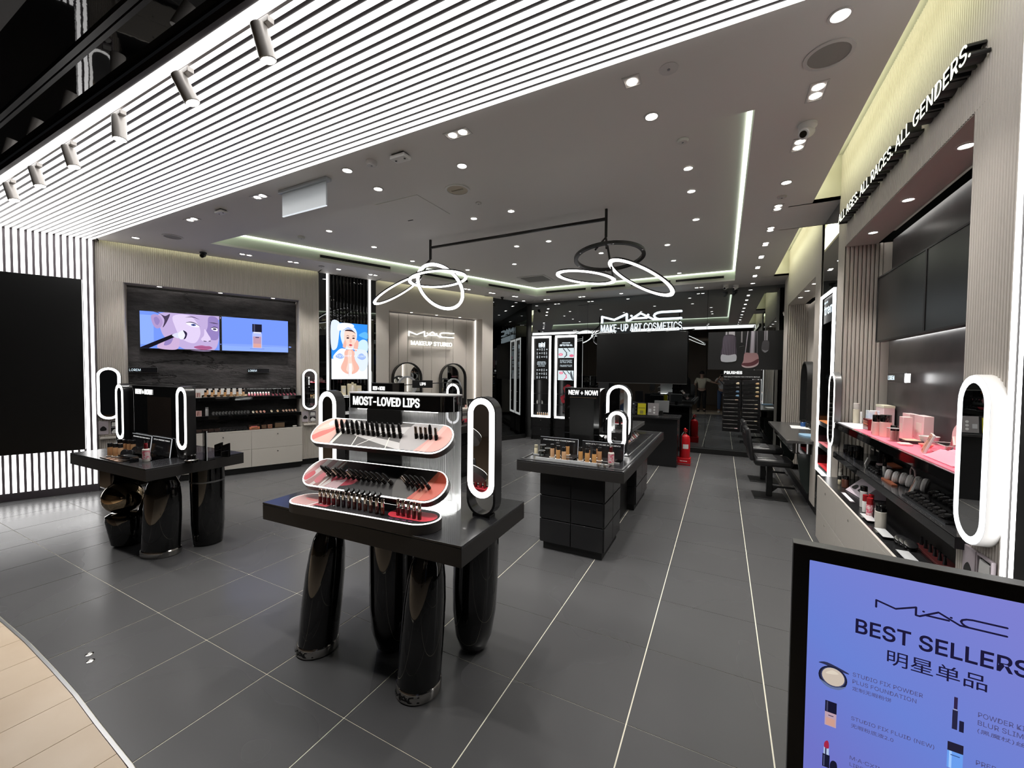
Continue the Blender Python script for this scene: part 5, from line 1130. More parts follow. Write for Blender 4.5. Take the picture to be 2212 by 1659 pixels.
tier('lower_tray', -.135, .056, 0, [(rect(-.6, -.26, -.2, .2), I('caa09c')), (spl([(-.42, .0), (-.36, .045), (-.27, .04), (-.24, -.0), (-.33, -.03)], 4), I('dd8380')), ([(-.33, -.2), (-.315, -.2), (-.22, .2), (-.235, .2)], I('efe9e4')), (rect(-.23, .18, -.2, .2), I('2b2829')), (rect(-.28, -.18, -.08, -.02), I('c4505a'))] + [(stad(.34, .30, 10, .345, 0), I('141214')), (stad(.285, .125, 10, .34, .0), I('e23f4e'))] + [(rect(.25 + k * .04, .275 + k * .04, -.085, -.078), I('8a3f70')) for k in range(4)], .055)
text('MINI ON THE GO  LIP MINIS', WLET, t, .0, 0, 0, 0) if False else None
# lipsticks and glosses
BCAP = mat('lipstick_black', (.014, .013, .013), .25, coat=.3); RSIL = mat('lipstick_silver', (.72, .62, .55), .15, 1)
def lipmesh(silver):
    a = MB().lathe([(0, 0), (.0105, 0), (.0105, .030), (0, .030)], 14).mesh('base', BCAP); c = MB().lathe([(.0108, .030), (.0108, .0335), (0, .0335)], 14).mesh('collar', CHROME)
    b = (MB().lathe([(.0088, .0335), (.0090, .068), (.0075, .070), (0, .070)], 14).mesh('cap', RSIL) if silver else MB().lathe([(.0098, .0335), (.0106, .048), (.0100, .066), (.007, .080), (.003, .0865), (0, .087)], 14).mesh('cap', BCAP)); return a, c, b
LM = {s: lipmesh(s) for s in (0, 1)}
def lipstick(M, silver, label, group):
    r = thing('lipstick', label, 'lipstick', M, group)
    for n_, me in zip(('base', 'collar', 'cap'), LM[silver]): link(n_, me, r)
    return r
for i, x in enumerate((-.221, -.178, -.137, -.099, -.063, -.024, .014, .051, .085, .125, .163, .200, .242)):
    lipstick(G @ T((x, -.01, .437)) @ Matrix.Rotation(.10, 4, 'X') @ Matrix.Rotation(-.10, 4, 'Y'), 0, 'black bullet lipstick, %s from the left in the long upper tray row' % ORD[i], 'lipsticks on the upper tray')
for i, x in enumerate((.346, .379, .410, .440, .476)):
    lipstick(G @ T((x, -.005, .440)) @ Matrix.Rotation(.10, 4, 'X') @ Matrix.Rotation(-.04, 4, 'Y'), int(i != 3), '%s lipstick, %s from the left on the pink upper tray end' % ('silver-capped' if i != 3 else 'tall black', ORD[i]), 'lipsticks on the upper tray')
for i, x in enumerate((-.217, -.181, -.141, -.106, -.068, -.033, .005, .042, .078, .115, .151, .189, .234)):
    lipstick(G @ T((x, -.075, .188)) @ Matrix.Rotation(.55, 4, 'X') @ Matrix.Rotation(-.42, 4, 'Y'), int(i in (2, 5)), '%s lipstick, %s from the left in the leaning middle tray row' % ('silver' if i in (2, 5) else 'black', ORD[i]), 'lipsticks on the middle tray')
for i, x in enumerate((.342, .373, .406, .438, .477)):
    lipstick(G @ T((x, -.075, .192)) @ Matrix.Rotation(.5, 4, 'X') @ Matrix.Rotation(-.38, 4, 'Y'), int(i == 0), '%s lipstick, %s from the left on the orange middle tray end' % ('silver' if i == 0 else 'black', ORD[i]), 'lipsticks on the middle tray')
# clear compact row in front of the leaning lipsticks
for i in range(7):
    r = thing('tester_cup', 'small dark tester cup, %s from the left before the leaning lipsticks' % ORD[i], 'tester', G @ T((-.02 + i * .037, -.145, .142)) @ Matrix.Rotation(R(38), 4, 'X'), 'tester cups on the middle tray'); obj('cup', MB().lathe([(0, 0), (.014, 0), (.015, .008), (.013, .012), (0, .010)], 14), BLKG, r); obj('shade', MB().lathe([(.012, .0125), (0, .0125)], 14), DKGREY, r)
gc = ['b5202e', 'a81c28', 'c01626', 'cf1f35', '7c2a2c', '4a1830', '7e2226', '8c2424', '962a22', '8a3a2a', '8f4038', '7a2a26', 'a8472c', 'c62038', '9c2430', 'b23a3e', 'b04a46', 'a8564c']
GLB = MB().lathe([(0, .001), (.0095, .001), (.0102, .003), (.0102, .042), (.0075, .044), (.0075, .002), (0, .002)], 14).mesh('vial', GLS); GLC = MB().lathe([(.0085, .042), (.0085, .050), (.0098, .052), (.0092, .083), (.0085, .085), (0, .085)], 14).mesh('cap', mat('gloss_cap', (.70, .62, .54), .18, 1))
for i, (x, y) in enumerate([(-.180 + .0, -.185), (-.150, -.183), (-.120, -.181), (-.087, -.180), (-.052, -.180), (-.013, -.181), (.026, -.181), (.067, -.184), (.104, -.184), (.145, -.187), (.184, -.190), (.227, -.193), (.266, -.195), (.342, -.164), (.377, -.168), (.413, -.171), (.449, -.174), (.484, -.177)]):
    r = thing('lip_gloss', ('lip gloss with metallic cap, %s from the left in the lower tray row' % ORD[i]) if i < 13 else 'lip gloss on the lit red lower tray end, %s from the left' % ORD[i - 13], 'lip gloss', G @ T((x, y, .058)), 'lip glosses on the lower tray')
    link('vial', GLB, r); link('cap', GLC, r); obj('liquid', MB().lathe([(0, .003), (.0085, .003), (.0085, .040), (0, .040)], 12), mat('gloss_' + gc[i], srgb(gc[i]), .25, coat=.4), r)
# ================================================================== PRODUCTS
_pc = {}
def cyl2(key, r, h, ch, mb, mc, base=None, seg=14):
    if key not in _pc:
        g = .0015
        _pc[key] = (MB().lathe([(0, 0), (r * .92, 0), (r, g), (r, h - ch - .004), (r * .85, h - ch), (0, h - ch)], seg).mesh('body', mb), MB().lathe([(r * .92, h - ch), (r * .95, h - ch + g), (r * .95, h - g), (r * .85, h), (0, h)], seg).mesh('cap', mc),
                    MB().lathe([(0, -.004), (r * 1.5, -.004), (r * 1.5, .0), (0, .0)], seg).mesh('base_ring', base) if base else None)
    return _pc[key]
def bottle(M, key, label, cat='bottle', group=None, name='cosmetic_bottle', **k):
    t = thing(name, label, cat, M, group); a, b, c = cyl2(key, **k); link('body', a, t); link('cap', b, t)
    if c: link('base_ring', c, t)
    return t
def bx(M, w, d, h, m, label, cat='box', group=None, name='product_box', lid=None, top=None, front=None, bev=.0015):
    t = thing(name, label, cat, M, group); obj('carton', MB().box(-w / 2, w / 2, -d / 2, d / 2, 0, h), m, t, bev=bev)
    if front: obj('front_print', MB().box(-w * .3, w * .3, -d / 2 - .0006, -d / 2, h * .3, h * .7), front, t, smooth=False)
    if lid: obj('lid', MB().box(-w / 2 - .002, w / 2 + .002, -d / 2 - .002, d / 2 + .002, h, h + lid[0]), lid[1], t, bev=bev)
    if top: obj('top_print', MB().box(-w * .42, w * .42, -d * .42, d * .42, h, h + .0008), top, t, smooth=False)
    return t
AMB = [mat('foundation_%d' % i, c, .22, coat=.5) for i, c in enumerate([(.42, .22, .10), (.48, .27, .13), (.55, .33, .18), (.50, .26, .09), (.36, .17, .07)])]
OFFW = mat('off_white', (.75, .70, .64), .4)
def found(M, i, label, group, s=1.0):
    return bottle(M @ Matrix.Scale(s, 4), 'fd%d' % i, label, 'bottle', group, 'foundation_bottle', r=.019, h=.115, ch=.036, mb=AMB[i % 5], mc=BLKS, base=OFFW)
def compact_open(M, label, group, inner=None, key='cp', r=.034):
    t = thing('open_compact', label, 'compact', M, group)
    if key not in _pc:
        q = MB().lathe([(0, 0), (r, 0), (r, .009), (0, .009)], 20); l = MB().lathe([(0, 0), (r, 0), (r, .007), (0, .007)], 20); l.xf(T((0, r, .010)) @ Matrix.Rotation(R(70), 4, 'X') @ T((0, r, 0)))
        _pc[key] = (q.mesh('pan', BLKS), l.mesh('lid', mat('compact_lid', (.03, .03, .032), .12, coat=.4)), MB().lathe([(r * .84, .0095), (0, .0095)], 18).mesh('powder', inner or mat('powder_tan', (.52, .32, .2), .6)))
    for n_, me in zip(('pan', 'lid', 'powder'), _pc[key]): link(n_, me, t)
    return t
def lipstick_s(M, key, label, group, mb, mc, r=.010, h=.078, ch=.04): return bottle(M, key, label, 'lipstick', group, 'lipstick', r=r, h=h, ch=ch, mb=mb, mc=mc, seg=10)
def acr_stand(M, w, h, label, title, lean=-.12):
    t = thing('acrylic_stand', label, 'sign', M); Q = Matrix.Rotation(lean, 4, 'X')
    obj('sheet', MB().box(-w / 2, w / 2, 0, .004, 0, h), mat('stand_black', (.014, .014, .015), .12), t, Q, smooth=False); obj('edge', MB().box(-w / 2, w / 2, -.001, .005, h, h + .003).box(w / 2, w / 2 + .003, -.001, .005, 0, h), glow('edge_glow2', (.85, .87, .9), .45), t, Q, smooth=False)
    obj('foot', MB().box(-w / 2, w / 2, -.16, .0, 0, .006), ACR, t, smooth=False); obj('foot_edge', MB().box(-w / 2, w / 2, -.164, -.16, 0, .010), mat('acrylic_edge', (.55, .56, .57), .2), t, smooth=False)
    text(title, WLET, t, -w * .42, w * .42, h - .03, h - .018, -.001, .001, Q); return t
Z = .851
# left table
for i, (x, y) in enumerate([(-5.013, 1.629), (-4.948, 1.645), (-4.885, 1.66), (-5.20, 1.76), (-5.14, 1.775), (-5.08, 1.79), (-5.02, 1.80)]):
    found(T((x, y, Z + .012)), i % 5, ('brown foundation bottle, %s of the front trio on the left table' % ('left', 'middle', 'right')[i]) if i < 3 else 'brown foundation bottle, %s of the rear four on the left table' % ORD[i - 3], 'foundation bottles on the left table')
for i, (x, y) in enumerate([(-4.83, 1.66), (-4.76, 1.675), (-5.0, 1.765) if 0 else (-4.93, 1.775), (-4.86, 1.79), (-4.79, 1.80)]):
    t = thing('pressed_powder', 'black round compact on edge, %s on the left table' % ('left of the front pair', 'right of the front pair', 'left of the rear three', 'middle of the rear three', 'right of the rear three')[i], 'compact', T((x, y, Z + .012)) @ Matrix.Rotation(.35, 4, 'Z') @ Matrix.Rotation(-.35, 4, 'X'), 'black compacts on the left table')
    obj('case', MB().lathe([(0, -.012), (.032, -.012), (.034, -.009), (.034, .009), (.032, .012), (0, .012)], 20, M=T((0, 0, .034)) @ Matrix.Rotation(PI / 2, 4, 'X')), BLKS, t); obj('cradle', MB().box(-.036, .036, -.02, .03, 0, .014), BLK, t, smooth=False)
PINKP = mat('pink_print', (.62, .16, .22), .4)
def spray(M, label):
    t = thing('spray_bottle', label, 'bottle', M); obj('body', MB().lathe([(0, 0), (.026, 0), (.027, .003), (.027, .105), (.022, .112), (0, .112)], 18), OFFW, t); obj('pump', MB().lathe([(.014, .112), (.015, .150), (.012, .158), (0, .158)], 14), mat('pump_red', (.35, .02, .03), .15), t); obj('clear_cap', MB().lathe([(.019, .112), (.019, .185), (0, .185)], 16), GLS, t)
    obj('print', MB().lathe([(.0274, .02), (.0274, .095)], 18), mat('pink_mottle', (.72, .55, .55), .4, noise=(60, .05, (.62, .10, .16))), t); return t
spray(T((-4.50, 1.70, Z)), 'white spray bottle with red pump at the front of the left table')
acr_stand(T((-5.07, 1.865, Z)), .40, .165, 'clear-edged black notice stand, left of two on the left table', 'STUDIO RADIANCE SERUM-POWERED FOUNDATION'); acr_stand(T((-4.67, 1.865, Z)), .36, .17, 'clear-edged black notice stand, right of two on the left table', 'WITH 10-INGREDIENT COMPLEX')
t = thing('tester_tray', 'brown tester tray with skin-tone dots at the front edge of the left table', 'tray', T((-4.80, 1.585, Z))); obj('tray', MB().prism([(-.24, -.02), (.16, -.03), (.16, .03), (-.22, .05)], 0, .006), mat('tray_brown', (.10, .07, .055), .2), t, bev=.001)
for k in range(3): obj('swatch', MB().lathe([(.016, .0065), (0, .0065)], 14, (-.11 + k * .09, .0 - k * .004, 0)), mat('swatch_%d' % k, ((.62, .40, .28), (.55, .33, .25), (.72, .55, .45))[k], .4), t)
t = thing('acrylic_block', 'clear acrylic pot holder beside the spray bottle on the left table', 'holder', T((-4.62, 1.63, Z))); obj('block', MB().box(-.09, .09, -.03, .03, 0, .045), ACR, t, smooth=False); obj('top_cups', MB().box(-.085, .085, -.026, .026, .046, .05), BLKS, t, smooth=False)
t = thing('acrylic_stand', 'clear upright acrylic panel behind the right mirror on the left table', 'stand', T((-4.16, 1.98, Z))); obj('sheet', MB().box(-.01, .06, 0, .004, 0, .26), ACR, t, smooth=False); obj('edge', MB().box(.06, .064, -.001, .005, 0, .26), mat('acrylic_edge', (.55, .56, .57), .2), t, smooth=False); obj('foot', MB().box(-.02, .10, -.03, .05, 0, .005), ACR, t, smooth=False)
for i, (x, y, w) in enumerate([(-4.20, 2.13, .05), (-4.10, 2.14, .05)]):
    t = thing('brow_kit', 'slanted black compact case, %s of the pair at the right end of the left table' % ('left', 'right')[i], 'compact', T((x, y, Z)) @ Matrix.Rotation(.4, 4, 'Z')); obj('case', MB().prism([(-.035, 0), (.035, 0), (.035, .13), (-.035, .105)], -.012, .012, 'y'), BLKG, t, bev=.002); obj('silver_line', MB().prism([(-.035, .045), (.035, .065), (.035, .068), (-.035, .048)], -.0125, .0125, 'y'), CHROME, t, smooth=False)
t = thing('cream_jar', 'glossy black jar with silver ring beside the right mirror on the left table', 'jar', T((-4.12, 1.87, Z))); obj('jar', MB().lathe([(0, 0), (.05, 0), (.05, .022), (.038, .032), (0, .032)], 20), BLKG, t); obj('lid', MB().lathe([(.034, .032), (.034, .062), (.028, .07), (0, .07)], 20), BLKG, t); obj('ring', MB().lathe([(.051, .020), (.0515, .024), (.049, .026)], 20), CHROME, t)
# right island front
for i, (x, y) in enumerate([(-1.420, 3.605), (-1.344, 3.56), (-1.271, 3.515), (-1.33, 3.78), (-1.40, 3.70)]):
    found(T((x, y, Z + .012)), 2 + i % 2, 'tan foundation bottle, %s in the left group on the right island' % ('leftmost at the front', 'middle at the front', 'rightmost at the front', 'far right at the back', 'left at the back')[i], 'foundation bottles on the right island', 1.05)
for i, (x, y) in enumerate([(-1.140, 3.60), (-1.065, 3.555), (-.994, 3.535), (-1.03, 3.80), (-1.10, 3.70), (-.985, 3.68)]):
    found(T((x, y, Z + .012)), (3, 3, 3, 4, 4, 0)[i], 'amber foundation bottle, %s in the right group on the right island' % ('leftmost at the front', 'middle at the front', 'rightmost at the front', 'far right at the back', 'left at the back', 'middle at the back')[i], 'foundation bottles on the right island', 1.05)
acr_stand(T((-1.445, 3.83, Z)), .40, .155, 'clear-edged black notice stand, left of two on the right island', 'STUDIO RADIANCE SERUM-POWERED FOUNDATION'); acr_stand(T((-1.0, 3.83, Z)), .40, .15, 'clear-edged black notice stand, right of two on the right island', 'WITH 87% SKINCARE INGREDIENTS')
for i, (x, y, w) in enumerate([(-1.36, 3.55, .34), (-1.03, 3.56, .36)]):
    t = thing('clear_tray', 'clear acrylic tray under the %s group of bottles on the right island' % ('left', 'right')[i], 'tray', T((x, y, Z))); obj('base', MB().box(-w / 2, w / 2, -.09, .28, 0, .008), mat('tray_dark', (.03, .028, .028), .12), t, smooth=False); obj('front_lip', MB().box(-w / 2, w / 2, -.10, -.09, 0, .03), mat('acrylic_edge', (.55, .56, .57), .2), t, bev=.002)
spray(T((-.86, 3.60, Z)), 'white spray bottle with red pump at the front right of the right island')
bottle(T((-1.625, 3.69, Z)), 'cream', 'pale cream tube standing at the left corner of the right island', 'tube', None, 'cream_tube', r=.019, h=.095, ch=.03, mb=mat('cream_col', (.66, .60, .42), .4), mc=mat('cream_cap', (.55, .50, .36), .35))
for i, (x, y) in enumerate([(-1.53, 3.62), (-1.49, 3.66), (-1.555, 3.70)]):
    t = thing('glass_cup', 'clear tester cup, %s of three beside the cream tube' % ORD[i], 'cup', T((x, y, Z))); obj('wall', MB().lathe([(0, .002), (.026, .002), (.028, .06 + .02 * i), (.026, .06 + .02 * i), (.024, .006), (0, .006)], 16), GLS, t); obj('rim', MB().lathe([(.0285, .058 + .02 * i), (.0285, .061 + .02 * i), (.0255, .061 + .02 * i), (.0255, .058 + .02 * i)], 16), mat('acrylic_edge', (.55, .56, .57), .2), t)
t = thing('chrome_pots', 'two chrome tester pots in front of the amber bottles', 'pot', T((-.93, 3.46, Z)))
for k in (0, 1): obj('pot', MB().lathe([(0, 0), (.022, 0), (.022, .028), (.018, .030), (0, .028)], 16, (k * .055, 0, 0)), CHROME, t)
# right island spine with side tiers
def spine(x, y0, y1, lbl, sides=(1, -1)):
    t = thing('tier_stand', 'black stepped shelf stand along the middle of the %s' % lbl, 'shelving', (x, y0, .85)); L = y1 - y0
    obj('spine', MB().box(-.10, .10, .0, L, 0, .30), BLKS, t, bev=.003); obj('header', MB().box(-.11, .11, -.005, L, .32, .375), BLKG, t, bev=.002)
    for k in range(3): obj('post', MB().box(-.012, .012, .02 + k * (L - .06) / 2, .045 + k * (L - .06) / 2, .28, .34), BLK, t, smooth=False)
    for s in sides:
        obj('tier_board', MB().box(min(s * .10, s * .30), max(s * .10, s * .30), .05, L - .02, .135, .165), mat('tier_grey', (.07, .07, .072), .2), t, bev=.002); obj('tier_edge', MB().box(min(s * .30, s * .306), max(s * .30, s * .306), .05, L - .02, .12, .165), mat('tier_edge', (.12, .12, .12), .3), t, smooth=False)
        obj('tray_glass', MB().box(min(s * .11, s * .42), max(s * .11, s * .42), -.3, L - .1, .0, .006), mat('dark_glass_top', (.04, .04, .042), .08, coat=.4), t, smooth=False); obj('under_light', MB().box(min(s * .12, s * .13), max(s * .12, s * .13), .1, L - .1, .128, .134), glow('led_shelf', (1, .96, .9), 2.4), t, smooth=False)
        obj('tray_edge', MB().box(min(s * .42, s * .43), max(s * .42, s * .43), -.3, L - .1, .0, .012), STEEL, t, smooth=False)
    return t
spine(-1.22, 4.35, 5.70, 'right island')
pc = [(.75, .62, .58), (.62, .32, .26), (.45, .25, .22), (.70, .45, .38), (.55, .45, .55), (.80, .72, .66), (.5, .2, .2), (.72, .70, .72), (.35, .25, .22)]
def palette(M, c, label, group, w=.09, h=.13):
    t = thing('open_palette', label, 'palette', M, group); obj('case', MB().box(-w / 2, w / 2, 0, .010, 0, h), BLKG, t, bev=.002); obj('mirror_lid', MB().box(-w / 2 + .004, w / 2 - .004, -.0012, 0, h * .52, h - .004), mat('lid_pale', (.7, .68, .66), .15), t, smooth=False)
    for k in range(3): obj('pan', MB().box(-w / 2 + .006 + k * (w - .01) / 3, -w / 2 + .002 + (k + 1) * (w - .01) / 3, -.0014, 0, .006, h * .46), mat('pan_%d' % (pc.index(c) * 3 + k), tuple(min(1, v * (.75 + .2 * k)) for v in c), .5), t, smooth=False)
    return t
for i in range(9): palette(T((-.93, 4.50 + i * .11, Z + .006)) @ Matrix.Rotation(PI / 2, 4, 'Z') @ Matrix.Rotation(-.75, 4, 'X'), pc[i], 'open palette leaning in the right island lower tray, %s from front' % ORD[i], 'palettes on the right island', .10, .16)
for i in range(5): palette(T((-1.03, 4.72 + i * .15, Z + .166)) @ Matrix.Rotation(PI / 2, 4, 'Z') @ Matrix.Rotation(-.7, 4, 'X'), pc[(i * 2 + 3) % 9], 'open palette leaning on the upper tier of the right island, %s from the front' % ORD[i], 'upper palettes on the right island', .13, .15)
for i in range(4): lipstick_s(T((-1.06 + .03 * (i % 2), 4.42 + .04 * i, Z + .166)), 'mascara', 'tall black mascara tube, %s at the front of the right island tier' % ORD[i], 'mascaras on the right island', BLKS, BLKG, .010, .14, .06)
# rear island: tiers and assorted goods
spine(-3.86, 4.30, 5.40, 'rear island', (1,))
for i in range(11): lipstick_s(T((-3.66 + .04 * (i % 2), 4.58 + .07 * i, Z + .166)), 'lipb%d' % (i % 3), 'small lipstick on the upper tier of the rear island, %s from the front' % ORD[i], 'lipsticks on the rear island', BLKS, (BLKG, PINKP, CHROME)[i % 3])
for i in range(8): lipstick_s(T((-3.52, 4.62 + .08 * i, Z + .012)) @ Matrix.Rotation(.5, 4, 'Y'), 'lipc', 'dark lip pencil pot in the lower tray of the rear island, %s from the front' % ORD[i], 'pots on the rear island', BLKG, DKGREY, .016, .06, .03)
bx(T((-3.56, 5.28, Z + .02)) @ Matrix.Rotation(PI / 2, 4, 'Z'), .42, .06, .05, mat('strip_red', (.55, .06, .09), .35), 'red product strip in the lower tray of the rear island', 'tray', None, 'colour_strip')
bx(T((-3.72, 4.95, Z + .376)) @ Matrix.Rotation(1.0, 4, 'Z'), .17, .12, .10, mat('patterned_orange', (.40, .17, .06), .5, noise=(40, .08, (.10, .04, .02))), 'orange patterned pouch on top of the rear island', 'pouch', None, 'patterned_pouch')
bx(T((-3.62, 5.22, Z + .166)), .09, .05, .11, mat('pink_carton', (.72, .36, .42), .4), 'pink carton on the upper tier of the rear island', 'box')
# left wall shelves
def L(x, y, z): return LW @ T((x, y, z))
t = thing('shelf_back_card', 'white backing card behind the bottles on the upper left shelf', 'card', L(1.36, .28, 1.226)); box('card', WHITE, t, -.34, .34, 0, .01, 0, .125, 0)
t = thing('shelf_back_card', 'black backing strip with tiny white print on the upper left shelf', 'card', L(2.08, .28, 1.226)); box('card', BLK, t, -.36, .36, 0, .01, 0, .125, 0); text('STUDIO FIX POWDER + BLUR CORRECTOR    LIPSTICK', WLET, t, -.34, .30, .105, .115, -.001, .001)
for i, (x, z, l) in enumerate([(1.08, 1.226, 'small white print card with pink swatches on the upper left shelf'), (1.08, .941, 'small pink print card with brown strokes on the lower left shelf')]):
    t = thing('print_card', l, 'card', L(x, -.01, z)); box('card', OFFW if i == 0 else mat('card_pink', (.62, .42, .40), .5), t, -.045, .045, 0, .004, 0, .085, 0)
    picture('print', [([(-.035 + k * .024, .01), (-.02 + k * .024, .01), (-.01 + k * .02, .075), (-.025 + k * .02, .075)], ink(('cfa6a0', '8a5a50', 'b98780')[k])) for k in range(3)], t, -.0005)
for i in range(7): found(L(1.175 + i * .082, .02, 1.238), i % 4, 'small amber bottle, %s from the left in the front row of the upper left shelf' % ORD[i], 'bottles on the upper left shelf', .85)
for i in range(7): found(L(1.20 + i * .078, .12, 1.268), (i + 2) % 4, 'small amber bottle, %s from the left in the back row of the upper left shelf' % ORD[i], 'bottles on the upper left shelf', .85)
t = thing('bottle_riser', 'gold riser strip under the back row of bottles on the upper left shelf', 'riser', L(1.43, .12, 1.226)); box('strip', GOLD, t, -.30, .30, -.03, .03, 0, .036, .001)
for i in range(8): bottle(L(1.745 + i * .040, .0, 1.232) @ Matrix.Rotation(-.9, 4, 'X'), 'tubep%d' % (i % 2), 'small pink and white tube, %s from the left on the upper left shelf' % ORD[i], 'tube', 'tubes on the upper left shelf', 'concealer_tube', r=.014, h=.085, ch=.035, mb=(PINKP, mat('tube_rose', (.50, .22, .22), .4))[i % 2], mc=WHITE)
for i in range(14): lipstick_s(L(2.085 + (i % 7) * .055, .02 + .07 * (i // 7), 1.226 + .012 * (i // 7)), 'lipr', 'black tube with red base, %s of the %s row on the upper left shelf' % (ORD[i % 7], ('front', 'back')[i // 7]), 'black tubes on the upper left shelf', PINKP, BLKG, .012, .10, .072)
bottle(L(1.19, .05, .941), 'wtube', 'white squeeze tube upright on the lower left shelf', 'tube', None, 'squeeze_tube', r=.022, h=.13, ch=.03, mb=WHITE, mc=mat('cap_grey', (.5, .5, .5), .4))
for i in range(12):
    t = thing('round_compact', 'black and silver round compact, %s from the left on the lower left shelf' % ORD[i], 'compact', L(1.27 + i * .041, .0, .943) @ Matrix.Rotation(.5, 4, 'Z'), 'round compacts on the lower left shelf')
    if 'rc' not in _pc: _pc['rc'] = (MB().lathe([(0, -.008), (.028, -.008), (.03, 0), (0, .006)], 16, M=T((0, 0, .03)) @ Matrix.Rotation(PI / 2, 4, 'X')).mesh('case', BLKG), MB().lathe([(0, .0), (.026, .0)], 16, M=T((0, -.0085, .03)) @ Matrix.Rotation(PI / 2, 4, 'X')).mesh('face', mat('compact_silver', (.5, .5, .5), .2, .8)))
    link('case', _pc['rc'][0], t); link('face', _pc['rc'][1], t)
for i, (x, c) in enumerate([(1.80, (.75, .68, .55)), (1.85, (.55, .33, .22)), (1.905, (.62, .36, .28)), (1.955, (.66, .30, .24)), (2.06, (.72, .60, .42)), (2.15, (.70, .45, .26))] + [(2.235 + k * .047, ((.55, .34, .26), (.62, .42, .3), (.5, .3, .22))[k % 3]) for k in range(5)]):
    t = thing('powder_disc', 'tan powder compact leaning on the lower left shelf, %s from left' % ORD[i], 'compact', L(x, .0, .943) @ Matrix.Rotation(.6, 4, 'Z') @ Matrix.Rotation(-.4, 4, 'X'), 'powder compacts on the lower left shelf')
    obj('case', MB().lathe([(0, -.006), (.027, -.006), (.027, .006), (0, .006)], 16, M=T((0, 0, .027)) @ Matrix.Rotation(PI / 2, 4, 'X')), BLKS, t); obj('powder', MB().lathe([(0, .0), (.022, .0)], 14, M=T((0, -.0065, .027)) @ Matrix.Rotation(PI / 2, 4, 'X')), mat('tan_%d' % i, c, .6), t)
CT_Z = .691
for i in range(4): bx(L(1.09 + i * .075, .02, CT_Z), .066, .05, .045, mat('case_brown', (.05, .03, .025), .25), 'flat dark brown palette case, %s from the left on the left cabinet' % ORD[i], 'palette', 'dark palettes on the left cabinet', 'palette_case', top=GOLD)
for i in range(8): compact_open(L(1.385 + i * .046, -.02, CT_Z) @ Matrix.Rotation(.5, 4, 'Z') @ Matrix.Rotation(-.25, 4, 'X'), 'open powder compact, %s from the left on the left cabinet top' % ORD[i], 'open compacts on the left cabinet', None, 'cp', .03)
bx(L(1.81, -.02, CT_Z), .145, .05, .035, mat('box_orange', (.62, .20, .10), .35), 'orange box on the left cabinet top', front=GOLD); bx(L(1.81, .06, CT_Z), .15, .05, .065, mat('case_brown', (.05, .03, .025), .25), 'dark box behind the orange box on the left cabinet', front=PINKP)
bx(L(1.945, .0, CT_Z), .07, .05, .055, mat('box_brown', (.16, .08, .05), .3), 'brown box on the left cabinet, left of two', front=GOLD); bx(L(2.03, .0, CT_Z), .065, .05, .055, mat('box_terra', (.38, .16, .10), .3), 'terracotta box on the left cabinet, right of two', front=GOLD)
bx(L(2.18, .06, CT_Z), .14, .08, .075, mat('box_gold', (.30, .20, .12), .3, .3), 'gold brown box on a stand at the right of the left cabinet', lid=(.02, BLKS)); bx(L(2.40, .0, CT_Z), .06, .05, .012, OFFW, 'small white card lying at the right end of the left cabinet', 'card')
# white shelves under the poster
CRM = mat('carton_cream', (.72, .64, .46), .45)
for i, (x, w, h, l) in enumerate([(3.19, .07, .17, 'pale cream carton, left on the poster shelf'), (3.335, .15, .205, 'wide cream carton, centre of the poster shelf'), (3.46, .09, .17, 'pale cream carton, right on the poster shelf')]): bx(L(x, -.09, 1.211), w, .06, h, CRM, l, front=OFFW)
for x, l in ((3.115, 'short cream jar at the left end of the poster shelf'), (3.53, 'short cream jar at the right end of the poster shelf')): bottle(L(x, -.12, 1.211), 'crj', l, 'jar', None, 'cream_jar', r=.022, h=.07, ch=.025, mb=CRM, mc=OFFW)
bottle(L(3.335, -.14, 1.211), 'crt', 'tall white bottle before the wide cream carton', 'bottle', None, r=.018, h=.235, ch=.05, mb=OFFW, mc=CRM)
bottle(L(3.09, -.12, .906), 'crj', 'short cream jar on the lower poster shelf', 'jar', None, 'cream_jar', r=.022, h=.07, ch=.025, mb=CRM, mc=OFFW); bottle(L(3.06, -.05, .906), 'wnd', 'black wand on the lower poster shelf', 'tube', None, 'wand', r=.008, h=.19, ch=.06, mb=BLKG, mc=CHROME)
# right wall shelves
def Q(x, y, z): return RW @ T((x, y, z))
z1, z2, z3 = 1.2255, .9455, .691
PKB = mat('pink_bottle', (.80, .50, .46), .25, coat=.4); PKC = mat('pink_box', (.78, .58, .58), .4); CLQ = mat('clear_liquid', (.72, .70, .68), .15, coat=.5)
bottle(Q(.33, .10, z1), 'tallc', 'tall cream bottle at the far end of the upper right shelf', 'bottle', None, r=.024, h=.182, ch=.055, mb=mat('pale_yellow', (.70, .64, .50), .3), mc=OFFW)
bottle(Q(.40, .12, z1), 'wnd2', 'thin pale wand beside the tall cream bottle', 'tube', None, 'wand', r=.008, h=.11, ch=.04, mb=OFFW, mc=WHITE)
bx(Q(.47, .18, z1), .10, .07, .13, mat('marbled_blue', (.55, .66, .80), .25, noise=(18, .12, (.85, .86, .88))), 'pale blue marbled box on the upper right shelf', 'box'); bx(Q(.52, .25, z1), .20, .07, .165, PKC, 'cream lidded box behind the blue marbled box', 'box', lid=(.02, mat('lid_cream', (.78, .74, .58), .4)))
t = bx(Q(.854, .06, z1), .13, .04, .088, mat('red_black', (.16, .012, .015), .15), 'dark red boxed lip set standing on the upper right shelf', 'box')
for k in range(4): obj('window', MB().box(-.05 + k * .027, -.046 + k * .027, -.021, -.02, .02, .075), CRM, t, smooth=False)
obj('band', MB().box(-.06, .06, -.0212, -.02, .045, .052), mat('box_orange', (.62, .20, .10), .35), t, smooth=False)
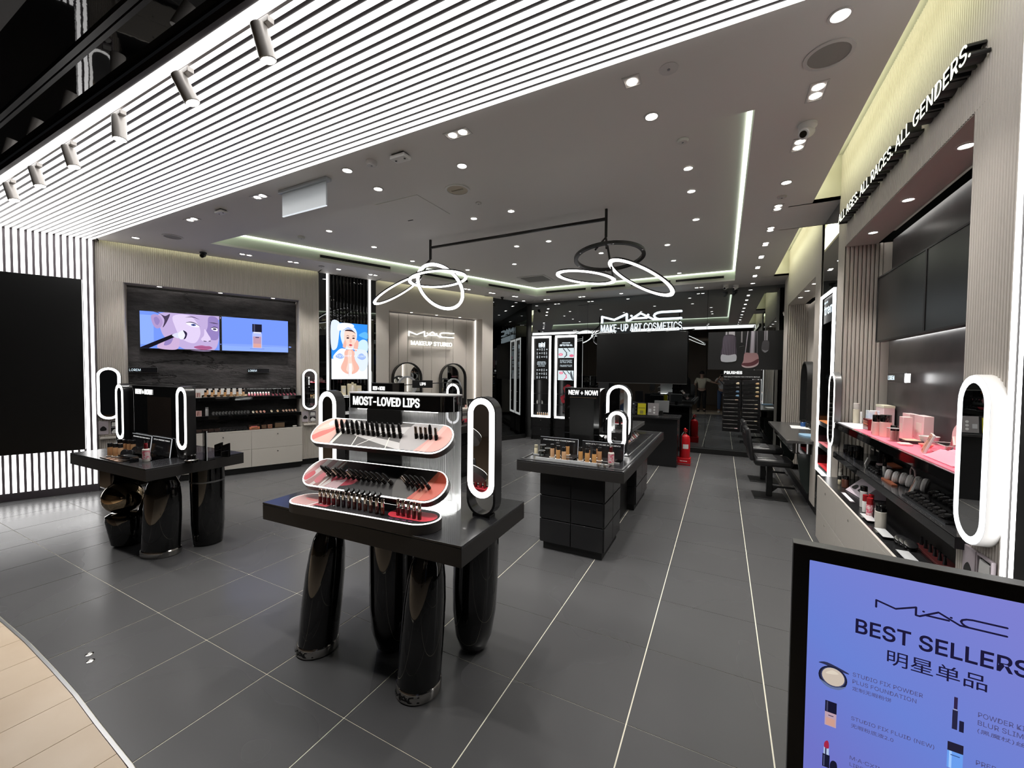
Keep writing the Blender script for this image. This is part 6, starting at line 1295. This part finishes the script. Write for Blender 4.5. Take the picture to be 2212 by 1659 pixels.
t = thing('pink_tube', 'pink tapered tube standing on the upper right shelf', 'tube', Q(1.135, .03, z1)); obj('body', MB().lathe([(0, .018), (.026, .018), (.022, .10), (.004, .17), (0, .172)], 16), PKB, t); obj('cap', MB().lathe([(0, 0), (.022, 0), (.022, .018), (0, .018)], 16), BLKS, t)
bottle(Q(1.20, .02, z1), 'pkb', 'pink glass bottle with black cap, farther of the large pair', 'bottle', None, r=.026, h=.15, ch=.05, mb=PKB, mc=BLKG); bottle(Q(1.274, .05, z1), 'pkb2', 'pink glass bottle with black cap, nearer of the large pair', 'bottle', None, r=.034, h=.158, ch=.05, mb=PKB, mc=BLKG)
bottle(Q(1.435, .05, z1), 'pkb3', 'small pink bottle with black cap on the upper right shelf', 'bottle', None, r=.020, h=.10, ch=.035, mb=PKB, mc=BLKG); bx(Q(1.485, .03, z1), .05, .05, .085, ACR, 'clear acrylic cube holder on the upper right shelf', 'holder', bev=0, lid=(.003, mat('acrylic_edge', (.55, .56, .57), .2)))
for x, y, w, h, l in ((1.15, .22, .13, .165, 'pink carton at the back of the upper right shelf, left of three'), (1.30, .15, .07, .152, 'narrow pink carton in front, middle of three'), (1.34, .23, .15, .168, 'wide pink carton at the back, right of three')): bx(Q(x, y, z1), w, .05, h, PKC, l, front=OFFW)
t = bx(Q(1.52, .11, z1), .13, .09, .02, BLKS, 'low dark stand with tan top on the upper right shelf', 'stand', top=mat('tan_top', (.75, .52, .38), .3)); bx(Q(1.66, .04, z1 + .002), .07, .06, .012, PKC, 'flat pink compact lying on the upper right shelf', 'compact', bev=.004)
t = thing('bowl', 'white low bowl on the upper right shelf', 'bowl', Q(1.52, .20, z1)); obj('wall', MB().lathe([(0, 0), (.035, 0), (.05, .05), (.047, .05), (.033, .006), (0, .006)], 20), WHITE, t)
def face_card(M, w, h, label):
    t = thing('photo_frame', label, 'frame', M); obj('frame', MB().box(-w / 2, w / 2, 0, .012, 0, h), WHITE, t, bev=.002); I = ink
    picture('photo', [(rect(-1, 1, 0, 2), I('b98a76')), (spl([(-.9, 0), (-.95, 1.2), (-.5, 2.0), (.6, 2.0), (.95, 1.2), (.8, 0)], 4), I('cf9c86')), (spl([(-.75, 1.35), (-.45, 1.6), (-.1, 1.4), (-.4, 1.25)], 3), I('6d4a40')), (spl([(.2, 1.4), (.5, 1.62), (.85, 1.4), (.5, 1.27)], 3), I('6d4a40')), (spl([(-.62, 1.4), (-.42, 1.48), (-.2, 1.4), (-.42, 1.33)], 3), I('d8d4d6')), (spl([(.3, 1.42), (.5, 1.5), (.72, 1.42), (.5, 1.35)], 3), I('d8d4d6')), (circ(.07, 10, -.42, 1.41), I('3a2a28')), (circ(.07, 10, .5, 1.43), I('3a2a28')),
        (spl([(-.05, 1.3), (-.15, .65), (.05, .5), (.25, .62), (.12, 1.3)], 3), I('dcae98')), (spl([(-.14, .6), (.03, .5), (.22, .58), (.05, .54)], 3), I('8a5648')), (spl([(-.25, .2), (.02, .32), (.32, .2), (.05, .08)], 3), I('a84a50')), (spl([(-.8, 1.75), (-.45, 1.88), (-.1, 1.7), (-.45, 1.78)], 3), I('4d352e')), (spl([(.15, 1.72), (.5, 1.9), (.9, 1.75), (.5, 1.8)], 3), I('4d352e'))], t, -.0005, .0004, None, lambda p: (p[0] * (w / 2 - .004), .004 + p[1] / 2 * (h - .008)))
    return t
face_card(Q(1.905, .04, z1) @ Matrix.Rotation(-.25, 4, 'Z') @ Matrix.Rotation(-.35, 4, 'X'), .14, .115, 'white framed face photo leaning on the upper right shelf')
t = thing('pillow', 'pink quilted pillow lying at the near end of the upper right shelf', 'pillow', Q(2.20, .10, z1)); g = MB(); n_ = 14
P_ = []
for i in range(n_ + 1):
    for j in range(9):
        u, v = i / n_ * 2 - 1, j / 8 * 2 - 1; hh = .055 * max(0, (1 - u ** 4) * (1 - v ** 4)) * (.75 + .25 * abs(math.sin(i * PI / 2)) * abs(math.sin(j * PI / 2 + PI / 2))); P_.append((u * .17, v * .10, .004 + hh))
g.add(P_, [(i * 9 + j, (i + 1) * 9 + j, (i + 1) * 9 + j + 1, i * 9 + j + 1) for i in range(n_) for j in range(8)]); g.box(-.165, .165, -.095, .095, .0, .006); obj('cushion', g, mat('pillow_pink', (.85, .40, .50), .35), t)
t = thing('arch_stand', 'pink arch-topped backdrop stand at the near end of the upper right shelf', 'stand', Q(1.80, .25, z1)); obj('panel', MB().prism([(-.13, 0), (.13, 0)] + [(.13 * math.cos(PI * k / 12), .08 + .09 * math.sin(PI * k / 12)) for k in range(13)], 0, .012, 'y'), PKC, t); obj('foot', MB().box(-.12, .12, -.03, .02, 0, .01), BLKS, t, bev=.002)
t = thing('clear_tub', 'clear acrylic tub with pink tool on the upper right shelf', 'holder', Q(1.92, .15, z1)); obj('tub', MB().box(-.09, .09, -.05, .05, 0, .055), ACR, t, smooth=False); obj('rim', MB().ring(rect(-.092, .092, -.052, .052), rect(-.086, .086, -.046, .046), .053, .057, 'z'), WHITE, t, smooth=False); obj('tool', MB().tube([(-.05, 0, .01), (.0, .01, .05), (.05, 0, .10), (.09, -.01, .06)], .009, 8), PKB, t)
for i, (x, y, s) in enumerate(((1.72, .12, .05), (2.02, .10, .06))): t = thing('petal_dish', 'coral petal-shaped dish on the upper right shelf, %s' % ('farther', 'nearer')[i], 'dish', Q(x, y, z1 + .003)); obj('dish', MB().lathe([(0, 0), (s * .6, 0), (s, .02), (s * .92, .02), (s * .5, .006), (0, .005)], 16, sy=.7), mat('coral', (.85, .25, .20), .25), t)
# lower right shelf
for i, (x, y, h) in enumerate(((.386, .03, .085), (.47, .06, .095), (.533, .03, .09), (.60, .07, .10), (.666, .04, .118))): bottle(Q(x, y, z2), 'jb%d' % i, 'black jar at the far end of the lower right shelf, %s of five' % ORD[i], 'jar', 'black jars on the lower right shelf', 'black_jar', r=.026, h=h, ch=.04, mb=BLKG, mc=BLKS)
for i, (x, y, h) in enumerate(((.60, .18, .11), (.80, .16, .13), (.72, .22, .12))):
    t = bx(Q(x, y, z2), .09, .05, h, BLKS, 'black carton with white label on the lower right shelf, %s' % ('left', 'right', 'middle rear')[i], front=None); obj('label', MB().box(-.03, .03, -.0256, -.025, h - .03, h - .018), OFFW, t, smooth=False)
t = bx(Q(1.0, .03, z2) @ Matrix.Rotation(.9, 4, 'Y') @ T((0, 0, .02)), .045, .04, .13, mat('dark_box', (.03, .032, .03), .35), 'black box tilted over on the lower right shelf', front=None); bx(Q(.90, .04, z2) @ Matrix.Rotation(-.3, 4, 'X'), .08, .004, .06, WHITE, 'white card standing behind the tilted black box', 'card')
bx(Q(1.0, .12, z2), .15, .06, .022, mat('dark_pal', (.03, .02, .022), .2), 'flat dark palette with pink lid on the lower right shelf', 'palette', lid=(.006, PKC)); bx(Q(.92, .19, z2 + .01) @ Matrix.Rotation(.2, 4, 'X'), .20, .08, .012, mat('box_orange', (.62, .20, .10), .35), 'orange open palette at the back of the lower right shelf', 'palette')
for i in range(8): bottle(Q(1.10 + .055 * (i % 4) + .02 * (i // 4), .02 + .06 * (i // 4), z2), 'sj', 'small black pot, %s of the %s row on the lower right shelf' % (ORD[i % 4], ('front', 'back')[i // 4]), 'pot', 'small pots on the lower right shelf', 'small_pot', r=.018, h=.04, ch=.018, mb=BLKG, mc=BLKS)
lipstick_s(Q(1.264, .055, z2), 'masc2', 'tall black tube with clear base among the small pots', None, CLQ, BLKG, .012, .152, .085)
for i, (x, y, s) in enumerate(((1.44, .03, 1), (1.50, .05, 1), (1.545, .075, 1.05), (1.60, .09, 1.05), (1.65, .11, 1.1), (1.70, .13, 1.1))):
    t = thing('powder_puff', 'white round powder puff standing on edge, %s from the far end' % ORD[i], 'puff', Q(x, y, z2) @ Matrix.Rotation(-.5, 4, 'Z') @ Matrix.Scale(s, 4), 'powder puffs on the lower right shelf'); obj('puff', MB().lathe([(0, -.014), (.034, -.014), (.04, -.006), (.04, .006), (.034, .014), (0, .014)], 22, M=T((0, 0, .04)) @ Matrix.Rotation(PI / 2 - .15, 4, 'X')), mat('puff_white', (.76, .73, .72), .6), t); obj('mark', MB().lathe([(0, .0), (.006, 0)], 8, M=T((0, -.0155, .04)) @ Matrix.Rotation(PI / 2 - .15, 4, 'X')), LIL, t)
t = thing('hair_band', 'pink loop band behind the powder puffs', 'band', Q(1.42, .16, z2)); obj('loop', MB().tube([(-.04, 0, .0), (-.04, 0, .07), (-.02, 0, .10), (.03, 0, .085), (.05, 0, .0)], .006, 8), PKC, t)
bx(Q(1.50, .015, z2), .20, .03, .01, mat('box_orange', (.62, .20, .10), .35), 'orange strip tray before the powder puffs', 'tray', bev=.001); face_card(Q(1.80, .02, z2) @ Matrix.Rotation(-.3, 4, 'Z') @ Matrix.Rotation(-.3, 4, 'X'), .085, .105, 'small framed face photo beside the powder puffs')
for i in range(16):
    r_, c_ = divmod(i, 8); x = 1.86 + c_ * .060; y = .0 + r_ * .10
    t = thing('tester_lipstick', 'slanted black lipstick near the big mirror, %s in the %s row' % (ORD[c_], ('front', 'back')[r_]), 'lipstick', Q(x, y, z2 + .012 + .02 * r_) @ Matrix.Rotation(-.35, 4, 'X') @ Matrix.Rotation(1.15, 4, 'Y'), 'slanted lipsticks on the lower right shelf')
    link('base', LM[0][0], t); link('collar', LM[0][1], t); link('cap', LM[0][2], t); t.scale = (1.25, 1.25, 1.0)
t = thing('lipstick_rack', 'black sloping rack under the slanted lipsticks', 'rack', Q(2.08, .06, z2)); obj('wedge', MB().prism([(-.02 - .06, 0), (.16, 0), (.16, .04), (-.08, .006)], -.24, .30, 'x'), BLKS, t, smooth=False)
# right cabinet top
bottle(Q(.33, .0, z3), 'ptube', 'pale tube standing at the far end of the right cabinet', 'tube', None, r=.015, h=.10, ch=.03, mb=OFFW, mc=OFFW, base=BLKS); bottle(Q(.55, -.05, z3), 'pale2', 'slim pale bottle with black cap on the right cabinet', 'bottle', None, r=.013, h=.075, ch=.03, mb=CRM, mc=BLKS); bottle(Q(.645, -.03, z3), 'brb', 'brown glass bottle with black cap on the right cabinet', 'bottle', None, r=.026, h=.10, ch=.028, mb=mat('brown_glass', (.16, .06, .04), .1, coat=.5), mc=BLKG)
t = thing('sharpener_block', 'lilac slanted block with two dark holes on the right cabinet', 'holder', Q(.86, .03, z3) @ Matrix.Rotation(.15, 4, 'Z')); LB = mat('lilac_plastic', (.62, .54, .60), .35)
obj('block', MB().prism([(-.06, 0), (.10, 0), (.10, .10), (.05, .105)], -.14, .14, 'x'), LB, t, bev=.004)
for k in (-.07, .03): obj('hole', MB().prism(spl([(k - .03, 0), (k + .03, 0), (k + .028, .03), (k, .042), (k - .028, .03)], 3), -.001, .0, 'y'), BLK, t, T((0, -.028, .034)) @ Matrix.Rotation(-.81, 4, 'X'), smooth=False)
RC = mat('cap_red', (.40, .015, .02), .2); FLR = mat('pink_mottle', (.72, .55, .55), .4, noise=(60, .05, (.62, .10, .16)))
for x, y, k, h, ch, mb_, mc_, r, l in ((1.241, -.05, 'ck1', .155, .035, CLQ, BLKG, .023, 'clear bottle with black cap, farthest of the bottle group'), (1.38, -.075, 'rk1', .125, .045, WHITE, RC, .016, 'white bottle with red cap, left of three'), (1.33, -.03, 'rk2', .12, .04, FLR, RC, .017, 'flowered bottle with red cap, rear of three'), (1.50, -.08, 'rk3', .135, .045, FLR, RC, .019, 'flowered bottle with red cap, nearest of three'), (1.60, -.055, 'ck2', .13, .035, CLQ, BLKG, .025, 'clear bottle with black cap beside the red-capped ones'), (1.72, -.08, 'ck3', .15, .04, mat('clear_cream', (.70, .66, .58), .15, coat=.5), BLKG, .029, 'large clear bottle with wide black cap, nearest of the group')):
    bottle(Q(x, y, z3), k, l + ' on the right cabinet', 'bottle', None, r=r, h=h, ch=ch, mb=mb_, mc=mc_)
for i in range(3): bottle(Q(1.98 + .035 * i, -.06 + .01 * i, z3 + .01) @ Matrix.Rotation(.5, 4, 'Y'), 'blkr', 'black round compact in a leaning stack, %s from the far end on the right cabinet' % ORD[i], 'compact', 'leaning compacts on the right cabinet', 'leaning_compact', r=.032, h=.03, ch=.012, mb=BLKG, mc=BLKS)
t = thing('brush_holder', 'dark tray with upright pegs at the near end of the right cabinet', 'tray', Q(2.08, .03, z3)); obj('tray', MB().box(-.12, .20, -.03, .05, 0, .015), mat('tray_red', (.14, .03, .03), .3), t, bev=.002)
for k in range(6): obj('peg', MB().lathe([(.009, .015), (.005, .05), (.007, .06), (0, .062)], 10, (-.10 + k * .055, .0, 0)), BLKS, t)
for i, x in enumerate((1.56, 1.86, 2.22)): bx(Q(x, -.10, z3), .16, .05, .014, ACR, 'clear empty tester tray, %s from the far end on the right cabinet' % ORD[i], 'tray', None, 'clear_tray', bev=0, lid=(.002, mat('acrylic_edge', (.55, .56, .57), .2)))
bx(Q(1.0, -.09, z3), .30, .03, .004, mat('strip_label', (.10, .08, .09), .3), 'dark label strip along the right cabinet top', 'label', None, 'label_strip', top=WLET)
t = thing('cable_clip', 'small black clip with orange wire on the beige panel above the right cabinet', 'cable', Q(1.62, .225, .80)); obj('clip', MB().box(-.02, .02, 0, .015, -.02, .012), BLK, t, bev=.002); obj('wire', MB().tube([(-.02, .0, .0), (-.035, -.005, .03), (-.01, .0, .035)], .003, 6), mat('wire_orange', (.5, .2, .08), .5), t)
# small goods in the lit cabinets
for i in range(6): bottle(at(BW, -4.05 + i * .052, -.14, .605), 'cabb%d' % (i % 2), 'tiny amber bottle in the left lit cabinet, %s from the left' % ORD[i], 'bottle', 'bottles in the left lit cabinet', r=.012, h=.065, ch=.02, mb=AMB[1 + i % 2], mc=OFFW)
for i, x in enumerate((-4.06, -3.93)): bottle(at(BW, x, -.14, .881), 'cabw', 'small white bottle on the middle shelf of the left lit cabinet, %s' % ('left', 'right')[i], 'bottle', None, r=.016, h=.085, ch=.03, mb=WHITE, mc=CHROME)
bottle(at(BW, -4.04, -.14, .606), 'cabc', 'pale taller bottle at the left of the bottom lit shelf', 'bottle', None, r=.017, h=.11, ch=.03, mb=CRM, mc=OFFW) if False else None
# studio counter goods
for i, (x, h) in enumerate(((4.75, .10), (4.95, .08), (5.15, .12), (5.85, .10))): bottle(at(LW, x, .0, .841), 'stc%d' % i, 'cosmetic bottle on the studio counter, %s from the left' % ORD[i], 'bottle', 'bottles on the studio counter', r=.022, h=h, ch=.03, mb=(WHITE, BLKG, CRM, PKB)[i], mc=BLKS)
bx(at(LW, 5.98, -.02, .841) @ Matrix.Rotation(-.2, 4, 'X'), .17, .01, .20, BLKS, 'small black notice at the right end of the studio counter', 'sign', None, 'counter_notice', front=GREYM)
# ================================================================== FOREGROUND KIOSK SCREEN
KM = frame(.167, 1.214, .9965, -.083) @ T((0, 0, 1.25))
K = thing('kiosk_screen', 'upright lit best-sellers screen in a black frame, front right corner', 'screen', KM)
W_, HH = .52, .885
obj('frame', MB().ring(rect(0, W_, -HH, 0), rect(.034, W_ - .034, -HH + .034, -.034), 0, .035), mat('kiosk_black', (.012, .012, .012), .35), K, bev=.002)
obj('back', MB().box(.01, W_ - .01, .02, .034, -HH + .01, -.01), BLK, K, smooth=False)
obj('top_cap', MB().box(0, W_, .0, .035, -.001, .0012), mat('kiosk_grey', (.16, .16, .155), .35), K, smooth=False)
obj('stand', MB().box(.20, .32, .004, .03, -1.24, -HH), BLK, K, bev=.003); obj('base_plate', MB().box(.02, .50, -.16, .20, -1.25, -1.237), BLK, K, bev=.003)
m = bpy.data.materials.new('kiosk_display'); m.use_nodes = True; nt = m.node_tree; nt.nodes.remove(nt.nodes['Principled BSDF']); e = nt.nodes.new('ShaderNodeEmission')
tc = nt.nodes.new('ShaderNodeTexCoord'); sp_ = nt.nodes.new('ShaderNodeSeparateXYZ'); cr = nt.nodes.new('ShaderNodeValToRGB'); mr = nt.nodes.new('ShaderNodeMapRange'); nt.links.new(tc.outputs['Object'], sp_.inputs[0])
ad = nt.nodes.new('ShaderNodeMath'); ad.operation = 'MULTIPLY_ADD'; ad.inputs[1].default_value = .9; nt.links.new(sp_.outputs[0], ad.inputs[0]); nt.links.new(sp_.outputs[2], ad.inputs[2]); nt.links.new(ad.outputs[0], mr.inputs[0]); mr.inputs[1].default_value = -.45; mr.inputs[2].default_value = .40
cr.color_ramp.elements[0].color = (*srgb('6468b4'), 1); cr.color_ramp.elements[1].color = (*srgb('7573bc'), 1); q = cr.color_ramp.elements.new(.35); q.color = (*srgb('5f74c0'), 1); nt.links.new(mr.outputs[0], cr.inputs[0]); nt.links.new(cr.outputs[0], e.inputs[0]); nt.links.new(e.outputs[0], nt.nodes['Material Output'].inputs[0])
D = obj('display', MB().box(.034, W_ - .034, .006, .010, -HH + .034, -.034), m, K, smooth=False)
INKK = pic('191633', 1); INKT = pic('4a4a78', 1)
logo(INKK, D, .160, .362, -.113, -.093, .006, .0006, .0036)
def kt(s, x0, x1, z0, z1, m_=INKT, b=0.0): text(s, m_, D, x0, x1, z0, z1, .0055, .0004, bold=b)
kt('BEST SELLERS', .125, .396, -.186, -.151, INKK, .014)
kt('明星单品', .182, .338, -.238, -.204, INKK)
kt('STUDIO FIX POWDER', .123, .243, -.2915, -.282); kt('PLUS FOUNDATION', .123, .233, -.3085, -.299); kt('定制无暇粉饼', .123, .192, -.3255, -.3155)
kt('STUDIO FIX FLUID (NEW)', .123, .264, -.3985, -.388); kt('无暇粉底液2.0', .123, .198, -.4155, -.4055)
kt('M·A·CXIMAL', .123, .20, -.4935, -.4845); kt('LIPSTICK', .123, .176, -.5095, -.501)
kt('POWDER KISS VELVET', .327, .455, -.295, -.2845); kt('BLUR SLIM STICK', .327, .432, -.312, -.3015); kt('(黑魔杖)丝绒唇膏', .327, .438, -.330, -.3195); kt('PREP + PRIME FIX+', .327, .44, -.398, -.388)
P = lambda h: pic(h)
kp = lambda n, it: picture(n, it, D, .0055, .0003)
kp('compact_picture', [(spl([(.058, -.283), (.075, -.277), (.112, -.287), (.114, -.291), (.095, -.289), (.07, -.284)], 4), P('2a2c4a')), (circ(.0275, 26, .086, -.3105), P('1a1b30')), (spl([(.060, -.322), (.075, -.336), (.098, -.336), (.112, -.322), (.098, -.329), (.076, -.329)], 4), P('5a6890')), (circ(.0235, 26, .0865, -.309), P('3a3e5c')), (circ(.0215, 24, .0867, -.308), P('b8ab9e')), (spl([(.072, -.303), (.085, -.292), (.097, -.297), (.085, -.302)], 4), P('c8bdae'))])
kp('bottle_picture', [(rect(.0735, .0955, -.432, -.396), P('a98f9c')), (rect(.076, .093, -.430, -.412), P('b98d80')), (rect(.0735, .0955, -.398, -.3705), P('15142a')), (rect(.076, .079, -.397, -.372), P('3c3c56')), (rect(.080, .090, -.406, -.404), P('3a3654'))])
kp('lipstick_picture', [(rect(.0715, .0855, -.537, -.505), P('15162a')), (rect(.0735, .0835, -.505, -.488), P('9fb0cc')), (rect(.076, .079, -.505, -.488), P('3a3d58')), (spl([(.0745, -.488), (.0745, -.476), (.080, -.469), (.083, -.476), (.0825, -.488)], 3), P('93233f')), (spl([(.087, -.537), (.087, -.520), (.092, -.513), (.098, -.515), (.100, -.525), (.100, -.537)], 3), P('15162a')), (rect(.0735, .0755, -.534, -.507), P('4c5070'))])
kp('wand_picture', [(rect(.2895, .2975, -.338, -.296), P('23223c')), (rect(.2905, .2965, -.296, -.293), P('8d90b0')), (rect(.291, .2965, -.293, -.267), P('2c2140')), (rect(.300, .307, -.339, -.315), P('1c1c34'))])
kp('spray_picture', [(rect(.284, .308, -.425, -.387), P('5f8fd8')), (rect(.287, .291, -.425, -.387), P('8fb6ea')), (rect(.284, .308, -.387, -.3675), P('201d30')), (rect(.289, .303, -.396, -.394), P('35507e'))])
# ================================================================== PEOPLE (outside the shop front, seen in the back mirror)
SKIN = mat('skin', (.50, .32, .24), .5)
def skinmesh(name, V, E_, rad, m, parent, root=0, lv=2):
    me = bpy.data.meshes.new(name); me.from_pydata(V, E_, []); me.materials.append(m); o = link(name, me, parent)
    sk = o.modifiers.new('skin', 'SKIN'); sk.use_smooth_shade = True; o.modifiers.new('sub', 'SUBSURF').levels = lv; o.modifiers['sub'].render_levels = lv
    if not me.skin_vertices: me.attributes.new('skin', 'FLOAT', 'POINT')
    for i, s in enumerate(me.skin_vertices[0].data): s.radius = rad[i] if isinstance(rad[i], tuple) else (rad[i], rad[i]); s.use_root = i == root
    return o
def person(M, label, J, shirt, trousers, hair, shoe, held=None):
    """J: pelvis, chest, neck, head, then shoulder/elbow/wrist and hip/knee/ankle per side"""
    t = thing('person', label, 'person', M)
    V, E_, rd, ix = [], [], [], {}
    def v(n, p, r, par=None):
        ix[n] = len(V); V.append(p); rd.append(r)
        if par is not None: E_.append((ix[par], ix[n]))
    v('pel', J['pel'], (.135, .10)); v('waist', J['waist'], (.125, .09), 'pel'); v('chest', J['chest'], (.15, .105), 'waist'); v('neck', J['neck'], .055, 'chest'); v('jaw', J['jaw'], (.062, .07), 'neck'); v('head', J['head'], (.078, .098), 'jaw'); v('crown', J['crown'], (.06, .07), 'head')
    for s in 'lr':
        v('sh' + s, J['sh' + s], .06, 'chest'); v('el' + s, J['el' + s], .042, 'sh' + s); v('wr' + s, J['wr' + s], .028, 'el' + s)
        w_, e = Vector(J['wr' + s]), Vector(J['el' + s]); d = (w_ - e).normalized(); side = Vector(J.get('side' + s, (1, 0, 0))); side = (side - d * side.dot(d)).normalized(); nn = d.cross(side)
        v('pa' + s, tuple(w_ + d * .055), (.036, .018), 'wr' + s)
        for k, (off, ln) in enumerate(((-.030, .062), (-.010, .072), (.010, .066), (.030, .052))):
            b = w_ + d * .085 + side * off; v('f%d' % k + s, tuple(b), .010, 'pa' + s); v('g%d' % k + s, tuple(b + d * ln * .55 + nn * .012), .009, 'f%d' % k + s); v('h%d' % k + s, tuple(b + d * ln * .85 + nn * .035), .008, 'g%d' % k + s)
        b = w_ + d * .04 - side * .045; v('th' + s, tuple(b), .011, 'pa' + s); v('ti' + s, tuple(b + d * .035 - side * .02 + nn * .015), .009, 'th' + s)
        v('hi' + s, J['hi' + s], .095, 'pel'); v('kn' + s, J['kn' + s], .062, 'hi' + s); v('an' + s, J['an' + s], .042, 'kn' + s); a = Vector(J['an' + s]); v('to' + s, (a.x, a.y + .13, .03), (.04, .03), 'an' + s)
    skinmesh('body', V, E_, rd, SKIN, t)
    jv = lambda n: J[n]
    mid = lambda a, b, k: tuple(Vector(a) * (1 - k) + Vector(b) * k)
    sv = [J['pel'], J['waist'], J['chest'], mid(J['chest'], J['neck'], .6), J['shl'], mid(J['shl'], J['ell'], .75), J['shr'], mid(J['shr'], J['elr'], .75)]
    skinmesh('shirt', sv, [(0, 1), (1, 2), (2, 3), (2, 4), (4, 5), (2, 6), (6, 7)], [(.155, .12), (.145, .11), (.168, .122), .07, .078, .065, .078, .065], shirt, t)
    tv_ = [mid(J['pel'], J['waist'], .2), J['hil'], J['knl'], mid(J['knl'], J['anl'], .95), J['hir'], J['knr'], mid(J['knr'], J['anr'], .95)]
    skinmesh('trousers', tv_, [(0, 1), (1, 2), (2, 3), (0, 4), (4, 5), (5, 6)], [(.15, .12), .108, .078, .065, .108, .078, .065], trousers, t)
    hd = Vector(J['head'])
    obj('hair', MB().lathe([(.100 * math.sin(PI * i / 14), .112 * math.cos(PI * i / 14) * -1) for i in range(6, 15)], 20, tuple(hd + Vector((0, -.02, .035))), sy=1.12), hair, t)
    for s in (-1, 1):
        obj('eye', MB().lathe([(.011 * math.sin(PI * i / 6), -.011 * math.cos(PI * i / 6)) for i in range(7)], 10, tuple(hd + Vector((s * .032, .088, .0)))), mat('eye_dark', (.05, .04, .04), .2), t); obj('ear', MB().lathe([(.02 * math.sin(PI * i / 6), -.03 * math.cos(PI * i / 6)) for i in range(7)], 10, tuple(hd + Vector((s * .084, .0, -.01))), sx=.4), SKIN, t)
        a = Vector(J['anl' if s < 0 else 'anr']); sh = MB().prism(spl([(-.045, -.07), (.045, -.07), (.05, .10), (.03, .19), (-.03, .19), (-.05, .10)], 3), 0, .07); obj('shoe', sh, shoe, t, T((a.x, a.y, .0)), bev=.02)
    obj('nose', MB().add([tuple(hd + Vector(p)) for p in ((-.012, .09, -.045), (.012, .09, -.045), (0, .118, -.04), (0, .092, .0))], [(0, 2, 1), (0, 3, 2), (1, 2, 3)]), SKIN, t); obj('mouth', MB().box(hd.x - .022, hd.x + .022, hd.y + .078, hd.y + .092, hd.z - .068, hd.z - .060), mat('lips_brown', (.35, .13, .11), .5), t, bev=.003)
    return t
def stand(**k):
    J = dict(pel=(0, 0, .95), waist=(0, 0, 1.10), chest=(0, -.01, 1.30), neck=(0, 0, 1.47), jaw=(0, .025, 1.54), head=(0, .02, 1.62), crown=(0, 0, 1.70), shl=(-.19, 0, 1.40), shr=(.19, 0, 1.40), hil=(-.10, 0, .88), hir=(.10, 0, .88), knl=(-.11, .02, .49), knr=(.11, .02, .49), anl=(-.12, -.02, .09), anr=(.12, -.02, .09)); J.update(k); return J
p1 = person((.02, -.62, 0), 'person in white tee and blue jeans holding up a phone, seen in the back mirror', stand(ell=(-.26, .20, 1.28), wrl=(-.10, .36, 1.50), elr=(.26, .20, 1.28), wrr=(.10, .36, 1.50), sidel=(0, .3, 1), sider=(0, .3, 1)), mat('tee_white', (.72, .72, .70), .8), mat('denim', (.08, .13, .24), .8), mat('hair_black', (.012, .01, .01), .5), WHITE)
p2 = person(T((-.78, -.70, 0)), 'person in cream shirt and black trousers reaching an arm out, seen in the back mirror', stand(ell=(-.28, -.02, 1.14), wrl=(-.28, .10, .90), elr=(.42, .06, 1.28), wrr=(.60, .20, 1.24), sidel=(0, 1, 0), sider=(0, 0, 1)), mat('shirt_cream', (.62, .58, .46), .8), mat('trouser_black', (.015, .015, .016), .7), mat('hair_black', (.012, .01, .01), .5), BLK)
t = thing('phone', 'black phone held up by the person in the white tee', 'phone', (.02, -.18, 1.57)); box('body', BLKG, t, -.075, .075, -.004, .004, -.036, .036, .006)
t = thing('sling_bag_strap', 'dark bag strap across the chest of the person in the white tee', 'strap', (.02, -.62, 0)); obj('strap', MB().tube([(-.15, .10, 1.42), (-.05, .125, 1.30), (.08, .125, 1.14), (.16, .08, 1.0)], .012, 6), BLK, t)
